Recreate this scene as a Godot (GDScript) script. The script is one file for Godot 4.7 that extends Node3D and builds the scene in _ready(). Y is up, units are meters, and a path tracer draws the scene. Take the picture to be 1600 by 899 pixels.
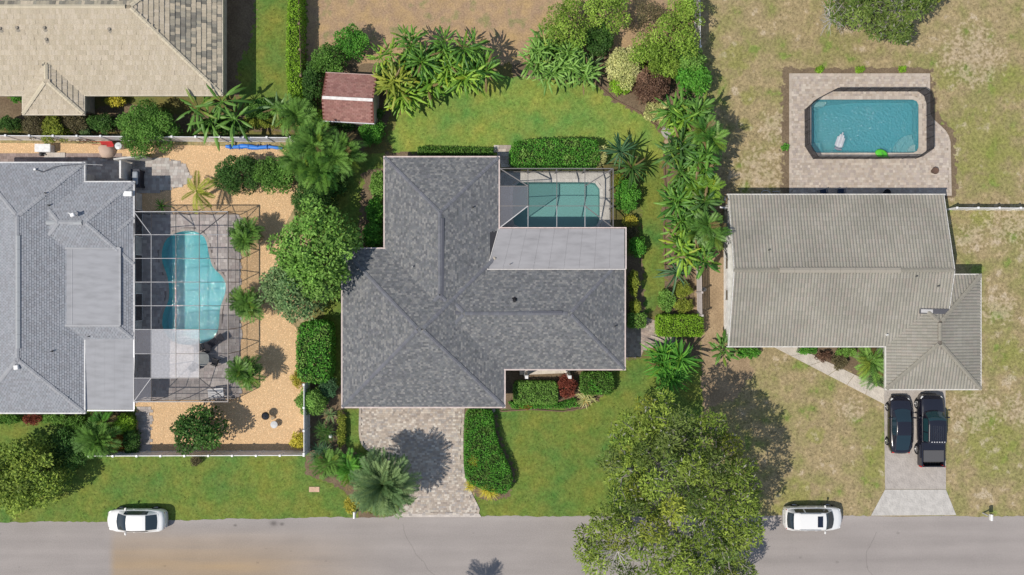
extends Node3D
# A street of single-storey houses seen from straight above. Plan units: 1 unit = 5.2 cm on the ground, x to the east, y to the south.

const CAM_H := 62.0
const UNIT := 0.052
const UP := Vector3.UP

var taken := {}
var rng := RandomNumberGenerator.new()
var M := {}
var ground_color: Image
var GX := -60
var GY := -60

# ---------------------------------------------------------------- helpers
func at(x: float, y: float, h := 0.0) -> Vector3:
	var k := UNIT * (1.0 - h / CAM_H)      # plan units are read at ground level; what stands h metres up lies nearer to the survey centre
	return Vector3((x - 800.0) * k, h, (y - 449.5) * k)

func flat(x: float, y: float, h := 0.0) -> Vector2:
	var p := at(x, y, h)
	return Vector2(p.x, p.z)

func ring(points: Array, h := 0.0) -> PackedVector2Array:
	var out := PackedVector2Array()
	for i in range(0, points.size(), 2):
		out.append(flat(points[i], points[i + 1], h))
	return out

func rf(a: float, b: float) -> float:
	return rng.randf_range(a, b)

func lin(r: float, g: float, b: float) -> Color:
	return Color(r, g, b)

func hue(r: int, g: int, b: int) -> Color:      # a colour given as screen values, turned into a linear one
	return Color(r / 255.0, g / 255.0, b / 255.0).srgb_to_linear()

func vary(c: Color, amount: float) -> Color:
	var k := 1.0 + rng.randf_range(-amount, amount)
	return Color(c.r * k, c.g * k, c.b * k)

class Shape:
	var v := PackedVector3Array()
	var n := PackedVector3Array()
	var c := PackedColorArray()
	var uv := PackedVector2Array()
	var ix := PackedInt32Array()

	func tri(a: Vector3, b: Vector3, d: Vector3, col: Color) -> void:
		var nn := (b - a).cross(d - a).normalized()
		var k := v.size()
		v.append(a); v.append(b); v.append(d)
		n.append(nn); n.append(nn); n.append(nn)
		c.append(col); c.append(col); c.append(col)
		ix.append(k); ix.append(k + 2); ix.append(k + 1)

	func quad(a: Vector3, b: Vector3, d: Vector3, e: Vector3, col: Color) -> void:
		var nn := (d - a).cross(e - b).normalized()
		var k := v.size()
		v.append(a); v.append(b); v.append(d); v.append(e)
		for i in 4:
			n.append(nn)
			c.append(col)
		ix.append(k); ix.append(k + 2); ix.append(k + 1)
		ix.append(k); ix.append(k + 3); ix.append(k + 2)

	func smooth_quad(p: Array, q: Array, col: Color) -> void:
		var k := v.size()
		for i in 4:
			v.append(p[i]); n.append(q[i]); c.append(col)
		ix.append(k); ix.append(k + 2); ix.append(k + 1)
		ix.append(k); ix.append(k + 3); ix.append(k + 2)

	func box(o: Vector3, size: Vector3, col: Color, b := Basis(), chamfer := 0.0) -> void:
		var h := size * 0.5
		if chamfer <= 0.0:
			for s in [-1.0, 1.0]:
				for ax in 3:
					var p := Vector3.ZERO; var q := Vector3.ZERO; var r := Vector3.ZERO
					p[ax] = h[ax] * s; q[(ax + 1) % 3] = h[(ax + 1) % 3]; r[(ax + 2) % 3] = h[(ax + 2) % 3]
					if s < 0: r = -r
					quad(o + b * (p - q - r), o + b * (p + q - r), o + b * (p + q + r), o + b * (p - q + r), col)
			return
		var i := Vector3(h.x - chamfer, h.y - chamfer, h.z - chamfer)
		for s in [-1.0, 1.0]:
			for ax in 3:
				var p := Vector3.ZERO; var q := Vector3.ZERO; var r := Vector3.ZERO
				var a1 := (ax + 1) % 3
				var a2 := (ax + 2) % 3
				p[ax] = h[ax] * s; q[a1] = i[a1]; r[a2] = i[a2] * s
				quad(o + b * (p - q - r), o + b * (p + q - r), o + b * (p + q + r), o + b * (p - q + r), col)
		for ax in 3:
			var a1 := (ax + 1) % 3
			var a2 := (ax + 2) % 3
			for s1 in [-1.0, 1.0]:
				for s2 in [-1.0, 1.0]:
					var along := Vector3.ZERO; var p := Vector3.ZERO; var q := Vector3.ZERO
					along[ax] = i[ax]
					p[a1] = h[a1] * s1; p[a2] = i[a2] * s2
					q[a1] = i[a1] * s1; q[a2] = h[a2] * s2
					if s1 * s2 < 0: along = -along
					quad(o + b * (p - along), o + b * (p + along), o + b * (q + along), o + b * (q - along), col)
		for s1 in [-1.0, 1.0]:
			for s2 in [-1.0, 1.0]:
				for s3 in [-1.0, 1.0]:
					var p := Vector3(h.x * s1, i.y * s2, i.z * s3)
					var q := Vector3(i.x * s1, h.y * s2, i.z * s3)
					var r := Vector3(i.x * s1, i.y * s2, h.z * s3)
					if s1 * s2 * s3 > 0: tri(o + b * p, o + b * q, o + b * r, col)
					else: tri(o + b * p, o + b * r, o + b * q, col)

	func beam(a: Vector3, b: Vector3, w: float, hgt: float, col: Color) -> void:
		var d := (b - a)
		var len := d.length()
		if len < 0.001: return
		d /= len
		var side := d.cross(Vector3.UP)
		if side.length() < 0.01: side = Vector3.RIGHT
		side = side.normalized()
		var up := side.cross(d)
		box((a + b) * 0.5, Vector3(len, hgt, w), col, Basis(d, up, side))

	func tube(points: Array, radii: Array, sides: int, col: Color, caps := true) -> void:
		var k0 := v.size()
		var m := points.size()
		for i in m:
			var d: Vector3 = (points[mini(i + 1, m - 1)] - points[maxi(i - 1, 0)])
			d = d.normalized()
			var s := d.cross(Vector3(0.31, 0.2, 0.93)).normalized()
			var t := d.cross(s)
			for j in sides:
				var a := TAU * j / sides
				var nn := s * cos(a) + t * sin(a)
				v.append(points[i] + nn * radii[i]); n.append(nn); c.append(col)
		for i in m - 1:
			for j in sides:
				var a := k0 + i * sides + j
				var b := k0 + i * sides + (j + 1) % sides
				ix.append(a); ix.append(b + sides); ix.append(b)
				ix.append(a); ix.append(a + sides); ix.append(b + sides)
		if caps:
			for e in [0, m - 1]:
				var k := v.size()
				var nn: Vector3 = (points[e] - points[1 if e == 0 else m - 2]).normalized()
				for j in sides:
					v.append(v[k0 + e * sides + j]); n.append(nn); c.append(col)
				for j in range(1, sides - 1):
					ix.append(k)
					if e == 0: ix.append(k + j); ix.append(k + j + 1)
					else: ix.append(k + j + 1); ix.append(k + j)

	func lathe(o: Vector3, profile: Array, sides: int, col: Color) -> void:   # profile: Vector2(radius, height) from below upwards
		var k0 := v.size()
		var m := profile.size()
		for i in m:
			var d: Vector2 = profile[mini(i + 1, m - 1)] - profile[maxi(i - 1, 0)]
			var nr := Vector2(d.y, -d.x).normalized()
			for j in sides + 1:
				var a := TAU * j / sides
				v.append(o + Vector3(cos(a) * profile[i].x, profile[i].y, sin(a) * profile[i].x))
				n.append(Vector3(cos(a) * nr.x, nr.y, sin(a) * nr.x)); c.append(col)
		for i in m - 1:
			for j in sides:
				var a := k0 + i * (sides + 1) + j
				var b := a + sides + 1
				ix.append(a); ix.append(a + 1); ix.append(b + 1)
				ix.append(a); ix.append(b + 1); ix.append(b)

	func extrude_arch(o: Vector3, w: float, h: float, long: float, col: Color) -> void:    # a round-topped box along z
		var prof := [Vector2(-w * 0.5, 0.0), Vector2(w * 0.5, 0.0)]
		for i in 9:
			var a := PI * i / 8.0
			prof.append(Vector2(cos(a) * w * 0.5, h - w * 0.5 + sin(a) * w * 0.5))
		var m := prof.size()
		for i in m:
			var a: Vector2 = prof[i]; var b: Vector2 = prof[(i + 1) % m]
			quad(o + Vector3(a.x, a.y, -long * 0.5), o + Vector3(b.x, b.y, -long * 0.5), o + Vector3(b.x, b.y, long * 0.5), o + Vector3(a.x, a.y, long * 0.5), col)
		for i in range(1, m - 1):
			tri(o + Vector3(prof[0].x, prof[0].y, long * 0.5), o + Vector3(prof[i].x, prof[i].y, long * 0.5), o + Vector3(prof[i + 1].x, prof[i + 1].y, long * 0.5), col)
			tri(o + Vector3(prof[0].x, prof[0].y, -long * 0.5), o + Vector3(prof[i + 1].x, prof[i + 1].y, -long * 0.5), o + Vector3(prof[i].x, prof[i].y, -long * 0.5), col)

	func leaf(p: Vector3, dir: Vector3, nrm: Vector3, long: float, wide: float, col: Color) -> void:
		var side := dir.cross(nrm) * (wide * 0.5)
		var m := p + dir * (long * 0.45)
		var k := v.size()
		v.append(p); v.append(m + side); v.append(p + dir * long - nrm * (long * 0.12)); v.append(m - side)
		n.append(nrm); n.append(nrm); n.append(nrm); n.append(nrm)
		c.append(col); c.append(col); c.append(col); c.append(col)
		ix.append(k); ix.append(k + 2); ix.append(k + 1)
		ix.append(k); ix.append(k + 3); ix.append(k + 2)

	func mesh() -> ArrayMesh:
		var arrays := []
		arrays.resize(Mesh.ARRAY_MAX)
		arrays[Mesh.ARRAY_VERTEX] = v
		arrays[Mesh.ARRAY_NORMAL] = n
		arrays[Mesh.ARRAY_COLOR] = c
		if uv.size() == v.size(): arrays[Mesh.ARRAY_TEX_UV] = uv
		arrays[Mesh.ARRAY_INDEX] = ix
		var out := ArrayMesh.new()
		if v.size() > 0: out.add_surface_from_arrays(Mesh.PRIMITIVE_TRIANGLES, arrays)
		return out

func numbered(called: String) -> String:
	var k: int = taken.get(called, 0)
	taken[called] = k + 1
	return called if k == 0 else "%s_%03d" % [called, k]

func thing(called: String, label: String, category: String, where := Vector3.ZERO, turn := 0.0, group := "") -> Node3D:
	var o := Node3D.new()
	o.name = numbered(called)
	add_child(o)
	o.position = where
	o.rotation.y = turn
	o.set_meta("label", label)
	o.set_meta("category", category)
	if group: o.set_meta("group", group)
	return o

func obj(called: String, s: Shape, m: Material, parent: Node = null, kind := "") -> MeshInstance3D:
	return put(called, s.mesh(), m, parent, kind)

func put(called: String, mesh: Mesh, m: Material, parent: Node = null, kind := "") -> MeshInstance3D:
	var o := MeshInstance3D.new()
	o.mesh = mesh
	o.material_override = m
	if parent == null:
		o.name = numbered(called)
		add_child(o)
	else:
		o.name = called
		parent.add_child(o, true)
	if kind: o.set_meta("kind", kind)
	return o

func tag(o: Node, label: String, category := "", group := "") -> Node:
	if label: o.set_meta("label", label)
	if category: o.set_meta("category", category)
	if group: o.set_meta("group", group)
	return o

# ---------------------------------------------------------------- textures and materials
func grain(noise_seed: int, freq: float, low: float, high: float, octaves := 3, side := 256, power := 1.0) -> ImageTexture:
	var f := FastNoiseLite.new()
	f.seed = noise_seed
	f.noise_type = FastNoiseLite.TYPE_SIMPLEX_SMOOTH
	f.frequency = freq
	f.fractal_octaves = octaves
	var im := f.get_seamless_image(side, side)
	im.convert(Image.FORMAT_L8)
	var d := im.get_data()
	var lut := PackedByteArray()
	lut.resize(256)
	for i in 256:
		var k := lerpf(low, high, pow(i / 255.0, power))
		lut[i] = clampi(int(255.0 * Color(k, k, k).linear_to_srgb().r), 0, 255)
	for i in d.size(): d[i] = lut[d[i]]
	im = Image.create_from_data(side, side, false, Image.FORMAT_L8, d)
	im.convert(Image.FORMAT_RGB8)
	return ImageTexture.create_from_image(im)

func bumps(noise_seed: int, freq: float, octaves := 3, strength := 2.0, side := 256) -> ImageTexture:
	var f := FastNoiseLite.new()
	f.seed = noise_seed
	f.frequency = freq
	f.fractal_octaves = octaves
	var im := f.get_seamless_image(side, side)
	im.convert(Image.FORMAT_RGBA8)
	im.bump_map_to_normal_map(strength)
	return ImageTexture.create_from_image(im)

func mat(called: String, rough: float, tex: Texture2D = null, tile := 1.0, normal: Texture2D = null, strength := 1.0) -> StandardMaterial3D:
	var m := StandardMaterial3D.new()
	m.resource_name = called
	m.vertex_color_use_as_albedo = true
	m.roughness = rough
	m.metallic_specular = 0.4
	if tex or normal:
		m.uv1_triplanar = true
		m.uv1_world_triplanar = true
		m.uv1_scale = Vector3.ONE * tile
	if tex: m.albedo_texture = tex
	if normal:
		m.normal_enabled = true
		m.normal_texture = normal
		m.normal_scale = strength
	M[called] = m
	return m

func make_materials() -> void:
	var fine := grain(1, 0.09, 0.55, 1.0, 3)
	var soft := grain(2, 0.02, 0.7, 1.0, 4)
	var stain := grain(3, 0.012, 0.62, 1.0, 4, 512, 0.5)
	var rough_n := bumps(4, 0.12, 3, 3.0)
	mat("plain", 0.7, soft, 0.35)
	mat("paint", 0.5, soft, 0.4)
	mat("wall", 0.85, soft, 0.3, rough_n, 0.4)
	mat("shingle", 0.92, grain(14, 0.09, 0.74, 1.0, 3), 1.6, rough_n, 0.6)
	mat("tile", 0.85, grain(11, 0.05, 0.6, 1.0, 4), 0.9, rough_n, 0.5)
	mat("membrane", 0.6, stain, 0.16)
	M.membrane.uv1_scale = Vector3(0.07, 0.2, 0.26)
	mat("paver", 0.88, fine, 1.3, rough_n, 0.5)
	mat("concrete", 0.9, grain(12, 0.016, 0.74, 1.0, 6, 512), 0.17, rough_n, 0.4)
	mat("stone", 0.9, fine, 1.1, rough_n, 0.9)
	mat("wood", 0.85, fine, 0.9, rough_n, 0.5)
	mat("bark", 0.95, fine, 1.5, rough_n, 1.0)
	mat("metal", 0.4).metallic = 0.6
	mat("dark_plastic", 0.45)
	mat("cloth", 0.9, fine, 1.2)
	mat("rubber", 0.85)
	mat("alloy", 0.3).metallic = 0.8
	mat("vinyl", 0.35, soft, 0.5)
	var lf := mat("leaf", 0.6)
	lf.cull_mode = BaseMaterial3D.CULL_DISABLED
	lf.metallic_specular = 0.36
	lf.backlight_enabled = true
	lf.backlight = Color(0.76, 0.76, 0.76)
	var gloss := mat("glossy_leaf", 0.46)
	gloss.cull_mode = BaseMaterial3D.CULL_DISABLED
	gloss.metallic_specular = 0.42
	gloss.backlight_enabled = true
	gloss.backlight = Color(0.68, 0.68, 0.68)
	var paint := mat("car_paint", 0.32)
	paint.clearcoat_enabled = true
	paint.clearcoat = 1.0
	paint.clearcoat_roughness = 0.04
	var glass := mat("car_glass", 0.05)
	glass.metallic_specular = 0.6
	var lamp := mat("lamp_glass", 0.12)
	lamp.metallic_specular = 0.6
	mat("window_glass", 0.06).metallic_specular = 0.6
	for k in ["screen_dark", "screen_mid", "screen_pale", "screen_wall", "fence_mesh"]:
		var s := mat(k, 0.9)
		s.transparency = BaseMaterial3D.TRANSPARENCY_ALPHA
		s.cull_mode = BaseMaterial3D.CULL_DISABLED
	M.screen_dark.albedo_color = Color(0.22, 0.22, 0.235, 0.09)
	M.screen_mid.albedo_color = Color(0.5, 0.5, 0.53, 0.4)
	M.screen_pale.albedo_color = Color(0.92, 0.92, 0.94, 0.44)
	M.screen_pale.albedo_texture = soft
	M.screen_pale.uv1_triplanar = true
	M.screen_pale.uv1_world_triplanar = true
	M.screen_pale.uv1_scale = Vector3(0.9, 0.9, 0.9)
	M.screen_wall.albedo_color = Color(0.24, 0.24, 0.255, 0.27)
	M.fence_mesh.albedo_color = Color(0.16, 0.15, 0.17, 0.74)

func pool_water(called: String, tint: Color, alpha: float, noise_seed: int, strength: float) -> StandardMaterial3D:
	var m := mat(called, 0.06, null, 0.5, bumps(noise_seed, 0.035, 3, 3.0), strength)
	m.vertex_color_use_as_albedo = false
	m.transparency = BaseMaterial3D.TRANSPARENCY_ALPHA
	m.albedo_color = Color(tint.r, tint.g, tint.b, alpha)
	m.metallic_specular = 0.5
	return m

# ---------------------------------------------------------------- flat sheets, with openings
func cut(outer: PackedVector2Array, holes: Array) -> Array:
	var xs := []
	for h in holes:
		var b := Rect2(h[0], Vector2.ZERO)
		for p in h: b = b.expand(p)
		xs.append(b.get_center().x)
	xs.sort()
	var edges := [-1000.0] + xs + [1000.0]
	var out := []
	for i in edges.size() - 1:
		var strip := PackedVector2Array([Vector2(edges[i], -1000), Vector2(edges[i + 1], -1000), Vector2(edges[i + 1], 1000), Vector2(edges[i], 1000)])
		var now: Array = Geometry2D.intersect_polygons(outer, strip)
		for h in holes:
			var next := []
			for p in now: next.append_array(Geometry2D.clip_polygons(p, h))
			now = next
		out.append_array(now)
	return out

func sheet(outer: PackedVector2Array, y: float, col: Color, holes := []) -> Shape:
	var s := Shape.new()
	for p in (cut(outer, holes) if holes.size() else [outer]):
		var t := Geometry2D.triangulate_polygon(p)
		var k := s.v.size()
		for q in p:
			s.v.append(Vector3(q.x, y, q.y)); s.n.append(UP); s.c.append(col)
			s.uv.append(Vector2((q.x / UNIT + 800.0 - GX) / (1600.0 - 2 * GX), (q.y / UNIT + 449.5 - GY) / (900.0 - 2 * GY)))
		for i in range(0, t.size(), 3):
			var a := t[i]; var b := t[i + 1]; var d := t[i + 2]
			var turn: float = (p[b] - p[a]).cross(p[d] - p[a])
			s.ix.append(k + a)
			if turn > 0: s.ix.append(k + b); s.ix.append(k + d)
			else: s.ix.append(k + d); s.ix.append(k + b)
	return s

func curved(points: PackedVector2Array, steps := 5) -> PackedVector2Array:
	var out := PackedVector2Array()
	var m := points.size()
	for i in m:
		for j in steps:
			out.append(points[i].cubic_interpolate(points[(i + 1) % m], points[(i - 1 + m) % m], points[(i + 2) % m], float(j) / steps))
	return out

func rounded(x0: float, y0: float, x1: float, y1: float, r: float, steps := 5) -> PackedVector2Array:
	var out := PackedVector2Array()
	var a := flat(x0, y0); var b := flat(x1, y1)
	var q := r * UNIT
	for k in 4:
		var o := Vector2(b.x - q if k in [0, 3] else a.x + q, b.y - q if k in [0, 1] else a.y + q)
		for j in steps + 1:
			var t := PI * 0.5 * (k + float(j) / steps)
			out.append(o + Vector2(cos(t), sin(t)) * q)
	return out

func inside(p: Vector2, poly: PackedVector2Array) -> bool:
	return Geometry2D.is_point_in_polygon(p, poly)

func extrude(s: Shape, poly: PackedVector2Array, y0: float, y1: float, col: Color, top := true) -> void:
	var m := poly.size()
	var area := 0.0
	for i in m: area += poly[i].cross(poly[(i + 1) % m])
	for i in m:
		var a := poly[i]; var b := poly[(i + 1) % m]
		if area > 0: s.quad(Vector3(a.x, y1, a.y), Vector3(b.x, y1, b.y), Vector3(b.x, y0, b.y), Vector3(a.x, y0, a.y), col)
		else: s.quad(Vector3(a.x, y0, a.y), Vector3(b.x, y0, b.y), Vector3(b.x, y1, b.y), Vector3(a.x, y1, a.y), col)
	if top:
		var k := s.v.size()
		var t := Geometry2D.triangulate_polygon(poly)
		for q in poly:
			s.v.append(Vector3(q.x, y1, q.y)); s.n.append(UP); s.c.append(col)
		for i in range(0, t.size(), 3):
			var turn: float = (poly[t[i + 1]] - poly[t[i]]).cross(poly[t[i + 2]] - poly[t[i]])
			s.ix.append(k + t[i])
			if turn > 0: s.ix.append(k + t[i + 1]); s.ix.append(k + t[i + 2])
			else: s.ix.append(k + t[i + 2]); s.ix.append(k + t[i + 1])

func pave(poly: PackedVector2Array, y: float, sizes: Array, row: float, cols: Array, holes := [], turn := 0.0) -> Shape:
	# single paving stones in running rows, each with its own tone, height and worn edge
	var s := Shape.new()
	var b := Rect2(poly[0], Vector2.ZERO)
	for p in poly: b = b.expand(p)
	b = b.grow(0.5)
	var mid := b.get_center()
	var reach := b.size.length() * 0.5 if turn != 0.0 else 0.0
	var x0 := -reach if turn != 0.0 else -b.size.x * 0.5
	var z0 := -reach if turn != 0.0 else -b.size.y * 0.5
	var z := z0
	while z < -z0:
		var x: float = x0 - rf(0.0, 0.3)
		while x < -x0:
			var w: float = sizes[rng.randi() % sizes.size()]
			var o := Vector2(x + w * 0.5, z + row * 0.5).rotated(turn) + mid
			x += w
			if not inside(o, poly): continue
			var skip := false
			for h in holes:
				if inside(o, h): skip = true
			if skip: continue
			var c := vary(cols[rng.randi() % cols.size()], 0.14)
			var hh := y + rf(-0.002, 0.003)
			var ux := Vector2.RIGHT.rotated(turn) * (w * 0.5)
			var uz := Vector2.DOWN.rotated(turn) * (row * 0.5)
			var f := 0.965
			var p := []
			for e in [[-1, -1], [1, -1], [1, 1], [-1, 1]]:
				var q: Vector2 = o + ux * e[0] * f + uz * e[1] * f
				p.append(Vector3(q.x, hh, q.y))
			var q := []
			for e in [[-1, -1], [1, -1], [1, 1], [-1, 1]]:
				var g: Vector2 = o + ux * e[0] * 0.995 + uz * e[1] * 0.995
				q.append(Vector3(g.x, hh - 0.012, g.y))
			s.quad(p[3], p[2], p[1], p[0], c)
			for i in 4: s.quad(p[i], p[(i + 1) % 4], q[(i + 1) % 4], q[i], c)
		z += row
	return s

# ---------------------------------------------------------------- the scene
func _ready() -> void:
	rng.seed = 20240611
	var cam := Camera3D.new()
	cam.name = "camera"
	cam.position = Vector3(0, CAM_H, 0)
	cam.rotation_degrees = Vector3(-90, 0, 0)
	cam.fov = rad_to_deg(2.0 * atan(449.5 * UNIT / CAM_H))
	cam.near = 0.5
	cam.far = 600.0
	add_child(cam)

	var sky := ProceduralSkyMaterial.new()
	sky.sky_top_color = Color(0.50, 0.57, 0.68)
	sky.sky_horizon_color = Color(0.80, 0.82, 0.85)
	sky.sky_curve = 0.18
	sky.sky_energy_multiplier = 1.0
	sky.ground_bottom_color = Color(0.25, 0.24, 0.2)
	sky.ground_horizon_color = Color(0.6, 0.62, 0.6)
	sky.sun_angle_max = 20.0
	var env := Environment.new()
	env.background_mode = Environment.BG_SKY
	env.sky = Sky.new()
	env.sky.sky_material = sky
	env.tonemap_mode = Environment.TONE_MAPPER_LINEAR
	env.tonemap_exposure = 1.12
	env.sdfgi_enabled = true
	env.ssao_enabled = true
	env.ssil_enabled = true
	var we := WorldEnvironment.new()
	we.name = "world"
	we.environment = env
	add_child(we)

	var sun := DirectionalLight3D.new()
	sun.name = "sun"
	sun.light_energy = 1.25
	sun.light_color = Color(1.0, 0.965, 0.91)
	sun.light_angular_distance = 0.5
	sun.shadow_enabled = true
	sun.basis = Basis.looking_at(Vector3(0.62, -1.0, -0.31).normalized(), UP)
	add_child(sun)

	make_materials()
	build_ground()
	build_paving()
	build_main_house()
	build_grey_house()
	build_cream_house()
	build_tile_house()
	build_shed()
	build_pools()
	build_cages()
	build_fences()
	build_vehicles()
	build_yard_things()
	build_plants()
	build_grass()

# ---------------------------------------------------------------- ground
var zone_of: PackedByteArray
var zw := 1720
var zh := 1020
enum Z { DRY, LAWN, DIRT, MULCH, LITTER, SIDE }

func zone_fill(z: int, pts: Array) -> void:
	var m := pts.size() / 2
	var y0 := 100000.0
	var y1 := -100000.0
	for i in m:
		y0 = minf(y0, pts[i * 2 + 1]); y1 = maxf(y1, pts[i * 2 + 1])
	for y in range(maxi(int(y0), GY), mini(int(y1) + 1, GY + zh)):
		var xs := []
		for i in m:
			var ax: float = pts[i * 2]; var ay: float = pts[i * 2 + 1]
			var bx: float = pts[(i + 1) % m * 2]; var by: float = pts[(i + 1) % m * 2 + 1]
			if (ay <= y) != (by <= y): xs.append(ax + (y - ay) / (by - ay) * (bx - ax))
		xs.sort()
		for k in range(0, xs.size() - 1, 2):
			for x in range(maxi(int(xs[k]), GX), mini(int(xs[k + 1]), GX + zw)):
				zone_of[(y - GY) * zw + x - GX] = z

func noise_map(noise_seed: int, freq: float, octaves: int) -> PackedByteArray:
	var f := FastNoiseLite.new()
	f.seed = noise_seed
	f.noise_type = FastNoiseLite.TYPE_SIMPLEX_SMOOTH
	f.frequency = freq
	f.fractal_octaves = octaves
	var im := f.get_image(zw, zh)
	im.convert(Image.FORMAT_L8)
	return im.get_data()

func build_ground() -> void:
	zone_of.resize(zw * zh)
	zone_of.fill(Z.DRY)
	zone_fill(Z.LAWN, [-60, 560, 560, 560, 560, 830, -60, 840])                         # verge and front lawn of the grey house
	zone_fill(Z.LAWN, [-60, 925, 1660, 925, 1660, 960, -60, 960])
	zone_fill(Z.SIDE, [-60, 130, 480, 130, 480, 212, -60, 212])                         # beds of the cream house
	zone_fill(Z.MULCH, [-60, 150, 35, 150, 60, 178, 200, 160, 260, 180, 440, 175, 460, 206, 70, 206, -60, 170])
	zone_fill(Z.MULCH, [330, -60, 398, -60, 398, 30, 392, 65, 372, 100, 374, 150, 330, 150])
	zone_fill(Z.LAWN, [398, -60, 478, -60, 478, 170, 400, 170, 374, 150, 372, 100, 392, 65, 398, 30])
	zone_fill(Z.DIRT, [478, -60, 1088, -60, 1088, 120, 900, 130, 600, 120, 478, 130])
	zone_fill(Z.SIDE, [484, 100, 1092, 100, 1092, 640, 484, 640])
	zone_fill(Z.MULCH, [484, 100, 640, 100, 620, 160, 600, 200, 560, 240, 500, 330, 484, 330])
	zone_fill(Z.MULCH, [800, 100, 1092, 60, 1092, 600, 1045, 560, 1042, 480, 1038, 300, 1042, 215, 1000, 180, 960, 160, 930, 130, 800, 128])
	zone_fill(Z.LAWN, [640, 150, 780, 118, 930, 130, 960, 158, 1002, 178, 1040, 212, 1030, 246, 620, 246, 606, 215])
	zone_fill(Z.LAWN, [1000, 240, 1036, 236, 1040, 470, 1010, 492, 1000, 470])
	zone_fill(Z.LAWN, [520, 240, 602, 240, 602, 390, 540, 390, 540, 640, 500, 640, 508, 400, 510, 330])
	zone_fill(Z.MULCH, [566, 270, 606, 262, 606, 392, 560, 392])
	zone_fill(Z.MULCH, [600, 236, 782, 240, 782, 250, 600, 250])
	zone_fill(Z.LAWN, [745, 640, 960, 560, 1100, 560, 1090, 830, 740, 830])
	zone_fill(Z.MULCH, [780, 570, 955, 570, 955, 600, 935, 625, 905, 640, 830, 638, 780, 642])
	zone_fill(Z.MULCH, [724, 640, 772, 640, 784, 690, 806, 740, 796, 775, 760, 786, 736, 765, 724, 740])
	zone_fill(Z.MULCH, [976, 400, 1004, 400, 1008, 500, 985, 560, 976, 560])
	zone_fill(Z.LAWN, [540, 640, 565, 640, 565, 690, 600, 720, 600, 830, 478, 830, 478, 690, 530, 690])
	zone_fill(Z.MULCH, [478, 600, 535, 600, 540, 700, 580, 720, 600, 780, 560, 790, 530, 760, 478, 740])
	zone_fill(Z.MULCH, [560, 740, 640, 740, 650, 812, 560, 812])
	zone_fill(Z.LITTER, [1086, 300, 1142, 300, 1142, 560, 1100, 560, 1086, 500])
	zone_fill(Z.MULCH, [1222, 106, 1458, 106, 1462, 170, 1494, 212, 1496, 310, 1222, 310])
	zone_fill(Z.MULCH, [1246, 540, 1390, 540, 1390, 610, 1375, 606])
	zone_fill(Z.LITTER, [1096, 560, 1160, 548, 1180, 580, 1150, 620, 1100, 640])
	var fine := noise_map(5, 0.33, 2)
	var mid := noise_map(6, 0.045, 3)
	var wide := noise_map(7, 0.011, 3)
	var warp := noise_map(8, 0.09, 2)
	var patch := noise_map(9, 0.024, 4)
	var tiny := noise_map(10, 0.8, 1)
	var mott := noise_map(12, 0.14, 2)
	var worn := [[1190.0, 275.0, 55.0], [1215.0, 200.0, 35.0], [1520.0, 85.0, 60.0], [1575.0, 350.0, 45.0], [1520.0, 370.0, 30.0], [1560.0, 480.0, 35.0], [1525.0, 640.0, 45.0], [1590.0, 640.0, 30.0], [1330.0, 640.0, 25.0]]
	var lush := [[1535.0, 225.0, 75.0], [1580.0, 130.0, 40.0], [1545.0, 690.0, 60.0], [1590.0, 560.0, 40.0], [1275.0, 680.0, 18.0], [1370.0, 720.0, 40.0], [1150.0, 90.0, 30.0], [1170.0, 150.0, 18.0], [1165.0, 195.0, 14.0], [1480.0, 120.0, 25.0], [1535.0, 340.0, 22.0], [1240.0, 780.0, 40.0]]
	var data := PackedByteArray()
	data.resize(zw * zh * 3)
	var srgb := PackedByteArray()
	srgb.resize(1024)
	for i in 1024: srgb[i] = clampi(int(Color(i / 1023.0, 0, 0).linear_to_srgb().r * 255.0 + 0.5), 0, 255)
	for y in zh:
		for x in zw:
			var i := y * zw + x
			var ox := clampi(x + (warp[i] - 128) / 16, 0, zw - 1)
			var oy := clampi(y + (mid[i] - 128) / 18, 0, zh - 1)
			var z := zone_of[oy * zw + ox]
			var f := fine[i] / 255.0
			var m := mid[i] / 255.0
			var w := wide[i] / 255.0
			var p := patch[i] / 255.0
			var r := 0.1; var g := 0.1; var b := 0.05
			if z == Z.LAWN:
				var far_lawn := (1.16 if y < 315 and x > 640 else 0.86) * (1.0 + 0.5 * (mott[i] / 255.0 - 0.5))
				r = 0.105 + 0.085 * w + 0.05 * (m - 0.5) + 0.07 * (p - 0.5); g = 0.186 + 0.035 * w + 0.02 * (m - 0.5); b = 0.038 + 0.012 * m
				r *= far_lawn; g *= far_lawn; b *= far_lawn
			elif z == Z.SIDE:
				r = 0.12 + 0.06 * m; g = 0.115 + 0.05 * w; b = 0.05
			elif z == Z.DIRT:
				r = 0.30 + 0.08 * m; g = 0.21 + 0.055 * m; b = 0.125 + 0.04 * p
				var gr := clampf((p - 0.6) * 4.0, 0.0, 0.7)
				r = lerpf(r, 0.19, gr); g = lerpf(g, 0.2, gr); b = lerpf(b, 0.08, gr)
			elif z == Z.MULCH:
				r = 0.13 + 0.06 * m; g = 0.095 + 0.05 * m; b = 0.065 + 0.03 * m
			elif z == Z.LITTER:
				r = 0.24 + 0.12 * p; g = 0.175 + 0.09 * p; b = 0.11 + 0.06 * p
			else:
				var px := x + GX
				r = 0.30 + 0.08 * (m - 0.3); g = 0.242 + 0.05 * (m - 0.3); b = 0.135 + 0.03 * (m - 0.3)
				var gr := clampf(0.3 + (p - 0.5) * 1.9 + (w - 0.5) * 1.6 + (f - 0.5) * 0.5 + (0.2 if px > 1490 and y > 160 else 0.0), 0.0, 0.8)
				r = lerpf(r, 0.235, gr); g = lerpf(g, 0.226, gr); b = lerpf(b, 0.088, gr)
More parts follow.
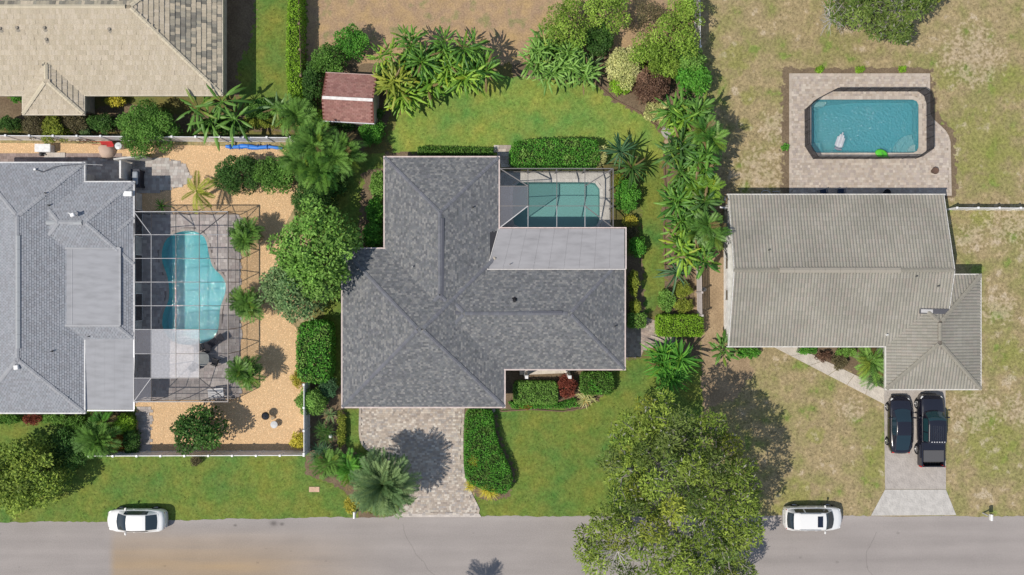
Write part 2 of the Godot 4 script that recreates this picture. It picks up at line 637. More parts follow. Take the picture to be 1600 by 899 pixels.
				var weed := smoothstep(0.62, 0.78, p) * smoothstep(0.45, 0.65, w) * 0.7
				r = lerpf(r, 0.155, weed); g = lerpf(g, 0.235, weed); b = lerpf(b, 0.045, weed)
				var py := y + GY
				var l := 0.0
				for q in lush: l = maxf(l, 1.0 - ((px - q[0]) * (px - q[0]) + (py - q[1]) * (py - q[1])) / (q[2] * q[2]))
				l = clampf(l * 1.0 + (m - 0.5) * 1.4 - 0.15, 0.0, 0.6) if l > 0.0 else 0.0
				r = lerpf(r, 0.215, l); g = lerpf(g, 0.23, l); b = lerpf(b, 0.06, l)
				var dry := 0.0
				for q in worn: dry = maxf(dry, 1.0 - ((px - q[0]) * (px - q[0]) + (py - q[1]) * (py - q[1])) / (q[2] * q[2]))
				dry = clampf(dry * 0.8 + (mott[i] / 255.0 - 0.5) * 1.5 + (m - 0.5) * 1.5 - 0.32, 0.0, 0.42) if dry > 0.0 else 0.0
				r = lerpf(r, 0.45, dry); g = lerpf(g, 0.37, dry); b = lerpf(b, 0.28, dry)
				var mk := 0.94 + 0.55 * (mott[i] / 255.0 - 0.5)
				r *= mk; g *= mk; b *= mk
				var bare := clampf((0.36 - p) * 3.0 + (m - 0.66) * 2.6 + (0.1 if px > 1490 and y > 350 and y < 860 else -0.15), 0.0, 0.6) * clampf(f * 2.2 - 0.3, 0.0, 1.0)
				r = lerpf(r, 0.45, bare); g = lerpf(g, 0.385, bare); b = lerpf(b, 0.30, bare)
			var k := 0.66 + 0.58 * f + 0.42 * (tiny[i] / 255.0 - 0.5) + 0.1 * m if z != Z.MULCH else 0.6 + 0.8 * f
			data[i * 3] = srgb[clampi(int(r * k * 1023.0), 0, 1023)]
			data[i * 3 + 1] = srgb[clampi(int(g * k * 1023.0), 0, 1023)]
			data[i * 3 + 2] = srgb[clampi(int(b * k * 1023.0), 0, 1023)]
	ground_color = Image.create_from_data(zw, zh, false, Image.FORMAT_RGB8, data)
	var gm := StandardMaterial3D.new()
	gm.albedo_texture = ImageTexture.create_from_image(ground_color)
	gm.roughness = 0.95
	gm.metallic_specular = 0.25
	var holes := [rounded(246, 354, 358, 544, 4), rounded(800, 282, 942, 356, 4), rounded(1265, 153, 1438, 243, 4)]
	var far := PackedVector2Array([Vector2(-300, -300), Vector2(300, -300), Vector2(300, 300), Vector2(-300, 300)])
	obj("ground", sheet(far, 0.0, Color.WHITE, holes), gm, null, "structure")

	# the road
	var edge := []
	for i in 380:
		var x := -300.0 + i * 6.0
		var y := 816.0 - clampf((x - 100.0) / 60.0, 0.0, 9.0) + sin(i * 0.27) * 0.7 + (rf(-1.0, 1.0) if not (x > 610 and x < 755) and not (x > 1358 and x < 1497) else 0.0)
		edge.append(x); edge.append(y)
	edge.append_array([2000, 930, -300, 935])
	var rw := 2048
	var rh := 384
	var streak := noise_map(21, 0.012, 4)
	var speck := noise_map(22, 0.4, 2)
	var rd := PackedByteArray()
	rd.resize(rw * rh * 3)
	for y in rh:
		for x in rw:
			var px := x * 0.84 - 60.0
			var py := 800.0 + y * 0.6
			var n := streak[(y * 2 % zh) * zw + (x / 6)] / 255.0
			var n2 := streak[(y % zh) * zw + x * zw / rw] / 255.0
			var s := speck[y * zw + x % zw] / 255.0
			var k := 0.90 + 0.14 * (n - 0.5) + 0.3 * (s - 0.5) + 0.1 * (n2 - 0.5)
			for lane in [846.0, 874.0, 905.0, 945.0]: k -= 0.035 * exp(-pow((py - lane) / 7.0, 2.0))
			k += 0.06 * exp(-pow((py - 812.0) / 6.0, 2.0))
			var stain := smoothstep(166.0, 182.0, px) * (1.0 - smoothstep(330.0, 640.0, px)) * smoothstep(812.0, 885.0, py) * (0.5 + 0.36 * n)
			var r := 0.318 * k; var g := 0.290 * k; var b := 0.278 * k
			r = lerpf(r, 0.36 * k, stain); g = lerpf(g, 0.255 * k, stain); b = lerpf(b, 0.145 * k, stain)
			for d in [[427.0, 818.0, 7.0], [440.0, 819.0, 4.0], [367.0, 821.0, 3.0]]:
				var e := exp(-(pow((px - d[0]) / d[2], 2.0) + pow((py - d[1]) / (d[2] * 0.7), 2.0)) * 1.5) * 0.5
				r *= 1.0 - e; g *= 1.0 - e; b *= 1.0 - e
			var i := (y * rw + x) * 3
			rd[i] = srgb[int(r * 1023.0)]; rd[i + 1] = srgb[int(g * 1023.0)]; rd[i + 2] = srgb[int(b * 1023.0)]
	for cr in 16:      # fine cracks and sealed seams
		var cx := rf(0.0, rw); var cy := rf(20.0, rh); var ang := (rf(-0.25, 0.25) if cr % 3 else rf(1.2, 1.9))
		for st in int(rf(60.0, 260.0)):
			ang += rf(-0.09, 0.09)
			cx += cos(ang); cy += sin(ang)
			if cx < 1 or cx >= rw - 1 or cy < 26 or cy >= rh - 1: break
			var i := (int(cy) * rw + int(cx)) * 3
			for ch in 3: rd[i + ch] = int(rd[i + ch] * (0.86 if cr % 2 else 0.92))
	for oil in 40:     # drips and small patches
		var cx := int(rf(4.0, rw - 5)); var cy := int(rf(30.0, rh - 5)); var r0 := rf(1.0, 3.5)
		for dy in range(-3, 4):
			for dx in range(-3, 4):
				if dx * dx + dy * dy > r0 * r0: continue
				var i := ((cy + dy) * rw + cx + dx) * 3
				for ch in 3: rd[i + ch] = int(rd[i + ch] * 0.92)
	var rm := StandardMaterial3D.new()
	rm.albedo_texture = ImageTexture.create_from_image(Image.create_from_data(rw, rh, false, Image.FORMAT_RGB8, rd))
	rm.roughness = 0.9
	rm.metallic_specular = 0.3
	var road := sheet(ring(edge), 0.006, Color.WHITE)
	for i in road.v.size():
		var q := road.v[i]
		road.uv[i] = Vector2((q.x / UNIT + 800.0 + 60.0) / 1720.0, (q.z / UNIT + 449.5 - 800.0) / (384 * 0.6))
	obj("road", road, rm, null, "structure")

	# gravel yard of the grey house
	var gravel := ring([-60, 223, 200, 225, 330, 228, 456, 232, 462, 320, 447, 350, 440, 480, 474, 530, 482, 600, 482, 704, 213, 706, 213, 636, 150, 560, -60, 500])
	var gravel_m := mat("gravel", 0.95, grain(31, 0.16, 0.5, 1.0, 3), 0.8, bumps(32, 0.2, 3, 4.0), 0.8)
	obj("gravel", sheet(gravel, 0.008, lin(0.78, 0.54, 0.31), [holes[0]]), gravel_m, null, "structure")
	cover(gravel)
	var stone := Shape.new()
	stone.lathe(Vector3.ZERO, [Vector2(0.036, 0.0), Vector2(0.032, 0.01), Vector2(0.016, 0.018), Vector2(0.0, 0.02)], 5, Color.WHITE)
	var spots := []
	var tones := [lin(0.74, 0.515, 0.295), lin(0.66, 0.445, 0.25), lin(0.82, 0.60, 0.375), lin(0.56, 0.375, 0.215), lin(0.75, 0.525, 0.31)]
	for i in 90000:
		var x := rf(0.0, 484.0); var y := rf(222.0, 706.0)
		if x < 208.0 and y > 252.0: continue
		var p := flat(x, y)
		if inside(p, gravel) and not inside(p, holes[0]): spots.append(p)
	scatter("pebbles", stone.mesh(), mat("pebble", 0.9), spots, 0.008, tones, 0.55, 1.25)

func scatter(called: String, mesh: Mesh, m: Material, spots: Array, y: float, tones: Array, low: float, high: float) -> void:
	var mm := MultiMesh.new()
	mm.transform_format = MultiMesh.TRANSFORM_3D
	mm.use_colors = true
	mm.mesh = mesh
	mm.instance_count = spots.size()
	for i in spots.size():
		var b := Basis(UP, rf(0, TAU)).scaled(Vector3(rf(low, high), rf(low, high), rf(low, high)))
		mm.set_instance_transform(i, Transform3D(b, Vector3(spots[i].x, y, spots[i].y)))
		mm.set_instance_color(i, vary(tones[rng.randi() % tones.size()], 0.12))
	var o := MultiMeshInstance3D.new()
	o.multimesh = mm
	o.material_override = m
	o.name = numbered(called)
	o.set_meta("kind", "stuff")
	add_child(o)

func build_grass() -> void:
	# blades in small tufts, toned by the ground they grow from
	for pass_no in 3:
		var tuft := Shape.new()
		var r2 := RandomNumberGenerator.new()
		r2.seed = 400 + pass_no
		for i in 11:
			var a := r2.randf() * TAU
			var o := Vector3(cos(a), 0, sin(a)) * r2.randf() * 0.11
			var lean := Vector3(r2.randf() - 0.5, 0, r2.randf() - 0.5) * 0.1
			var hgt := 0.014 + 0.02 * r2.randf()
			var side := Vector3(cos(a * 3.0), 0, sin(a * 3.0)) * 0.014
			tuft.tri(o - side, o + side, o + lean + UP * hgt, vary(Color.WHITE, 0.1))
		for k in tuft.n.size(): tuft.n[k] = (tuft.n[k] * 0.15 + UP).normalized()
		var spots := PackedVector3Array()
		var cols := PackedColorArray()
		var zones := [Z.LAWN, Z.DRY, Z.SIDE]
		var tries: int = [5000, 14000, 5000][pass_no]
		var frame: Array = [[-20, -20, 1100, 820], [1090, -20, 1625, 815], [-20, 90, 1100, 660]][pass_no]
		for i in tries:
			var x := rf(frame[0], frame[2]); var y := rf(frame[1], frame[3])
			var k := int(y - GY) * zw + int(x - GX)
			if zone_of[k] != zones[pass_no]: continue
			if covered(x, y): continue
			var c := ground_color.get_pixel(int(x - GX), int(y - GY)).srgb_to_linear()
			if pass_no == 1:
				if c.r > 0.36 or rng.randf() > 0.6: continue
			var g := rf(0.92, 1.14)
			if pass_no == 0: c = Color(c.r * 0.93 * g, c.g * 1.06 * g, c.b * 0.92 * g)
			elif rng.randf() < 0.25: c = Color(c.r * 0.86, c.g * 1.03, c.b * 0.75)
			else: c = Color(c.r * g, c.g * g, c.b * g)
			spots.append(at(x, y)); cols.append(c)
		var mm := MultiMesh.new()
		mm.transform_format = MultiMesh.TRANSFORM_3D
		mm.use_colors = true
		mm.mesh = tuft.mesh()
		mm.instance_count = spots.size()
		for i in spots.size():
			mm.set_instance_transform(i, Transform3D(Basis(UP, rng.randf() * TAU).scaled(Vector3.ONE * rf(0.7, 1.25)), spots[i]))
			mm.set_instance_color(i, cols[i])
		var o := MultiMeshInstance3D.new()
		o.multimesh = mm
		o.material_override = M.grass if M.has("grass") else mat("grass", 0.7)
		o.name = numbered("grass")
		o.set_meta("kind", "stuff")
		o.set_meta("label", ["green lawn grass round the middle and left houses", "dry patchy grass of the right hand yard", "thin grass in the side yards"][pass_no])
		o.set_meta("category", "grass")
		add_child(o)

var covers := []      # paved and built-over areas where no grass grows

func covered(x: float, y: float) -> bool:
	if y > 807.0 and y > 816.0 - clampf((x - 100.0) / 60.0, 0.0, 9.0): return true
	var p := flat(x, y)
	for c in covers:
		if c[0].has_point(p) and inside(p, c[1]): return true
	return false

func cover(poly: PackedVector2Array) -> void:
	var b := Rect2(poly[0], Vector2.ZERO)
	for p in poly: b = b.expand(p)
	covers.append([b, poly])

func build_paving() -> void:
	var tan_stones := [lin(0.50, 0.43, 0.37), lin(0.42, 0.36, 0.315), lin(0.58, 0.51, 0.445), lin(0.45, 0.41, 0.385), lin(0.54, 0.46, 0.39), lin(0.66, 0.60, 0.53)]
	# paver driveway of the middle house
	var drive := curved(ring([561, 560, 561, 640, 561, 682, 571, 702, 600, 718, 634, 742, 640, 770, 622, 804, 690, 804, 748, 804, 738, 772, 726, 740, 724, 690, 726, 640, 726, 560]), 3)
	obj("driveway_bed", sheet(drive, 0.006, lin(0.22, 0.19, 0.17)), M.paver, null, "structure")
	var pavers := pave(Geometry2D.offset_polygon(drive, -0.17)[0], 0.05, [0.2, 0.28, 0.15, 0.24], 0.16, tan_stones)
	obj("driveway", pavers, M.paver, null, "structure")
	obj("driveway_border", border(drive, 0.2, 0.054, 0.3, tan_stones), M.paver, null, "structure")
	cover(drive)
	var apron := Shape.new()
	extrude(apron, ring([618, 803, 749, 803, 752, 808, 612, 808]), 0.0, 0.055, lin(0.55, 0.5, 0.46))
	obj("driveway_edge", apron, M.concrete, null, "structure")
	# concrete driveway and walk of the right house
	var slab := Shape.new()
	extrude(slab, ring([1381, 560, 1477, 560, 1478, 764.4, 1383, 764.4]), 0.0, 0.05, lin(0.42, 0.385, 0.36))
	obj("concrete_driveway", slab, M.concrete, null, "structure")
	var low := Shape.new()
	extrude(low, ring([1383, 765.2, 1478, 765.2, 1494, 805, 1361, 806]), 0.0, 0.044, lin(0.50, 0.48, 0.455))
	obj("driveway_apron", low, M.concrete, null, "structure")
	cover(ring([1381, 560, 1477, 560, 1478, 764, 1494, 806, 1361, 806, 1383, 764]))
	var walk := [1206, 541, 1242, 541, 1382, 612, 1382, 632]
	for i in 6:
		var w := Shape.new()
		var a0 := flat(1206, 541).lerp(flat(1382, 632), i / 6.0 + 0.002)
		var a1 := flat(1206, 541).lerp(flat(1382, 632), (i + 1) / 6.0 - 0.002)
		var b0 := flat(1242, 541).lerp(flat(1382, 608), i / 6.0 + 0.002)
		var b1 := flat(1242, 541).lerp(flat(1382, 608), (i + 1) / 6.0 - 0.002)
		extrude(w, PackedVector2Array([a0, b0, b1, a1]), 0.0, 0.048, vary(lin(0.55, 0.5, 0.44), 0.05))
		obj("walkway_slab", w, M.concrete, null, "structure")
	cover(ring(walk))
	# side path of the middle house
	var path := ring([975, 492, 1012, 496, 1052, 512, 1060, 535, 1010, 545, 1000, 556, 975, 560])
	obj("side_path_bed", sheet(path, 0.006, lin(0.2, 0.17, 0.15)), M.paver, null, "structure")
	obj("side_path", pave(path, 0.04, [0.3, 0.4, 0.22], 0.2, [lin(0.46, 0.37, 0.32), lin(0.38, 0.31, 0.28), lin(0.52, 0.44, 0.39)], [], 0.3), M.paver, null, "structure")
	cover(path)
	var back_step := ring([770, 228, 800, 225, 800, 262, 780, 262, 778, 246])
	obj("back_step", pave(back_step, 0.05, [0.3, 0.4], 0.3, tan_stones), M.paver, null, "structure")
	cover(back_step)
	# side yard pavers of the grey house
	var pad := curved(ring([130, 250, 197, 252, 220, 248, 260, 248, 288, 256, 298, 278, 288, 290, 266, 296, 250, 300, 206, 300, 130, 300]), 3)
	obj("side_pad_bed", sheet(pad, 0.013, lin(0.25, 0.23, 0.22)), M.paver, null, "structure")
	obj("side_pad", pave(pad, 0.045, [0.3, 0.24, 0.4], 0.24, [lin(0.5, 0.45, 0.42), lin(0.56, 0.53, 0.5), lin(0.42, 0.38, 0.36)]), M.paver, null, "structure")
	var slab2 := ring([-60, 240, 198, 242, 198, 262, -60, 262])
	obj("side_strip", pave(slab2, 0.04, [0.3, 0.24, 0.4], 0.24, [lin(0.32, 0.25, 0.23), lin(0.38, 0.3, 0.28)]), M.paver, null, "structure")
	var gate_path := ring([214, 636, 236, 636, 236, 706, 214, 706])
	obj("gate_path", pave(gate_path, 0.045, [0.3, 0.24, 0.4], 0.24, [lin(0.5, 0.45, 0.43), lin(0.42, 0.38, 0.36)]), M.paver, null, "structure")
	cover(gate_path)
	cover(ring([482, 766, 500, 766, 500, 772, 482, 772]))
	var lid := Shape.new()
	extrude(lid, ring([483, 761, 499, 761, 499, 769, 483, 769]), 0.0, 0.05, lin(0.62, 0.42, 0.3))
	tag(obj("utility_box_lid", lid, M.concrete), "tan concrete utility lid set flush in the front lawn", "utility lid")

# ---------------------------------------------------------------- roofs
# a roof is a list of hipped (or gabled) blocks over rectangles; where blocks meet, the higher one shows
class Block:
	var x0: float
	var x1: float
	var z0: float
	var z1: float
	var he: float
	var p: float
	var cap := 99.0
	var gable := false       # gable ends to the east and west

	func rise(x: float, z: float) -> float:
		var d := minf(z - z0, z1 - z)
		if not gable: d = minf(d, minf(x - x0, x1 - x))
		if gable and (x < x0 or x > x1): return -99.0
		if d < 0.0: return -99.0
		return he + minf(d * p, cap)

func block(ax: float, ay: float, bx: float, by: float, he: float, p: float, gable := false, cap := 99.0) -> Block:
	var b := Block.new()
	var a := flat(ax, ay, he)
	var e := flat(bx, by, he)
	b.x0 = a.x; b.z0 = a.y; b.x1 = e.x; b.z1 = e.y
	b.he = he; b.p = p; b.gable = gable; b.cap = cap
	return b

func roof_height(blocks: Array, x: float, z: float) -> float:
	var h := -99.0
	for b in blocks: h = maxf(h, b.rise(x, z))
	return h

func slopes(b: Block) -> Array:
	# [origin of the eave, direction along it, direction up the slope (flat), length, greatest run]
	var w := b.x1 - b.x0
	var l := b.z1 - b.z0
	var run_ns := minf(l * 0.5, b.cap / b.p) if b.gable else minf(minf(l, w) * 0.5, b.cap / b.p)
	var out := [
		["north", Vector3(b.x1, b.he, b.z0), Vector3.LEFT, Vector3.BACK, w, run_ns],
		["south", Vector3(b.x0, b.he, b.z1), Vector3.RIGHT, Vector3.FORWARD, w, run_ns]]
	if not b.gable:
		out.append(["east", Vector3(b.x1, b.he, b.z1), Vector3.FORWARD, Vector3.LEFT, l, run_ns])
		out.append(["west", Vector3(b.x0, b.he, b.z0), Vector3.BACK, Vector3.RIGHT, l, run_ns])
	return out

func roof_deck(blocks: Array, col: Color) -> Shape:
	var s := Shape.new()
	for b in blocks:
		for q in slopes(b):
			var o: Vector3 = q[1] + Vector3(0, -0.012, 0)
			var u: Vector3 = q[2]
			var run: float = q[5]
			var up: Vector3 = q[3] * run + UP * run * b.p
			var inset := 0.0 if b.gable else run
			s.quad(o, o + u * q[4], o + u * (q[4] - inset) + up, o + u * inset + up, col)
		if b.cap < 90.0:
			var i: float = b.cap / b.p
			var y: float = b.he + b.cap - 0.012
			s.quad(Vector3(b.x0 + i, y, b.z1 - i), Vector3(b.x1 - i, y, b.z1 - i), Vector3(b.x1 - i, y, b.z0 + i), Vector3(b.x0 + i, y, b.z0 + i), col)
		if b.gable:
			for x in [b.x0 + 0.4, b.x1 - 0.4]:
				var mz: float = (b.z0 + b.z1) * 0.5
				s.tri(Vector3(x, b.he - 0.02, b.z0), Vector3(x, b.he - 0.02, b.z1), Vector3(x, b.he + (b.z1 - b.z0) * 0.5 * b.p - 0.03, mz), lin(0.72, 0.72, 0.74))
	return s

# lays shingles or tiles in courses on every slope; style: 0 shingle, 1 barrel tile, 2 flat tile
func courses(blocks: Array, style: int, w: float, e: float, thick: float, tone: Callable, covers_up: Array = []) -> Shape:
	var s := Shape.new()
	for b in blocks:
		for q in slopes(b):
			var side: String = q[0]
			var u: Vector3 = q[2]
			var run: float = q[5]
			var slope_len := sqrt(1.0 + b.p * b.p)
			var up: Vector3 = (q[3] + UP * b.p) / slope_len
			var nn := u.cross(up).normalized()
			if nn.y < 0: nn = -nn
			var rows := int(ceil(run * slope_len / e))
			var colsn := int(ceil(q[4] / w)) + 1
			for r in rows:
				var d: float = r * e / slope_len
				var dm: float = d + e * 0.5 / slope_len
				if dm > run: continue
				var off := 0.0
				if style == 0: off = -(r % 2) * w * 0.5 - rng.randf() * w * 0.25
				elif style == 2: off = -(r % 2) * w * 0.5
				for k in colsn:
					var t := k * w + off + w * 0.5
					if not b.gable and (t < dm - w * 0.35 or t > q[4] - dm + w * 0.35): continue
					if t < 0.0 or t > q[4]: continue
					var c: Vector3 = q[1] + u * t + q[3] * dm
					c.y += dm * b.p
					var hidden := false
					for other in blocks:
						if other != b and other.rise(c.x, c.z) > c.y + 0.12: hidden = true
					for cv in covers_up:
						if cv.has_point(Vector2(c.x, c.z)): hidden = true
					if hidden: continue
					var col: Color = tone.call(side, c, r, k)
					var o := c - up * (e * 0.5)
					var g := w * (0.5 if style == 1 else (0.46 if thick > 0.02 and style == 0 else 0.488))
					if style == 1:
						var prev := Vector3.ZERO
						var prevn := nn
						var lo := nn * thick * 0.55
						for j in 5:
							var a := float(j) / 4.0
							var arch := sin(a * PI) * thick * 1.7
							var pt := o + u * ((a - 0.5) * w) + nn * arch
							var pn := (nn + u * (cos(a * PI) * -0.0 + (a - 0.5) * 2.1)).normalized()
							if j > 0:
								s.smooth_quad([prev + lo, pt + lo, pt + up * e * 1.06, prev + up * e * 1.06], [prevn, pn, pn, prevn], col)
								s.quad(prev - nn * 0.02, pt - nn * 0.02, pt + lo, prev + lo, col)
							prev = pt; prevn = pn
					else:
						var jit := thick * rf(0.75, 1.25)
						var a := o - u * g + nn * jit
						var bb := o + u * g + nn * jit
						var h := up * e * 1.04 + nn * (-jit * 0.8)
						s.quad(a, bb, bb + h, a + h, col)
						s.quad(o - u * g - nn * 0.01, o + u * g - nn * 0.01, bb, a, col)
	return s

func hip_caps(blocks: Array, w: float, e: float, tone: Color, spread := 0.1, high := 0.0) -> Shape:
	var s := Shape.new()
	for b in blocks:
		var lx: float = b.x1 - b.x0
		var lz: float = b.z1 - b.z0
		var half := minf(lx, lz) * 0.5
		if b.gable: half = lz * 0.5
		var run := minf(half, b.cap / b.p)
		var lines := []
		if not b.gable:
			for sx in [0, 1]:
				for sz in [0, 1]:
					var c := Vector3(b.x1 if sx else b.x0, b.he, b.z1 if sz else b.z0)
					lines.append([c, c + Vector3(-run if sx else run, run * b.p, -run if sz else run)])
		if b.cap > 90.0:
			var y: float = b.he + half * b.p
			if b.gable: lines.append([Vector3(b.x0, y, b.z0 + half), Vector3(b.x1, y, b.z0 + half)])
			elif lx > lz: lines.append([Vector3(b.x0 + half, y, b.z0 + half), Vector3(b.x1 - half, y, b.z0 + half)])
			elif lz > lx: lines.append([Vector3(b.x0 + half, y, b.z0 + half), Vector3(b.x0 + half, y, b.z1 - half)])
		for ln in lines:
			var d: Vector3 = ln[1] - ln[0]
			var len := d.length()
			if len < 0.05: continue
			d /= len
			var side := d.cross(UP).normalized()
			var up := side.cross(d)
			var m := int(len / e)
			for i in m:
				var o: Vector3 = ln[0] + d * (i * e)
				var mid := o + d * e * 0.5
				var hid := false
				for other in blocks:
					if other != b and other.rise(mid.x, mid.z) > mid.y + 0.1: hid = true
				if hid: continue
				var c := vary(tone, spread)
				var lift := up * (0.045 + high)
				var lift2 := up * (0.028 + high)
				var drop: Vector3 = up * (w * b.p * (0.5 if d.y > 0.01 else 0.9))
				s.quad(o - side * w - drop + lift, o + lift + up * 0.02, o + d * e * 1.05 + lift2 + up * 0.02, o + d * e * 1.05 - side * w - drop + lift2, c)
				s.quad(o + lift + up * 0.02, o + side * w - drop + lift, o + d * e * 1.05 + side * w - drop + lift2, o + d * e * 1.05 + lift2 + up * 0.02, c)
				s.tri(o - side * w - drop, o + side * w - drop, o + lift + up * 0.02, c)
	return s

func eaves(o: Node, b: Block, depth: float, col: Color, skip := "") -> void:
	var y: float = b.he - depth * 0.5 + 0.02
	var t := 0.05
	var mx: float = (b.x0 + b.x1) * 0.5
	var mz: float = (b.z0 + b.z1) * 0.5
	for e in [["n", Vector3(mx, y, b.z0 - t), Vector3(b.x1 - b.x0 + t * 4, depth, t * 2)], ["s", Vector3(mx, y, b.z1 + t), Vector3(b.x1 - b.x0 + t * 4, depth, t * 2)],
			["e", Vector3(b.x1 + t, y, mz), Vector3(t * 2, depth - 0.006, b.z1 - b.z0 - 0.004)], ["w", Vector3(b.x0 - t, y, mz), Vector3(t * 2, depth - 0.006, b.z1 - b.z0 - 0.004)]]:
		if e[0] in skip: continue
		var s := Shape.new()
		s.box(e[1], e[2], col)
		obj("fascia", s, M.paint, o)

func house_walls(blocks: Array, inset: float, col: Color) -> Shape:
	var s := Shape.new()
	var k := 0
	for b in blocks:
		k += 1
		s.box(Vector3((b.x0 + b.x1) * 0.5, (b.he - 0.1) * 0.5, (b.z0 + b.z1) * 0.5), Vector3(b.x1 - b.x0 - inset * 2.0, b.he - 0.1 - k * 0.003, b.z1 - b.z0 - inset * 2.0), col)
	return s

func soffits(blocks: Array, col: Color) -> Shape:
	var s := Shape.new()
	var k := 0
	for b in blocks:
		k += 1
		var y: float = b.he - 0.12 - k * 0.004
		s.quad(Vector3(b.x0, y, b.z0), Vector3(b.x1, y, b.z0), Vector3(b.x1, y, b.z1), Vector3(b.x0, y, b.z1), col)
	return s

# a window or a door on a wall: c is the middle of the opening on the wall's face, out the direction it faces
func opening(parent: Node, called: String, c: Vector3, out: Vector3, w: float, h: float, frame: Color, fill: Color, fill_name: String, glass: bool) -> void:
	var u := UP.cross(out).normalized()
	var b := Basis(u, UP, out)
	var f := Shape.new()
	for sx in [-1.0, 1.0]: f.box(c + u * (sx * (w * 0.5)) + out * 0.02, Vector3(0.07, h + 0.07, 0.07), frame, b)
	for sy in [-1.0, 1.0]: f.box(c + UP * (sy * (h * 0.5)) + out * 0.022, Vector3(w - 0.08, 0.07, 0.07), frame, b)
	var o := obj(called, f, M.vinyl, parent)
	var g := Shape.new()
	g.box(c + out * 0.008, Vector3(w - 0.07, h - 0.07, 0.03), fill, b)
	obj(fill_name, g, M.window_glass if glass else M.vinyl, o)

func vent_pipe(parent: Node, p: Vector3, r: float, h: float, col: Color) -> void:
	var s := Shape.new()
	s.tube([p - UP * 0.15, p + UP * h], [r, r], 8, col)
	s.lathe(p - UP * 0.06, [Vector2(r * 2.6, 0.0), Vector2(r * 1.5, 0.05), Vector2(r * 1.05, 0.11)], 8, col)
	obj("vent_pipe", s, M.plain, parent)

func roof_point(blocks: Array, x: float, y: float) -> Vector3:
	var p := at(x, y, 3.2)
	for i in 3: p = at(x, y, roof_height(blocks, p.x, p.z))
	return p

func ridge_vent(parent: Node, a: Vector3, b: Vector3, w: float, col: Color) -> void:
	var s := Shape.new()
	var d := (b - a).normalized()
	var side := d.cross(UP)
	var n := int((b - a).length() / 1.22) + 1
	for i in n:
		var p := a.lerp(b, float(i) / n) + d * 0.006
		var q := a.lerp(b, float(i + 1) / n) - d * 0.006
		for k in [-1.0, 1.0]:
			var o: Vector3 = side * (w * k)
			if k > 0: s.quad(p + UP * 0.085, p + o + UP * 0.01, q + o + UP * 0.01, q + UP * 0.085, col)
			else: s.quad(p + o + UP * 0.01, p + UP * 0.085, q + UP * 0.085, q + o + UP * 0.01, col)
			s.quad(p + o + UP * 0.01, p + o - UP * 0.08, q + o - UP * 0.08, q + o + UP * 0.01, col)
	obj("ridge_vent", s, M.shingle, parent)

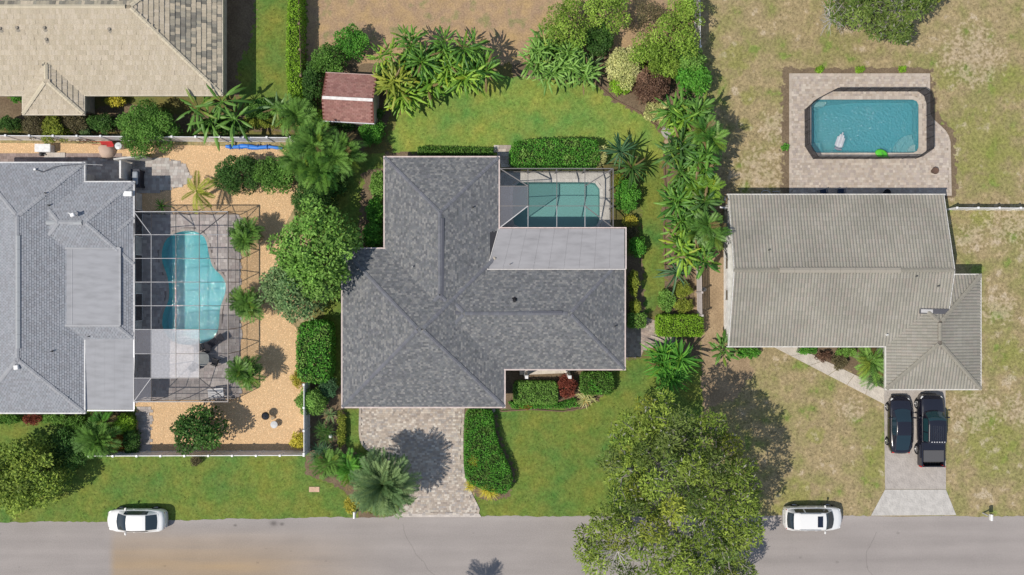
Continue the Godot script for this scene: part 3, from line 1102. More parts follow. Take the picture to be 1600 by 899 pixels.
# ---------------------------------------------------------------- the middle house
func build_main_house() -> void:
	var he := 2.65
	var bl := [block(601, 246, 779, 550, he, 0.34), block(535, 389, 788, 636, he, 0.34), block(640, 401, 976, 577, he, 0.34)]
	var o := thing("shingled_house", "middle house with dark grey shingled hip roof and a flat grey porch roof", "house")
	for b in bl: cover(PackedVector2Array([Vector2(b.x0, b.z0), Vector2(b.x1, b.z0), Vector2(b.x1, b.z1), Vector2(b.x0, b.z1)]))
	obj("roof", roof_deck(bl, lin(0.05, 0.05, 0.055)), M.shingle, o)
	var tones := [hue(106, 108, 111), hue(114, 116, 119), hue(123, 124, 125), hue(100, 102, 106), hue(110, 112, 116), hue(133, 133, 133)]
	var lanai := Rect2(at(765, 360, 2.7).x, at(765, 362, 2.7).z, 11.0, 2.9)
	obj("shingle", courses(bl, 0, 0.19, 0.14, 0.012, func(_s, _c, _r, _k): return vary(tones[rng.randi() % tones.size()], 0.12), [lanai]), M.shingle, o, "stuff")
	obj("hip_cap", hip_caps(bl, 0.14, 0.2, hue(112, 114, 121), 0.12), M.shingle, o, "stuff")
	for i in 3:
		eaves(o, bl[i], 0.2, lin(0.62, 0.52, 0.49), ["s", "", "w"][i])
	obj("soffit", soffits(bl, lin(0.5, 0.46, 0.42)), M.paint, o)
	obj("wall", house_walls(bl, 0.55, lin(0.55, 0.50, 0.44)), M.wall, o)
	var y1 := 4.2
	ridge_vent(o, roof_point(bl, 690.5, 341) + UP * 0.03, roof_point(bl, 690.5, 470) + UP * 0.03, 0.15, hue(100, 102, 110))
	ridge_vent(o, roof_point(bl, 711, 489) + UP * 0.03, roof_point(bl, 879, 489) + UP * 0.03, 0.15, hue(100, 102, 110))
	vent_pipe(o, roof_point(bl, 645, 417), 0.05, 0.28, lin(0.4, 0.4, 0.4))
	vent_pipe(o, roof_point(bl, 739, 324), 0.05, 0.22, lin(0.05, 0.05, 0.05))
	vent_pipe(o, roof_point(bl, 804, 470), 0.11, 0.2, lin(0.015, 0.015, 0.018))
	vent_pipe(o, roof_point(bl, 961, 510), 0.05, 0.25, lin(0.05, 0.05, 0.05))
	# flat panelled porch roof at the back
	var n := 9
	for i in n:
		var s := Shape.new()
		var f0 := float(i) / n
		var f1 := float(i + 1) / n
		var a := at(lerpf(779.5, 976, f0), 357.5, 2.66); var b := at(lerpf(779.5, 976, f1), 357.5, 2.66)
		var d := at(lerpf(762, 976, f1), 420.5, 3.06); var e := at(lerpf(762, 976, f0), 420.5, 3.06)
		var g := Vector3(0.005, 0, 0)
		s.quad(e + g, d - g, b - g, a + g, hue(156, 155, 158))
		s.quad(a + g, b - g, b - g - UP * 0.1, a + g - UP * 0.1, hue(190, 186, 184))
		s.quad(e + g - UP * 0.03, d - g - UP * 0.03, d - g, e + g, hue(210, 205, 204))
		s.quad(a + g, a + g - UP * 0.1, e + g - UP * 0.1, e + g, hue(190, 186, 184))
		s.quad(b - g, d - g, d - g - UP * 0.1, b - g - UP * 0.1, hue(190, 186, 184))
		obj("porch_roof_panel", s, M.membrane, o)
	var trim := Shape.new()
	var ta := at(779, 357, 2.64); var tb := at(977, 357, 2.64); var tc := at(977, 421, 3.06); var td := at(761, 421, 3.06)
	trim.beam(ta + Vector3(0, 0, -0.04), tb + Vector3(0.09, 0, -0.04), 0.08, 0.16, hue(225, 205, 200))
	trim.beam(tb + Vector3(0.05, 0, 0.0), tc + Vector3(0.05, 0, 0.0), 0.08, 0.16, hue(225, 212, 208))
	trim.beam(td + UP * 0.02, tc + Vector3(0.0, 0.02, 0), 0.07, 0.07, hue(215, 210, 208))
	trim.beam(ta + UP * 0.02, td + UP * 0.02, 0.06, 0.05, hue(205, 202, 200))
	obj("porch_roof_trim", trim, M.vinyl, o)
	vent_pipe(o, at(797, 413, 3.0), 0.03, 0.35, lin(0.12, 0.1, 0.1))
	vent_pipe(o, at(773, 404, 3.0), 0.06, 0.1, lin(0.5, 0.45, 0.38))
	# garage door, front door, windows
	var south := Vector3.BACK
	var zf: float = bl[1].z1 - 0.55
	opening(o, "garage_door", Vector3(at(648, 636).x, 1.08, zf), south, 4.9, 2.15, lin(0.75, 0.72, 0.68), lin(0.72, 0.69, 0.64), "door_panel", false)
	var ze: float = bl[2].z1 - 0.55
	opening(o, "front_door", Vector3(at(866, 577).x, 1.07, ze), south, 1.0, 2.1, lin(0.8, 0.8, 0.78), lin(0.12, 0.1, 0.08), "door_panel", false)
	for x in [830.0, 925.0]: opening(o, "window", Vector3(at(x, 577).x, 1.4, ze), south, 1.5, 1.3, lin(0.8, 0.8, 0.78), lin(0.03, 0.04, 0.05), "pane", true)
	for z in [430.0, 520.0]: opening(o, "window", Vector3(bl[2].x1 - 0.55, 1.4, at(0, z).z), Vector3.RIGHT, 1.3, 1.2, lin(0.8, 0.8, 0.78), lin(0.03, 0.04, 0.05), "pane", true)
	for z in [300.0, 350.0]: opening(o, "window", Vector3(bl[0].x0 + 0.55, 1.4, at(0, z).z), Vector3.LEFT, 1.3, 1.2, lin(0.8, 0.8, 0.78), lin(0.03, 0.04, 0.05), "pane", true)
	for x in [640.0, 730.0]: opening(o, "window", Vector3(at(x, 246).x, 1.4, bl[0].z0 + 0.55), Vector3.FORWARD, 1.4, 1.2, lin(0.8, 0.8, 0.78), lin(0.03, 0.04, 0.05), "pane", true)
	# entry porch: pale step and a white column under the front eave
	var step := Shape.new()
	extrude(step, ring([812, 560, 884, 560, 884, 583, 812, 586]), 0.0, 0.12, lin(0.62, 0.57, 0.5))
	obj("entry_step", step, M.concrete, o)
	for x in [822.0, 887.0]:
		var c := Shape.new()
		c.box(at(x, 584) + UP * 1.25, Vector3(0.26, 2.5, 0.26), lin(0.75, 0.74, 0.72), Basis(), 0.02)
		c.box(at(x, 584) + UP * 0.1, Vector3(0.4, 0.2, 0.4), lin(0.75, 0.74, 0.72), Basis(), 0.02)
		obj("column", c, M.paint, o)

# ---------------------------------------------------------------- the grey house on the left
func build_grey_house() -> void:
	var he := 2.65
	var cap := 0.37
	var bl := [block(-41, 255, 131, 645, he, 0.333), block(40, 285, 208, 413, he, 0.333), block(60, 340, 208, 531, he, 0.333, false, cap)]
	var o := thing("grey_roofed_house", "house with pale grey shingles and stained flat roof patches beside the kidney pool", "house")
	for b in bl: cover(PackedVector2Array([Vector2(b.x0, b.z0), Vector2(b.x1, b.z0), Vector2(b.x1, b.z1), Vector2(b.x0, b.z1)]))
	obj("roof", roof_deck(bl, lin(0.13, 0.14, 0.15)), M.shingle, o)
	var tones := [hue(155, 158, 165), hue(150, 154, 161), hue(145, 147, 153)]
	obj("shingle", courses(bl, 0, 0.25, 0.17, 0.024, func(_s, _c, _r, _k): return vary(tones[rng.randi() % tones.size()], 0.05)), M.shingle, o, "stuff")
	obj("hip_cap", hip_caps(bl, 0.15, 0.25, hue(159, 161, 166), 0.06), M.shingle, o, "stuff")
	for i in 3: eaves(o, bl[i], 0.2, lin(0.66, 0.66, 0.67), ["", "ws", "wn"][i])
	obj("soffit", soffits(bl, lin(0.6, 0.6, 0.6)), M.paint, o)
	obj("wall", house_walls(bl, 0.6, lin(0.6, 0.59, 0.57)), M.wall, o)
	ridge_vent(o, roof_point(bl, 28, 368) + UP * 0.03, roof_point(bl, 28, 545) + UP * 0.03, 0.16, hue(166, 170, 174))
	ridge_vent(o, roof_point(bl, 72, 348) + UP * 0.03, roof_point(bl, 128, 348) + UP * 0.03, 0.16, hue(166, 170, 174))
	# the sunk flat deck and the lower flat roof
	var d := Shape.new()
	var yd := he + cap + 0.012
	var p := [at(98, 509, yd + 0.02), at(187, 509, yd), at(187, 388, yd), at(98, 388, yd + 0.02)]
	d.quad(p[0], p[1], p[2], p[3], hue(147, 149, 155))
	obj("flat_deck", d, M.membrane, o)
	var trim := Shape.new()
	for i in 4: trim.beam(p[i] + UP * 0.015, p[(i + 1) % 4] + UP * 0.015, 0.16, 0.03, hue(158, 160, 165))
	trim.beam(at(112, 389, yd + 0.02), at(112, 508, yd + 0.02), 0.05, 0.03, hue(162, 164, 169))
	obj("deck_flashing", trim, M.membrane, o)
	var y2 := 2.52
	var low := Shape.new()
	for i in 5:
		var a0 := lerpf(133.0, 208.5, i / 5.0)
		var a1 := lerpf(133.0, 208.5, (i + 1) / 5.0)
		low.quad(at(a0, 640, y2) , at(a1, 640, y2) - Vector3(0.004, 0, 0), at(a1, 520, y2 + 0.18) - Vector3(0.004, 0, 0), at(a0, 520, y2 + 0.18), hue(145, 147, 153))
	low.quad(at(133, 640, y2 - 0.14), at(208.5, 640, y2 - 0.14), at(208.5, 640, y2), at(133, 640, y2), hue(190, 190, 194))
	low.quad(at(208.5, 640, y2 - 0.14), at(208.5, 520, y2 + 0.04), at(208.5, 520, y2 + 0.18), at(208.5, 640, y2), hue(190, 190, 194))
	obj("low_flat_roof", low, M.membrane, o)
	var gut := Shape.new()
	gut.beam(at(209.5, 640, y2 - 0.04), at(209.5, 526, y2 + 0.1), 0.1, 0.14, hue(120, 122, 128))
	gut.beam(at(133, 641.5, y2 - 0.05), at(210, 641.5, y2 - 0.05), 0.1, 0.14, hue(120, 122, 128))
	gut.beam(at(210, 286, he - 0.05), at(210, 526, he - 0.05), 0.11, 0.1, hue(90, 92, 100))
	obj("gutter", gut, M.metal, o)
	# vents, a mast and a small box
	vent_pipe(o, roof_point(bl, 72, 302), 0.05, 0.25, lin(0.06, 0.06, 0.06))
	vent_pipe(o, roof_point(bl, 77, 321), 0.05, 0.25, lin(0.06, 0.06, 0.06))
	vent_pipe(o, roof_point(bl, 82, 549), 0.05, 0.25, lin(0.05, 0.05, 0.05))
	vent_pipe(o, roof_point(bl, 139, 526), 0.04, 0.2, lin(0.1, 0.1, 0.1))
	var tv := Shape.new()
	var q := roof_point(bl, 119, 337)
	tv.tube([q - UP * 0.1, q + UP * 0.45], [0.03, 0.03], 6, lin(0.5, 0.5, 0.5))
	tv.box(q + UP * 0.5, Vector3(0.34, 0.24, 0.3), lin(0.85, 0.85, 0.86), Basis(UP, 0.4), 0.05)
	tv.beam(q + UP * 0.45, q + Vector3(-0.36, 0.5, -0.16), 0.06, 0.05, lin(0.8, 0.8, 0.8))
	obj("roof_ventilator", tv, M.paint, o)
	var bx := Shape.new()
	bx.box(roof_point(bl, 27, 574) + UP * 0.12, Vector3(0.34, 0.26, 0.34), lin(0.88, 0.88, 0.88), Basis(UP, 0.1), 0.03)
	obj("roof_box", bx, M.paint, o)
	var bx2 := Shape.new()
	bx2.box(roof_point(bl, 200, 303) + UP * 0.06, Vector3(0.68, 0.16, 0.4), lin(0.9, 0.9, 0.9), Basis(), 0.03)
	obj("gutter_cover", bx2, M.paint, o)
	var mast := Shape.new()
	mast.tube([at(55, 265, 2.9), at(66, 269, 3.0), at(86, 260, 3.1), at(131, 256.5, 2.9)], [0.03, 0.03, 0.03, 0.02], 5, lin(0.12, 0.12, 0.13))
	mast.tube([at(131, 256.5, 2.9), at(160, 258, 2.6)], [0.02, 0.02], 5, lin(0.6, 0.6, 0.6))
	mast.box(at(54, 265, 2.95), Vector3(0.16, 0.12, 0.14), lin(0.85, 0.85, 0.85))
	obj("cable_run", mast, M.plain, o)
	# sliding doors to the pool, front windows
	for z in [350.0, 420.0, 480.0]:
		opening(o, "sliding_door", Vector3(bl[1].x1 - 0.6, 1.05, at(0, z).z), Vector3.RIGHT, 2.2, 2.05, lin(0.8, 0.8, 0.8), lin(0.03, 0.035, 0.04), "pane", true)
	for x in [20.0, 80.0]: opening(o, "window", Vector3(at(x, 645).x, 1.4, bl[0].z1 - 0.6), Vector3.BACK, 1.5, 1.2, lin(0.8, 0.8, 0.8), lin(0.03, 0.04, 0.05), "pane", true)
	var wall2 := Shape.new()
	var wa := at(170, 572)
	wall2.box(Vector3(wa.x + 0.55, 1.22, wa.z - 0.35), Vector3(3.5, 2.44, 6.4), lin(0.58, 0.57, 0.55))
	obj("wall", wall2, M.wall, o)

# ---------------------------------------------------------------- the cream tiled house, upper left
func build_cream_house() -> void:
	var he := 2.7
	var bl := [block(-190, -92, 346, 148, he, 0.4), block(36, 60, 130, 178, he, 0.4), block(-60, -150, 31, 40, he + 0.9, 0.4)]
	var o := thing("cream_tiled_house", "cream tiled hip roof house with a mildewed shady side and small porch gable", "house")
	for i in 2:
		var b: Block = bl[i]
		cover(PackedVector2Array([Vector2(b.x0, b.z0), Vector2(b.x1, b.z0), Vector2(b.x1, b.z1), Vector2(b.x0, b.z1)]))
	obj("roof", roof_deck(bl, lin(0.35, 0.3, 0.22)), M.tile, o)
	var f := FastNoiseLite.new()
	f.seed = 77
	f.frequency = 0.5
	var clean := [hue(196, 184, 164), hue(193, 181, 160), hue(200, 188, 169), hue(190, 178, 157)]
	var grey := [hue(150, 146, 134), hue(136, 132, 122), hue(162, 155, 140), hue(126, 122, 113), hue(172, 164, 146)]
	var tone := func(side, c, r, _k):
		var e := f.get_noise_2d(c.x * 1.6, c.z * 2.4)
		if side == "north" and c.z < -15.0: return vary(grey[rng.randi() % grey.size()] if e < 0.25 else clean[0], 0.12)
		if side == "east" and c.x > -26.0: return vary(grey[rng.randi() % grey.size()] if e + (0.3 if r > 5 else -0.1) > -0.05 else clean[1], 0.1)
		return vary(clean[rng.randi() % clean.size()] * (0.97 if e < 0.0 else 1.0), 0.035)
	obj("roof_tile", courses(bl, 2, 0.24, 0.37, 0.06, tone), M.tile, o, "stuff")
	obj("hip_cap", hip_caps(bl, 0.15, 0.36, hue(206, 195, 172), 0.05, 0.05), M.tile, o, "stuff")
	for i in 3: eaves(o, bl[i], 0.2, lin(0.62, 0.55, 0.44), ["", "n", "n"][i])
	obj("soffit", soffits(bl.slice(0, 2), lin(0.5, 0.45, 0.38)), M.paint, o)
	obj("wall", house_walls(bl.slice(0, 2), 0.6, lin(0.6, 0.53, 0.42)), M.wall, o)
	for p in [[1, 45], [27, 44], [70, 44], [73, 62], [171, 46]]: vent_pipe(o, roof_point(bl, p[0], p[1]), 0.11, 0.16, lin(0.3, 0.27, 0.22))
	for x in [165.0, 215.0, 290.0]: opening(o, "window", Vector3(at(x, 148).x, 1.4, bl[0].z1 - 0.6), Vector3.BACK, 1.4, 1.2, lin(0.8, 0.78, 0.72), lin(0.03, 0.04, 0.05), "pane", true)
	opening(o, "front_door", Vector3(at(83, 178).x, 1.05, bl[1].z1 - 0.6), Vector3.BACK, 1.0, 2.1, lin(0.8, 0.78, 0.72), lin(0.2, 0.12, 0.07), "door_panel", false)

# ---------------------------------------------------------------- the barrel-tiled house on the right
func build_tile_house() -> void:
	var he := 2.7
	var bl := [block(1138, 305, 1475.5, 541, he, 0.25, true), block(1385, 430, 1532, 608, he, 0.25)]
	var o := thing("barrel_tiled_house", "greige barrel tiled house with white end wall and a double garage wing", "house")
	for b in bl: cover(PackedVector2Array([Vector2(b.x0, b.z0), Vector2(b.x1, b.z0), Vector2(b.x1, b.z1), Vector2(b.x0, b.z1)]))
	obj("roof", roof_deck(bl, lin(0.2, 0.18, 0.16)), M.tile, o)
	var f := FastNoiseLite.new()
	f.seed = 78
	f.frequency = 0.22
	var tones := [hue(157, 154, 144), hue(154, 151, 141), hue(160, 156, 147), hue(153, 150, 140), hue(159, 153, 144)]
	var tone := func(_side, c, _r, k):
		var e := 1.0 + 0.2 * f.get_noise_2d(c.x, c.z)
		var t: Color = tones[rng.randi() % tones.size()]
		return vary(Color(t.r * e, t.g * e, t.b * e), 0.03)
	obj("roof_tile", courses(bl, 1, 0.24, 0.36, 0.03, tone), M.tile, o, "stuff")
	obj("hip_cap", hip_caps(bl, 0.15, 0.34, hue(150, 146, 135), 0.05, 0.07), M.tile, o, "stuff")
	eaves(o, bl[0], 0.2, lin(0.66, 0.64, 0.6), "ew")
	eaves(o, bl[1], 0.2, lin(0.66, 0.64, 0.6), "")
	var b: Block = bl[0]
	var mz: float = (b.z0 + b.z1) * 0.5
	var top: float = b.he + (b.z1 - b.z0) * 0.5 * b.p
	for x in [b.x0 + 0.03, b.x1 - 0.03]:
		for z in [b.z0, b.z1]:
			var barge := Shape.new()
			barge.beam(Vector3(x, b.he - 0.06, z), Vector3(x, top - 0.06, mz), 0.05, 0.2, lin(0.75, 0.74, 0.72))
			obj("bargeboard", barge, M.paint, o)
	obj("soffit", soffits(bl, lin(0.6, 0.6, 0.58)), M.paint, o)
	var walls := Shape.new()
	walls.box(Vector3((b.x0 + b.x1) * 0.5, 1.3, mz), Vector3(b.x1 - b.x0 - 0.8, 2.6, b.z1 - b.z0 - 1.1), lin(0.86, 0.86, 0.87))
	walls.box(Vector3((bl[1].x0 + bl[1].x1) * 0.5, 1.295, (bl[1].z0 + bl[1].z1) * 0.5), Vector3(bl[1].x1 - bl[1].x0 - 1.1, 2.59, bl[1].z1 - bl[1].z0 - 1.1), lin(0.8, 0.8, 0.8))
	obj("wall", walls, M.wall, o)
	for z in [413.0, 461.0]: opening(o, "window", Vector3(b.x0 + 0.4, 1.35, at(0, z).z), Vector3.LEFT, 0.85, 1.6, lin(0.85, 0.85, 0.85), lin(0.10, 0.11, 0.12), "pane", true)
	opening(o, "garage_door", Vector3(at(1430, 608).x - 0.6, 1.08, bl[1].z1 - 0.55), Vector3.BACK, 4.9, 2.15, lin(0.8, 0.8, 0.8), lin(0.7, 0.7, 0.68), "door_panel", false)
	opening(o, "front_door", Vector3(at(1225, 541).x, 1.05, b.z1 - 0.55), Vector3.BACK, 1.0, 2.1, lin(0.8, 0.8, 0.8), lin(0.2, 0.14, 0.1), "door_panel", false)
	for x in [1180.0, 1300.0, 1350.0]: opening(o, "window", Vector3(at(x, 541).x, 1.4, b.z1 - 0.55), Vector3.BACK, 1.4, 1.2, lin(0.85, 0.85, 0.85), lin(0.04, 0.05, 0.06), "pane", true)
	for x in [1240.0, 1400.0]: opening(o, "sliding_door", Vector3(at(x, 305).x, 1.05, b.z0 + 0.55), Vector3.FORWARD, 2.4, 2.05, lin(0.85, 0.85, 0.85), lin(0.04, 0.05, 0.06), "pane", true)
	var my := b.he + (b.z1 - b.z0) * 0.5 * b.p + 0.09
	ridge_vent(o, Vector3(at(1218, 422, my).x, my, mz), Vector3(at(1408, 422, my).x, my, mz), 0.2, hue(160, 154, 143))
	for p in [[1201, 391], [1431, 432], [1466, 447]]: vent_pipe(o, roof_point(bl, p[0], p[1]) + UP * 0.05, 0.045, 0.22, lin(0.1, 0.1, 0.1))
	vent_pipe(o, roof_point(bl, 1385, 523) + UP * 0.05, 0.05, 0.22, lin(0.8, 0.8, 0.8))
	var fl := Shape.new()
	var fa := roof_point(bl, 1436, 486) + UP * 0.08
	var fb := roof_point(bl, 1482, 487) + UP * 0.08
	fl.beam(fa, fb, 0.42, 0.05, lin(0.10, 0.10, 0.11))
	fl.beam(fa.lerp(fb, 0.05) + UP * 0.03, fa.lerp(fb, 0.45) + UP * 0.03, 0.26, 0.03, lin(0.55, 0.54, 0.53))
	obj("valley_flashing", fl, M.membrane, o)
	var corner := Shape.new()
	corner.beam(at(1133, 312, 2.4), at(1133, 308, 0.1), 0.1, 0.1, lin(0.8, 0.8, 0.8))
	corner.beam(at(1125, 324, 2.3), at(1138, 325, 2.3), 0.12, 0.1, lin(0.8, 0.8, 0.8))
	obj("downspout", corner, M.vinyl, o)

func build_shed() -> void:
	var h := 2.35
	var o := thing("garden_shed", "small shed with rust red shingle roof and white ridge strip", "shed", Vector3(at(545, 152, 2.7).x, 0, at(545, 152, 2.7).z), deg_to_rad(-3.0))
	var s := Shape.new()
	var hx := 2.0
	var zn := -1.9
	var zs := 1.85
	var zr := 0.25
	var top := h + 0.85
	var cn := hue(150, 92, 82)
	s.quad(Vector3(hx, h, zn), Vector3(-hx, h, zn), Vector3(-hx, top, zr), Vector3(hx, top, zr), cn * 0.5)
	s.quad(Vector3(-hx, h - 0.02, zs), Vector3(hx, h - 0.02, zs), Vector3(hx, top, zr), Vector3(-hx, top, zr), cn * 0.5)
	for x in [-hx + 0.12, hx - 0.12]: s.tri(Vector3(x, h, zn), Vector3(x, top, zr), Vector3(x, h, zs), lin(0.5, 0.42, 0.36))
	obj("roof", s, M.shingle, o)
	var sh := Shape.new()
	var tones := [hue(155, 114, 106), hue(148, 107, 100), hue(161, 121, 113), hue(142, 102, 96), hue(153, 115, 107)]
	for k in 2:
		var a := Vector3(-hx, h, zs) if k else Vector3(hx, h, zn)
		var u := Vector3.RIGHT if k else Vector3.LEFT
		var g := Vector3(0, top, zr) - Vector3(0, h, zs if k else zn)
		var len := g.length()
		g /= len
		var nn := u.cross(g)
		for r in int(len / 0.145):
			for c in 15:
				var p := a + u * (c * 0.27 - (0.0 if r % 2 else 0.13) + 0.13) + g * (r * 0.145)
				if (p - a).dot(u) < 0.1 or (p - a).dot(u) > hx * 2.0 - 0.1: continue
				var t := nn * 0.014
				var col := vary(tones[rng.randi() % tones.size()], 0.1)
				sh.quad(p - u * 0.13 + t, p + u * 0.13 + t, p + u * 0.13 + g * 0.15 + t * 0.3, p - u * 0.13 + g * 0.15 + t * 0.3, col)
				sh.quad(p - u * 0.13 - t, p + u * 0.13 - t, p + u * 0.13 + t, p - u * 0.13 + t, col)
	obj("shingle", sh, M.shingle, o, "stuff")
	var rg := Shape.new()
	rg.box(Vector3(0.02, top + 0.035, zr), Vector3(hx * 2.0 - 0.1, 0.07, 0.24), lin(0.85, 0.8, 0.78), Basis(), 0.015)
	obj("ridge_strip", rg, M.vinyl, o)
	var w := Shape.new()
	w.box(Vector3(0, h * 0.5 - 0.02, -0.02), Vector3(hx * 2.0 - 0.3, h - 0.06, zs - zn - 0.36), lin(0.55, 0.48, 0.42))
	obj("wall", w, M.wall, o)
	var tr := Shape.new()
	tr.box(Vector3(0, h - 0.06, zs + 0.03), Vector3(hx * 2.0, 0.14, 0.06), lin(0.75, 0.75, 0.78))
	tr.box(Vector3(0, h - 0.06, zn - 0.03), Vector3(hx * 2.0, 0.14, 0.06), lin(0.5, 0.36, 0.32))
	obj("eave_trim", tr, M.paint, o)
	opening(o, "shed_door", Vector3(0.3, 1.0, zs - 0.2), Vector3.BACK, 1.4, 1.95, lin(0.7, 0.7, 0.7), lin(0.5, 0.44, 0.4), "door_panel", false)
	cover(ring([505, 113, 585, 113, 585, 190, 505, 190]))

# ---------------------------------------------------------------- pools
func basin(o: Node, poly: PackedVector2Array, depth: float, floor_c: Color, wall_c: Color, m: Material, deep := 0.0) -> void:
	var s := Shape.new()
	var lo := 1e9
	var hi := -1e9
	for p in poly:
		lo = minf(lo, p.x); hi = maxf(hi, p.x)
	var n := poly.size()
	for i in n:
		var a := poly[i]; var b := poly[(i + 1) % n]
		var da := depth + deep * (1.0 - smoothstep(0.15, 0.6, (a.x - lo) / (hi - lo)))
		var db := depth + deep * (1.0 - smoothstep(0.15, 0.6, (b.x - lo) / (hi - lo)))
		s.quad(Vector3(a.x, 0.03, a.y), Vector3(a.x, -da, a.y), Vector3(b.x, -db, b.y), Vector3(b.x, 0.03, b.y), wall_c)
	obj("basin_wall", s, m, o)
	var f := Shape.new()
	for k in 12:
		var x0 := lerpf(lo, hi, k / 12.0)
		var x1 := lerpf(lo, hi, (k + 1) / 12.0)
		var strip := PackedVector2Array([Vector2(x0, -100), Vector2(x1, -100), Vector2(x1, 100), Vector2(x0, 100)])
		for p in Geometry2D.intersect_polygons(poly, strip):
			var t := Geometry2D.triangulate_polygon(p)
			var k0 := f.v.size()
			for q in p:
				f.v.append(Vector3(q.x, -depth - deep * (1.0 - smoothstep(0.15, 0.6, (q.x - lo) / (hi - lo))), q.y))
				f.n.append(UP); f.c.append(floor_c)
			for i in range(0, t.size(), 3):
				var turn: float = (p[t[i + 1]] - p[t[i]]).cross(p[t[i + 2]] - p[t[i]])
				f.ix.append(k0 + t[i]); f.ix.append(k0 + t[i + (1 if turn > 0 else 2)]); f.ix.append(k0 + t[i + (2 if turn > 0 else 1)])
	obj("basin_floor", f, m, o)

func coping(o: Node, poly: PackedVector2Array, w: float, y: float, long: float, cols: Array, m: Material) -> void:
	var out: PackedVector2Array = Geometry2D.offset_polygon(poly, w, Geometry2D.JOIN_ROUND)[0]
	var n := poly.size()
	var total := 0.0
	for i in n: total += poly[i].distance_to(poly[(i + 1) % n])
	var count := int(total / long)
	var pts := []
	for c in count + 1:
		var d := total * c / count
		var i := 0
		while i < n - 1 and d > poly[i].distance_to(poly[(i + 1) % n]):
			d -= poly[i].distance_to(poly[(i + 1) % n])
			i += 1
		var a := poly[i]; var b := poly[(i + 1) % n]
		pts.append(a.lerp(b, clampf(d / maxf(a.distance_to(b), 0.001), 0, 1)))
	for c in count:
		var a: Vector2 = pts[c]; var b: Vector2 = pts[c + 1]
		var ea := nearest(a, out); var eb := nearest(b, out)
		var s := Shape.new()
		var mid := (a + b + ea + eb) * 0.25
		var q := []
		for p in [a, b, eb, ea]: q.append(mid + (p - mid) * 0.975)
		var col := vary(cols[rng.randi() % cols.size()], 0.08)
		var hh := y + rf(-0.001, 0.002)
		extrude(s, PackedVector2Array(q), y - 0.05, hh, col)
		obj("coping_stone", s, m, o)

func border(poly: PackedVector2Array, w: float, y: float, long: float, cols: Array) -> Shape:
	# a soldier course of stones along the inside of an outline
	var s := Shape.new()
	var inner: PackedVector2Array = Geometry2D.offset_polygon(poly, -w)[0]
	for i in poly.size():
		var a := poly[i]; var b := poly[(i + 1) % poly.size()]
		var n := maxi(1, roundi(a.distance_to(b) / long))
		for j in n:
			var p := a.lerp(b, float(j) / n); var q := a.lerp(b, float(j + 1) / n)
			var r := nearest(q, inner); var t := nearest(p, inner)
			var mid := (p + q + r + t) * 0.25
			var v := []
			for e in [p, q, r, t]:
				var f: Vector2 = mid + (e - mid) * 0.97
				v.append(f)
			extrude(s, PackedVector2Array(v), y - 0.03, y + rf(-0.001, 0.002), vary(cols[rng.randi() % cols.size()], 0.1)) if v[0].distance_to(v[2]) > 0.05 and Geometry2D.triangulate_polygon(PackedVector2Array(v)).size() == 6 else null
	return s

func nearest(p: Vector2, poly: PackedVector2Array) -> Vector2:
	var best := 1e9
	var out := p
	for i in poly.size():
		var q := Geometry2D.get_closest_point_to_segment(p, poly[i], poly[(i + 1) % poly.size()])
		if q.distance_to(p) < best:
			best = q.distance_to(p); out = q
	return out

func water(o: Node, poly: PackedVector2Array, y: float, m: Material) -> void:
	obj("water_surface", sheet(poly, y, Color.WHITE), m, o)

func pool_floor_mat(called: String, noise_seed: int, bright: float) -> StandardMaterial3D:
	# plaster flecked with lighter aggregate
	return mat(called, 0.7, grain(noise_seed, 0.06, 0.62, 1.0, 4), 0.7)

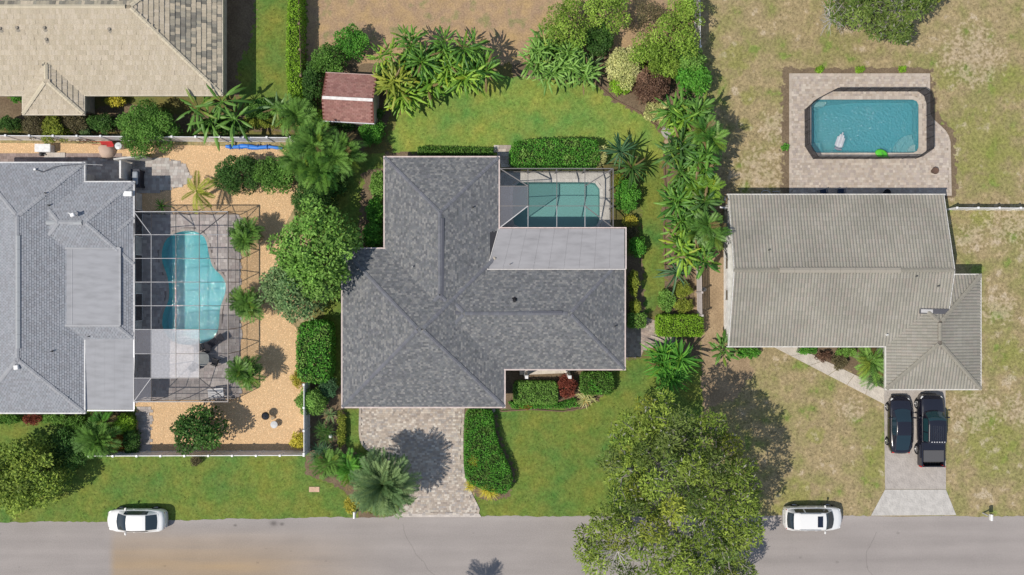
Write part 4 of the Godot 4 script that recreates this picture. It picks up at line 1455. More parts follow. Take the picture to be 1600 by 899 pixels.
func build_pools() -> void:
	pool_floor_mat("plaster", 41, 1.0)
	# kidney pool of the grey house
	var k := curved(ring([290, 361, 308, 363, 321, 373, 327, 400, 333, 418, 346, 431, 353, 445, 351, 462, 344, 482, 341, 515, 331, 530, 313, 537, 288, 539, 267, 531, 254, 512, 255, 490, 264, 466, 262, 434, 253, 408, 255, 383, 267, 368]), 3)
	var o := thing("kidney_pool", "kidney shaped turquoise swimming pool inside the large screen cage", "pool")
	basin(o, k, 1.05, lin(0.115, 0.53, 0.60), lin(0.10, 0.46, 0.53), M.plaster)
	water(o, k, -0.08, pool_water("kidney_water", Color(0.30, 0.72, 0.76), 0.1, 51, 0.8))
	coping(o, k, 0.22, 0.062, 0.42, [lin(0.52, 0.47, 0.43), lin(0.46, 0.41, 0.38)], M.stone)
	var deck := ring([212, 330, 376, 338, 376, 622, 212, 628])
	var hole: PackedVector2Array = Geometry2D.offset_polygon(k, 0.2)[0]
	obj("pool_deck_bed", sheet(deck, 0.018, lin(0.26, 0.23, 0.22), [k]), M.paver, null, "structure")
	obj("pool_deck", pave(deck, 0.05, [0.4, 0.3, 0.22], 0.26, [lin(0.54, 0.49, 0.47), lin(0.47, 0.43, 0.42), lin(0.60, 0.55, 0.53), lin(0.51, 0.45, 0.44)], [hole]), M.paver, null, "structure")
	cover(deck)
	# pool of the middle house
	var r := rounded(801, 285, 937, 356, 13)
	o = thing("covered_pool", "green tinted rectangular swimming pool with round corners inside the small screen cage", "pool")
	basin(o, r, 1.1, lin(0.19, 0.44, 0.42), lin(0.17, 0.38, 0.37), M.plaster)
	water(o, r, -0.07, pool_water("green_water", Color(0.22, 0.46, 0.42), 0.07, 52, 0.3))
	coping(o, r, 0.26, 0.075, 0.6, [lin(0.66, 0.64, 0.60), lin(0.62, 0.6, 0.56)], M.concrete)
	var deck2 := ring([779, 268, 953, 268, 953, 420, 779, 420])
	var hole2: PackedVector2Array = Geometry2D.offset_polygon(r, 0.2)[0]
	obj("patio_deck", sheet(deck2, 0.06, lin(0.54, 0.52, 0.49), [hole2]), M.concrete, null, "structure")
	cover(deck2)
	# pool of the tiled house
	var w := rounded(1267.5, 156, 1435, 239, 9)
	o = thing("fenced_pool", "rippled blue rectangular swimming pool inside the black safety fence", "pool")
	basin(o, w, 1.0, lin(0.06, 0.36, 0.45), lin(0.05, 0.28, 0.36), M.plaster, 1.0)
	var step := Shape.new()
	for i in 3:
		var fan := PackedVector2Array()
		var c := flat(1432, 236)
		fan.append(c)
		for j in 9:
			var a := PI + PI * 0.5 * j / 8.0
			fan.append(c + Vector2(cos(a), sin(a)) * (1.45 - i * 0.45))
		extrude(step, fan, -1.0, -0.62 + i * 0.22, lin(0.32, 0.56, 0.58) if i < 2 else lin(0.7, 0.68, 0.62))
	obj("corner_step", step, M.plaster, o)
	var bench := Shape.new()
	extrude(bench, ring([1270, 158, 1294, 158, 1290, 165, 1270, 167]), -1.9, -0.25, lin(0.5, 0.62, 0.58))
	extrude(bench, ring([1270, 222, 1284, 222, 1288, 238, 1270, 238]), -1.9, -0.5, lin(0.3, 0.5, 0.52))
	extrude(bench, ring([1270, 167, 1277, 167, 1277, 222, 1270, 222]), -1.9, -0.75, lin(0.16, 0.42, 0.48))
	obj("bench", bench, M.plaster, o)
	water(o, w, -0.09, pool_water("blue_water", Color(0.37, 0.65, 0.69), 0.5, 53, 4.5))
	coping(o, w, 0.3, 0.085, 0.34, [lin(0.60, 0.53, 0.46), lin(0.55, 0.48, 0.42), lin(0.64, 0.57, 0.5)], M.stone)
	var deck3 := ring([1233, 115, 1453, 115, 1453.5, 174, 1455, 181, 1460, 188, 1470, 197, 1478, 205, 1482.5, 213, 1485, 222, 1487, 306, 1233, 306])
	var hole3: PackedVector2Array = Geometry2D.offset_polygon(w, 0.28)[0]
	obj("terrace_bed", sheet(deck3, 0.016, lin(0.36, 0.31, 0.26), [w]), M.paver, null, "structure")
	obj("terrace", pave(Geometry2D.offset_polygon(deck3, -0.16)[0], 0.06, [0.22, 0.3, 0.16], 0.2, [lin(0.56, 0.48, 0.41), lin(0.52, 0.44, 0.37), lin(0.60, 0.53, 0.46), lin(0.50, 0.43, 0.385)], [hole3]), M.paver, null, "structure")
	obj("terrace_border", border(deck3, 0.2, 0.064, 0.3, [lin(0.58, 0.5, 0.43), lin(0.53, 0.46, 0.39)]), M.paver, null, "structure")
	cover(deck3)
	# mesh safety fence round it
	o = thing("pool_safety_fence", "black mesh safety fence on posts around the blue pool", "fence")
	var base := ring([1257, 229, 1256.5, 172, 1272, 158, 1300, 143.5, 1368, 143.5, 1434, 143.5, 1443, 150, 1447, 163, 1447, 236, 1430, 248, 1368, 249, 1300, 249, 1270, 249])
	for i in base.size():
		var a := base[i]; var b := base[(i + 1) % base.size()]
		var n := maxi(1, roundi(a.distance_to(b) / 0.95))
		for j in n:
			var p := a.lerp(b, float(j) / n); var q := a.lerp(b, float(j + 1) / n)
			var post := Shape.new()
			post.tube([Vector3(p.x, 0.0, p.y), Vector3(p.x, 1.24, p.y)], [0.022, 0.022], 6, lin(0.02, 0.02, 0.022))
			obj("post", post, M.metal, o)
			var g := Shape.new()
			g.quad(Vector3(p.x, 0.09, p.y), Vector3(q.x, 0.09, q.y), Vector3(q.x, 1.2, q.y), Vector3(p.x, 1.2, p.y), Color.WHITE)
			obj("mesh_panel", g, M.fence_mesh, o)
			var rail := Shape.new()
			rail.beam(Vector3(p.x, 1.2, p.y), Vector3(q.x, 1.2, q.y), 0.03, 0.035, lin(0.025, 0.025, 0.028))
			obj("top_edge", rail, M.cloth, o)

# ---------------------------------------------------------------- screen cages
func bar(o: Node, called: String, a: Vector3, b: Vector3, w: float, h: float, col: Color) -> void:
	var s := Shape.new()
	s.beam(a, b, w, h, col)
	obj(called, s, M.metal if col.r < 0.2 else M.paint, o)

func panel(o: Node, a: Vector3, b: Vector3, c: Vector3, d: Vector3, m: String) -> void:
	var s := Shape.new()
	var f := 0.985
	var mid := (a + b + c + d) * 0.25
	if d.is_equal_approx(c):
		mid = (a + b + c) / 3.0
		s.tri(mid + (a - mid) * f, mid + (b - mid) * f, mid + (c - mid) * f, Color.WHITE)
	else: s.quad(mid + (a - mid) * f, mid + (b - mid) * f, mid + (c - mid) * f, mid + (d - mid) * f, Color.WHITE)
	obj("screen_panel", s, M[m], o)

func build_cages() -> void:
	# large cage over the kidney pool: a flat middle with sloping sides
	var o := thing("large_pool_cage", "large screened pool cage with bronze and white bars beside the grey house", "pool cage")
	var bronze := lin(0.10, 0.095, 0.10)
	var pale := lin(0.42, 0.42, 0.44)
	var he := 2.6
	var ht := 3.25
	var xs := [209.0, 236.0, 274.5, 311.0, 356.0]
	var ys := [331.0, 367.0, 404.0, 441.0, 478.0, 515.0, 553.0, 591.0, 628.0]
	var node := func(i: int, j: int) -> Vector3:
		return at(xs[i], ys[j], he if i == 0 or i == 4 or j == 0 or j == 8 else ht)
	for j in 8:
		for i in 4:
			if (i == 0 or i == 3) and (j == 0 or j == 7):
				var ca: Vector3 = node.call(0 if i == 0 else 4, 0 if j == 0 else 8)       # corner cut by a diagonal
				var inn: Vector3 = node.call(1 if i == 0 else 3, 1 if j == 0 else 7)
				var side_v: Vector3 = node.call(0 if i == 0 else 4, 1 if j == 0 else 7)
				var side_h: Vector3 = node.call(1 if i == 0 else 3, 0 if j == 0 else 8)
				panel(o, ca, inn, side_v, side_v, "screen_mid" if (j == 7 and i == 0) else "screen_dark")
				panel(o, ca, side_h, inn, inn, "screen_mid" if (j == 7 and i == 0) else ("screen_wall" if j == 7 else "screen_dark"))
				bar(o, "diagonal_beam", ca, inn, 0.05, 0.07, pale if i == 0 else bronze)
				continue
			var kind := "screen_dark"
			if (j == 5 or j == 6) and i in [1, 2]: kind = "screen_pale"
			elif j == 5 and i == 0: kind = "screen_mid"
			elif j == 6 and i == 0: kind = "screen_wall"
			elif j == 7: kind = "screen_wall"
			elif j == 0 and i in [1, 2]: kind = "screen_dark"
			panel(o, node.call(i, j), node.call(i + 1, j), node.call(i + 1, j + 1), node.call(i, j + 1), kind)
	for j in range(0, 9):
		for i in 4:
			if j in [1, 2, 3, 4, 5, 6, 7]: bar(o, "beam", node.call(i, j), node.call(i + 1, j), 0.042, 0.09, pale if (i < 2 or j == 1) else bronze)
			else: bar(o, "eave_beam", node.call(i, j), node.call(i + 1, j), 0.06, 0.1, pale if j == 0 or i < 2 else bronze)
	for i in 5:
		for j in 8:
			if i in [0, 4]: bar(o, "eave_beam", node.call(i, j), node.call(i, j + 1), 0.06, 0.1, pale if i == 0 else bronze)
			elif j > 0 and j < 7: bar(o, "purlin", node.call(i, j), node.call(i, j + 1), 0.036, 0.05, pale if i < 2 else bronze)
			else: bar(o, "purlin", node.call(i, j), node.call(i, j + 1), 0.036, 0.05, bronze)
	var foot := func(x: float, y: float) -> Vector3:
		var p := at(x, y, he)
		return Vector3(p.x, 0.05, p.z)
	for j in 9:
		bar(o, "post", foot.call(356, ys[j]), node.call(4, j), 0.045, 0.045, bronze)
	for i in 4:
		bar(o, "post", foot.call(xs[i], 331.0), node.call(i, 0), 0.045, 0.045, bronze)
		bar(o, "post", foot.call(xs[i], 628.0), node.call(i, 8), 0.045, 0.045, bronze)
	for j in 8:
		for lv in [[0.08, 0.95], [0.97, 2.56]]:
			var a: Vector3 = foot.call(356, ys[j]); var b: Vector3 = foot.call(356, ys[j + 1])
			panel(o, a + UP * lv[0], b + UP * lv[0], b + UP * lv[1], a + UP * lv[1], "screen_wall")
		bar(o, "chair_rail", foot.call(356, ys[j]) + UP * 0.91, foot.call(356, ys[j + 1]) + UP * 0.91, 0.035, 0.035, bronze)
	for i in 4:
		for y in [331.0, 628.0]:
			var a: Vector3 = foot.call(xs[i], y); var b: Vector3 = foot.call(xs[i + 1], y)
			panel(o, a + UP * 0.08, b + UP * 0.08, b + UP * 2.55, a + UP * 2.55, "screen_wall")
			bar(o, "chair_rail", a + UP * 0.91, b + UP * 0.91, 0.035, 0.035, bronze)

	# small cage behind the middle house
	o = thing("small_pool_cage", "small screened pool cage with bronze bars behind the middle house", "pool cage")
	xs = [781.0, 825.0, 870.0, 914.0, 958.0]
	ys = [263.5, 291.0, 322.0, 356.0]
	var grey := lin(0.20, 0.19, 0.19)
	var node2 := func(i: int, j: int) -> Vector3:
		return at(xs[i], ys[j], he if i == 0 or i == 4 or j == 0 or j == 3 else ht)
	for j in 3:
		for i in 4:
			if (i == 0 or i == 3) and j != 1:
				var ca: Vector3 = node2.call(0 if i == 0 else 4, 0 if j == 0 else 3)
				var inn: Vector3 = node2.call(1 if i == 0 else 3, 1 if j == 0 else 2)
				var side_v: Vector3 = node2.call(0 if i == 0 else 4, 1 if j == 0 else 2)
				var side_h: Vector3 = node2.call(1 if i == 0 else 3, 0 if j == 0 else 3)
				panel(o, ca, inn, side_v, side_v, "screen_mid" if i == 0 and j == 2 else "screen_dark")
				panel(o, ca, side_h, inn, inn, "screen_dark")
				bar(o, "diagonal_beam", ca, inn, 0.07, 0.08, pale if i == 0 and j == 2 else grey)
				continue
			panel(o, node2.call(i, j), node2.call(i + 1, j), node2.call(i + 1, j + 1), node2.call(i, j + 1), "screen_mid" if i == 0 and j == 1 else "screen_dark")  # paler screen on west panels, sun on the mesh put into the colour
	for j in 4:
		for i in 4:
			if j in [1, 2] and (j == 2 or i == 0): bar(o, "beam", node2.call(i, j), node2.call(i + 1, j), 0.04, 0.07, grey)
			elif j in [0, 3]: bar(o, "eave_beam", node2.call(i, j), node2.call(i + 1, j), 0.06, 0.1, grey)
	for i in 5:
		for j in 3:
			if i in [0, 4]: bar(o, "eave_beam", node2.call(i, j), node2.call(i, j + 1), 0.06, 0.1, grey)
			else: bar(o, "beam", node2.call(i, j), node2.call(i, j + 1), 0.045, 0.1, pale if j == 2 else grey)
	for i in 5:
		bar(o, "post", foot.call(xs[i], 263.5), node2.call(i, 0), 0.06, 0.06, grey)
	for j in [1, 2]: bar(o, "post", foot.call(958, ys[j]), node2.call(4, j), 0.06, 0.06, grey)
	for i in 4:
		var a: Vector3 = foot.call(xs[i], 263.5); var b: Vector3 = foot.call(xs[i + 1], 263.5)
		panel(o, a + UP * 0.1, b + UP * 0.1, b + UP * 2.55, a + UP * 2.55, "screen_wall")
		bar(o, "chair_rail", a + UP * 0.91, b + UP * 0.91, 0.05, 0.05, grey)
		if i < 3:
			a = foot.call(958, ys[i]); b = foot.call(958, ys[i + 1])
			panel(o, a + UP * 0.1, b + UP * 0.1, b + UP * 2.55, a + UP * 2.55, "screen_wall")
			bar(o, "chair_rail", a + UP * 0.91, b + UP * 0.91, 0.05, 0.05, grey)

# ---------------------------------------------------------------- fences
func panel_fence(label: String, a: Vector2, b: Vector2, h: float, bay: float, col: Color, slats: bool, open_slats := false) -> void:
	var o := thing("white_fence" if not slats else "slat_fence", label, "fence")
	var n := maxi(1, roundi(a.distance_to(b) / bay))
	var m: Material = M.vinyl if not slats else M.wood
	for i in n + 1:
		var p := a.lerp(b, float(i) / n)
		var s := Shape.new()
		s.box(Vector3(p.x, (h + 0.08) * 0.5, p.y), Vector3(0.13, h + 0.08, 0.13), col, Basis(), 0.012)
		s.box(Vector3(p.x, h + 0.105, p.y), Vector3(0.17, 0.05, 0.17), col, Basis(), 0.015)
		obj("post", s, m, o)
	var dir := (b - a).normalized()
	var basis := Basis(Vector3(dir.x, 0, dir.y), UP, Vector3(dir.x, 0, dir.y).cross(UP))
	for i in n:
		var p := a.lerp(b, (i + 0.5) / n)
		var len := a.distance_to(b) / n - 0.14
		if slats:
			var k := 8
			for j in k:
				var s := Shape.new()
				var hh := h / k * (0.62 if open_slats else 0.93)
				s.box(Vector3(p.x, 0.08 + (j + 0.5) * (h - 0.08) / k, p.y), Vector3(len, hh, 0.025), vary(col, 0.12), basis)
				obj("slat", s, m, o)
		else:
			var s := Shape.new()
			s.box(Vector3(p.x, h * 0.5 + 0.03, p.y), Vector3(len, h - 0.16, 0.03), col, basis)
			obj("fence_panel", s, m, o)
			for y in [0.1, h - 0.03]:
				var r := Shape.new()
				r.box(Vector3(p.x, y, p.y), Vector3(len, 0.14 if y > 0.5 else 0.13, 0.055), col, basis, 0.01)
				obj("rail", r, m, o)

func build_fences() -> void:
	var white := lin(0.85, 0.85, 0.86)
	panel_fence("long white vinyl fence between the cream house and the gravel yard", flat(-40, 218.5), flat(464, 222), 1.8, 1.85, white, false)
	panel_fence("white vinyl fence along the front edge of the gravel yard", flat(158, 705.5), flat(484, 704.5), 1.75, 1.9, white, false)
	panel_fence("white vinyl fence on the driveway side of the gravel yard", flat(484, 597), flat(484, 702), 1.75, 1.8, white, false)
	panel_fence("white vinyl fence beside the feathery trees at the back boundary", flat(1084.5, -30), flat(1086, 84), 1.8, 1.85, white, false)
	panel_fence("short pinkish white slatted fence beside the end wall of the tiled house", flat(1088, 422), flat(1089, 492), 1.75, 1.8, lin(0.60, 0.54, 0.52), true, true)
	panel_fence("weathered brown slatted fence behind the lime green hedge", flat(474, -30), flat(479, 128), 1.75, 1.85, lin(0.27, 0.19, 0.13), true, true)
	panel_fence("white vinyl fence running east from the tiled house terrace", flat(1478, 328), flat(1640, 328.5), 1.5, 1.85, white, false)
	# low wall and gate stub beside the grey house
	var o := thing("utility_screen_wall", "small grey rendered wall hiding the grill at the grey house", "wall")
	var s := Shape.new()
	s.box(at(217, 252) + UP * 0.9, Vector3(2.3, 1.8, 0.14), lin(0.55, 0.53, 0.5), Basis(UP, 0.12))
	obj("wall", s, M.wall, o)
	s = Shape.new()
	s.box(at(205, 270) + UP * 0.9, Vector3(0.14, 1.8, 1.4), lin(0.72, 0.71, 0.7))
	obj("end_post", s, M.paint, o)

# ---------------------------------------------------------------- vehicles, nose towards +x
func lerp_table(t: Array, x: float, k: int) -> float:
	for i in t.size() - 1:
		if x <= t[i + 1][0]:
			var f: float = clampf((x - t[i][0]) / maxf(t[i + 1][0] - t[i][0], 0.0001), 0.0, 1.0)
			f = lerpf(f, f * f * (3.0 - 2.0 * f), 0.35)
			return lerpf(t[i][k], t[i + 1][k], f)
	return t[t.size() - 1][k]

# body: rows of [x, half width, shoulder height, deck height]; cab: rows of [x, half width at the belt, half width of the roof, belt height, roof height]
func make_car(o: Node3D, body: Array, cab: Array, glass_rows: Dictionary, paint: Color, wheels: Array, wr: float, extra: Dictionary) -> void:
	var x0: float = body[0][0]
	var x1: float = body[body.size() - 1][0]
	var s := Shape.new()
	var n := 34
	var rings := []
	for i in n + 1:
		var t := float(i) / n
		t = t - sin(t * TAU) * 0.09
		var x := lerpf(x0, x1, t)
		var w := lerp_table(body, x, 1)
		var sh := lerp_table(body, x, 2)
		var dk := lerp_table(body, x, 3)
		var low := 0.22
		rings.append([Vector3(x, low, w * 0.93), Vector3(x, low + 0.2, w * 0.985), Vector3(x, (low + sh) * 0.55, w), Vector3(x, sh - 0.06, w * 0.985), Vector3(x, sh, w * 0.94),
			Vector3(x, lerpf(sh, dk, 0.7), w * 0.8), Vector3(x, dk, w * 0.45), Vector3(x, dk + 0.01, 0.0)])
	loft(s, rings, paint)
	for e in [0, n]:
		var r: Array = rings[e]
		var m := []
		for p in r: m.append(Vector3(p.x, p.y, -p.z))
		for k in r.size() - 1:
			if e == 0: s.quad(r[k], r[k + 1], m[k + 1], m[k], paint)
			else: s.quad(m[k], m[k + 1], r[k + 1], r[k], paint)
	obj("body", s, M.car_paint, o)
	# cab, split into roof, pillars and panes
	var cx0: float = cab[0][0]
	var cx1: float = cab[cab.size() - 1][0]
	var nc := 30
	var parts := {}
	for k in ["roof", "windscreen", "rear_window"]: parts[k] = Shape.new()
	var prev := []
	for i in nc + 1:
		var x := lerpf(cx0, cx1, float(i) / nc)
		var wb := lerp_table(cab, x, 1); var wt := lerp_table(cab, x, 2)
		var yb := lerp_table(cab, x, 3); var yt := lerp_table(cab, x, 4)
		var d := yt - yb
		var now := [Vector3(x, yb - 0.03, wb), Vector3(x, yb + d * 0.12, lerpf(wb, wt, 0.08)), Vector3(x, yb + d * 0.84, lerpf(wb, wt, 0.86)), Vector3(x, yb + d * 0.95, lerpf(wb, wt, 1.02)),
			Vector3(x, yb + d * 0.985, wt * 0.88), Vector3(x, yt, wt * 0.55), Vector3(x, yt + d * 0.02, 0.0)]
		var bow := 0.2 * smoothstep(cx1 - 1.3, cx1, x) - 0.1 * (1.0 - smoothstep(cx0, cx0 + 1.0, x))
		for k in 7: now[k].x += bow * (1.0 - pow(now[k].z / wb, 2.0))
		if prev.size():
			var xm := lerpf(cx0, cx1, (i - 0.5) / nc)
			for k in 6:
				var key := "roof"
				if k >= 4 or k == 3:
					if xm > glass_rows.front[0] and xm < glass_rows.front[1]: key = "windscreen"
					elif xm > glass_rows.back[0] and xm < glass_rows.back[1]: key = "rear_window"
				elif k == 1:
					for sp in glass_rows.sides.size():
						if xm > glass_rows.sides[sp][0] and xm < glass_rows.sides[sp][1]: key = "side_window:%d" % sp
				var c: Color = paint if key == "roof" else extra.get("glass", lin(0.022, 0.034, 0.045))
				for z in [1.0, -1.0]:
					var own: String = key if not ":" in key else key + ("a" if z > 0 else "b")
					if not parts.has(own): parts[own] = Shape.new()
					var sh2: Shape = parts[own]
					var q := []
					for p in [prev[k], now[k], now[k + 1], prev[k + 1]]: q.append(Vector3(p.x, p.y, p.z * z))
					if z > 0: sh2.quad(q[0], q[1], q[2], q[3], c)
					else: sh2.quad(q[3], q[2], q[1], q[0], c)
		prev = now
	for k in parts: if parts[k].v.size(): obj(k.get_slice(":", 0), smoothed(parts[k]), M.car_paint if k == "roof" else M.car_glass, o)
	for w in wheels:
		for z in [1.0, -1.0]:
			var half: float = w[1]
			var c := Vector3(w[0], wr, z * (half - 0.1))
			var t := Shape.new()
			var prof := [Vector2(wr * 0.62, -0.11), Vector2(wr * 0.93, -0.11), Vector2(wr, -0.07), Vector2(wr, 0.07), Vector2(wr * 0.93, 0.11), Vector2(wr * 0.62, 0.11)]
			t.lathe(Vector3.ZERO, prof, 20, lin(0.015, 0.015, 0.016))
			turn_shape(t, Basis(Vector3.RIGHT, PI * 0.5), c)
			var wheel := obj("wheel", t, M.rubber, o)
			var rim := Shape.new()
			rim.lathe(Vector3.ZERO, [Vector2(0.02, 0.07), Vector2(wr * 0.25, 0.075), Vector2(wr * 0.3, 0.03), Vector2(wr * 0.62, 0.05), Vector2(wr * 0.64, 0.1)], 20, lin(0.45, 0.45, 0.46))
			for k in 5: rim.box(Vector3(cos(k * TAU / 5), 0, sin(k * TAU / 5)) * wr * 0.4 + UP * 0.065, Vector3(wr * 0.5, 0.03, 0.06), lin(0.5, 0.5, 0.5), Basis(UP, -k * TAU / 5))
			turn_shape(rim, Basis(Vector3.RIGHT, PI * 0.5 * z), c)
			obj("rim", rim, M.alloy, wheel)
	for z in [1.0, -1.0]:
		var mi := Shape.new()
		var mp: Array = extra.mirror
		mi.box(Vector3(mp[0], mp[1], z * mp[2]), Vector3(0.12, 0.15, 0.22), paint, Basis(UP, -0.15 * z), 0.035)
		mi.beam(Vector3(mp[0], mp[1] - 0.05, z * (mp[2] - 0.2)), Vector3(mp[0], mp[1] - 0.03, z * mp[2]), 0.05, 0.04, paint * 0.6)
		obj("mirror", mi, M.car_paint, o)
		var hl: Array = extra.headlight
		var h := Shape.new()
		h.box(Vector3(hl[0], hl[1], z * hl[2]), Vector3(0.26, 0.14, 0.32), lin(0.7, 0.72, 0.74), Basis(UP, 0.55 * z), 0.04)
		obj("headlight", h, M.lamp_glass, o)
		var tl: Array = extra.taillight
		var t2 := Shape.new()
		t2.box(Vector3(tl[0], tl[1], z * tl[2]), Vector3(0.14, tl[3], 0.3), lin(0.42, 0.02, 0.02), Basis(UP, -0.3 * z), 0.03)
		obj("taillight", t2, M.lamp_glass, o)
		for hx in extra.handles:
			var dh := Shape.new()
			dh.box(Vector3(hx, extra.belt - 0.1, z * (extra.half * 0.99)), Vector3(0.2, 0.035, 0.05), paint * 0.8, Basis(), 0.01)
			obj("door_handle", dh, M.car_paint, o)
	for e in [[x1 - 0.02, 0.36, 1.0], [x0 + 0.02, 0.4, -1.0]]:
		var bp := Shape.new()
		bp.box(Vector3(e[0], e[1], 0), Vector3(0.1, 0.2, 1.25), extra.get("bumper", paint * 0.5), Basis(), 0.03)
		obj("bumper", bp, M.dark_plastic, o)

func turn_shape(s: Shape, b: Basis, o: Vector3) -> void:
	for i in s.v.size():
		s.v[i] = o + b * s.v[i]
		s.n[i] = b * s.n[i]

func smoothed(s: Shape) -> Shape:
	# share normals between faces that touch at a shallow angle
	var sum := {}
	for i in s.v.size():
		var k := Vector3i((s.v[i] * 500.0).round())
		sum[k] = sum.get(k, Vector3.ZERO) + s.n[i]
	for i in s.v.size():
		var a: Vector3 = sum[Vector3i((s.v[i] * 500.0).round())].normalized()
		if a.dot(s.n[i]) > 0.75: s.n[i] = a
	return s

func loft(s: Shape, rings: Array, col: Color) -> void:
	for i in rings.size() - 1:
		var a: Array = rings[i]
		var b: Array = rings[i + 1]
		for k in a.size() - 1:
			s.quad(a[k], b[k], b[k + 1], a[k + 1], col)
			var q := []
			for p in [a[k], b[k], b[k + 1], a[k + 1]]: q.append(Vector3(p.x, p.y, -p.z))
			s.quad(q[3], q[2], q[1], q[0], col)
	smoothed(s)

func build_vehicles() -> void:
	# white saloon, nose to the west
	var white := lin(0.74, 0.74, 0.74)
	var o := thing("parked_car", "white saloon car parked at the verge below the gravel yard", "car", at(219, 809.5), PI, "cars parked along the road")
	make_car(o, [[-2.36, 0.3, 0.66, 0.8], [-2.31, 0.58, 0.74, 0.9], [-2.2, 0.76, 0.86, 1.0], [-1.9, 0.87, 0.93, 1.06], [-1.0, 0.92, 0.95, 1.04], [0.8, 0.92, 0.92, 0.98], [1.5, 0.9, 0.84, 0.93], [2.0, 0.8, 0.74, 0.82], [2.2, 0.63, 0.66, 0.74], [2.31, 0.42, 0.6, 0.66], [2.37, 0.16, 0.55, 0.6]],
		[[-1.9, 0.74, 0.6, 0.98, 1.05], [-1.1, 0.84, 0.6, 0.98, 1.41], [-0.75, 0.86, 0.6, 0.96, 1.46], [0.0, 0.86, 0.61, 0.95, 1.48], [0.45, 0.86, 0.6, 0.95, 1.44], [1.25, 0.8, 0.66, 0.94, 0.98]],
		{"front": [0.45, 1.2], "back": [-1.8, -1.02], "sides": [[-1.15, -0.25], [-0.18, 0.75]]}, white, [[1.4, 0.92], [-1.4, 0.92]], 0.32,
		{"mirror": [0.72, 0.98, 1.0], "headlight": [2.0, 0.66, 0.62], "taillight": [-2.2, 0.72, 0.5, 0.12], "handles": [-0.9, 0.1], "belt": 0.92, "half": 0.92})
	# white sport utility car, nose to the east
	o = thing("parked_car", "white sport utility car with dark sunroof parked at the verge below the big oak", "car", at(1265.5, 806), 0.0, "cars parked along the road")
	make_car(o, [[-2.32, 0.4, 0.76, 1.0], [-2.28, 0.68, 0.8, 1.05], [-2.2, 0.86, 0.98, 1.1], [-1.8, 0.93, 1.05, 1.12], [-0.8, 0.95, 1.05, 1.1], [0.8, 0.95, 1.02, 1.1], [1.4, 0.93, 0.96, 1.06], [1.9, 0.85, 0.88, 0.96], [2.15, 0.66, 0.78, 0.86], [2.26, 0.42, 0.7, 0.76], [2.31, 0.18, 0.62, 0.68]],
		[[-2.16, 0.76, 0.62, 1.06, 1.12], [-1.85, 0.84, 0.64, 1.06, 1.6], [-1.4, 0.87, 0.66, 1.06, 1.68], [0.2, 0.88, 0.66, 1.06, 1.7], [0.62, 0.87, 0.64, 1.06, 1.65], [1.3, 0.8, 0.68, 1.06, 1.1]],
		{"front": [0.62, 1.26], "back": [-2.12, -1.86], "sides": [[-1.75, -0.95], [-0.9, -0.1], [-0.04, 0.9]]}, white * 0.96, [[1.36, 0.95], [-1.36, 0.95]], 0.36,
		{"mirror": [0.8, 1.1, 1.04], "headlight": [1.98, 0.76, 0.64], "taillight": [-2.14, 0.9, 0.66, 0.2], "handles": [-0.7, 0.15], "belt": 1.04, "half": 0.95})
	var sr := Shape.new()
	sr.box(Vector3(0.18, 1.718, 0), Vector3(0.42, 0.02, 0.86), lin(0.01, 0.012, 0.03), Basis(), 0.008)
	obj("sunroof", sr, M.car_glass, o)
	for z in [0.7, -0.7]:
		var rr := Shape.new()
		rr.tube([Vector3(-1.45, 1.66, z * 0.92), Vector3(-1.35, 1.735, z * 0.92), Vector3(0.1, 1.75, z * 0.92), Vector3(0.25, 1.69, z * 0.92)], [0.02, 0.02, 0.02, 0.02], 6, lin(0.4, 0.4, 0.4))
		obj("roof_rail", rr, M.alloy, o)
	# black coupe on the right driveway, nose to the house (north)
	var black := lin(0.010, 0.011, 0.018)
	o = thing("coupe_car", "black rounded coupe parked on the concrete drive beside the pickup", "car", at(1401, 662), PI * 0.5, "dark vehicles on the concrete drive")
	make_car(o, [[-2.28, 0.5, 0.62, 0.8], [-2.15, 0.74, 0.78, 0.9], [-1.7, 0.9, 0.88, 0.98], [-0.9, 0.93, 0.9, 0.98], [0.7, 0.92, 0.88, 0.94], [1.4, 0.91, 0.8, 0.88], [1.95, 0.8, 0.7, 0.76], [2.2, 0.6, 0.6, 0.64], [2.3, 0.4, 0.54, 0.56]],
		[[-2.0, 0.62, 0.5, 0.88, 0.92], [-1.2, 0.78, 0.56, 0.92, 1.16], [-0.5, 0.84, 0.57, 0.92, 1.3], [0.0, 0.84, 0.57, 0.92, 1.32], [0.35, 0.84, 0.57, 0.92, 1.28], [1.15, 0.78, 0.64, 0.9, 0.92]],
		{"front": [0.35, 1.1], "back": [-1.85, -0.75], "sides": [[-0.7, 0.62]]}, black, [[1.38, 0.93], [-1.38, 0.95]], 0.33,
		{"mirror": [0.62, 0.95, 1.02], "headlight": [1.98, 0.6, 0.6], "taillight": [-2.16, 0.72, 0.56, 0.14], "handles": [-0.3], "belt": 0.86, "half": 0.92, "glass": lin(0.012, 0.03, 0.04)})
	# black crew cab pickup, nose to the house
	o = thing("pickup_truck", "black crew cab pickup truck with ribbed roof and half covered bed", "truck", at(1447, 668), PI * 0.5, "dark vehicles on the concrete drive")
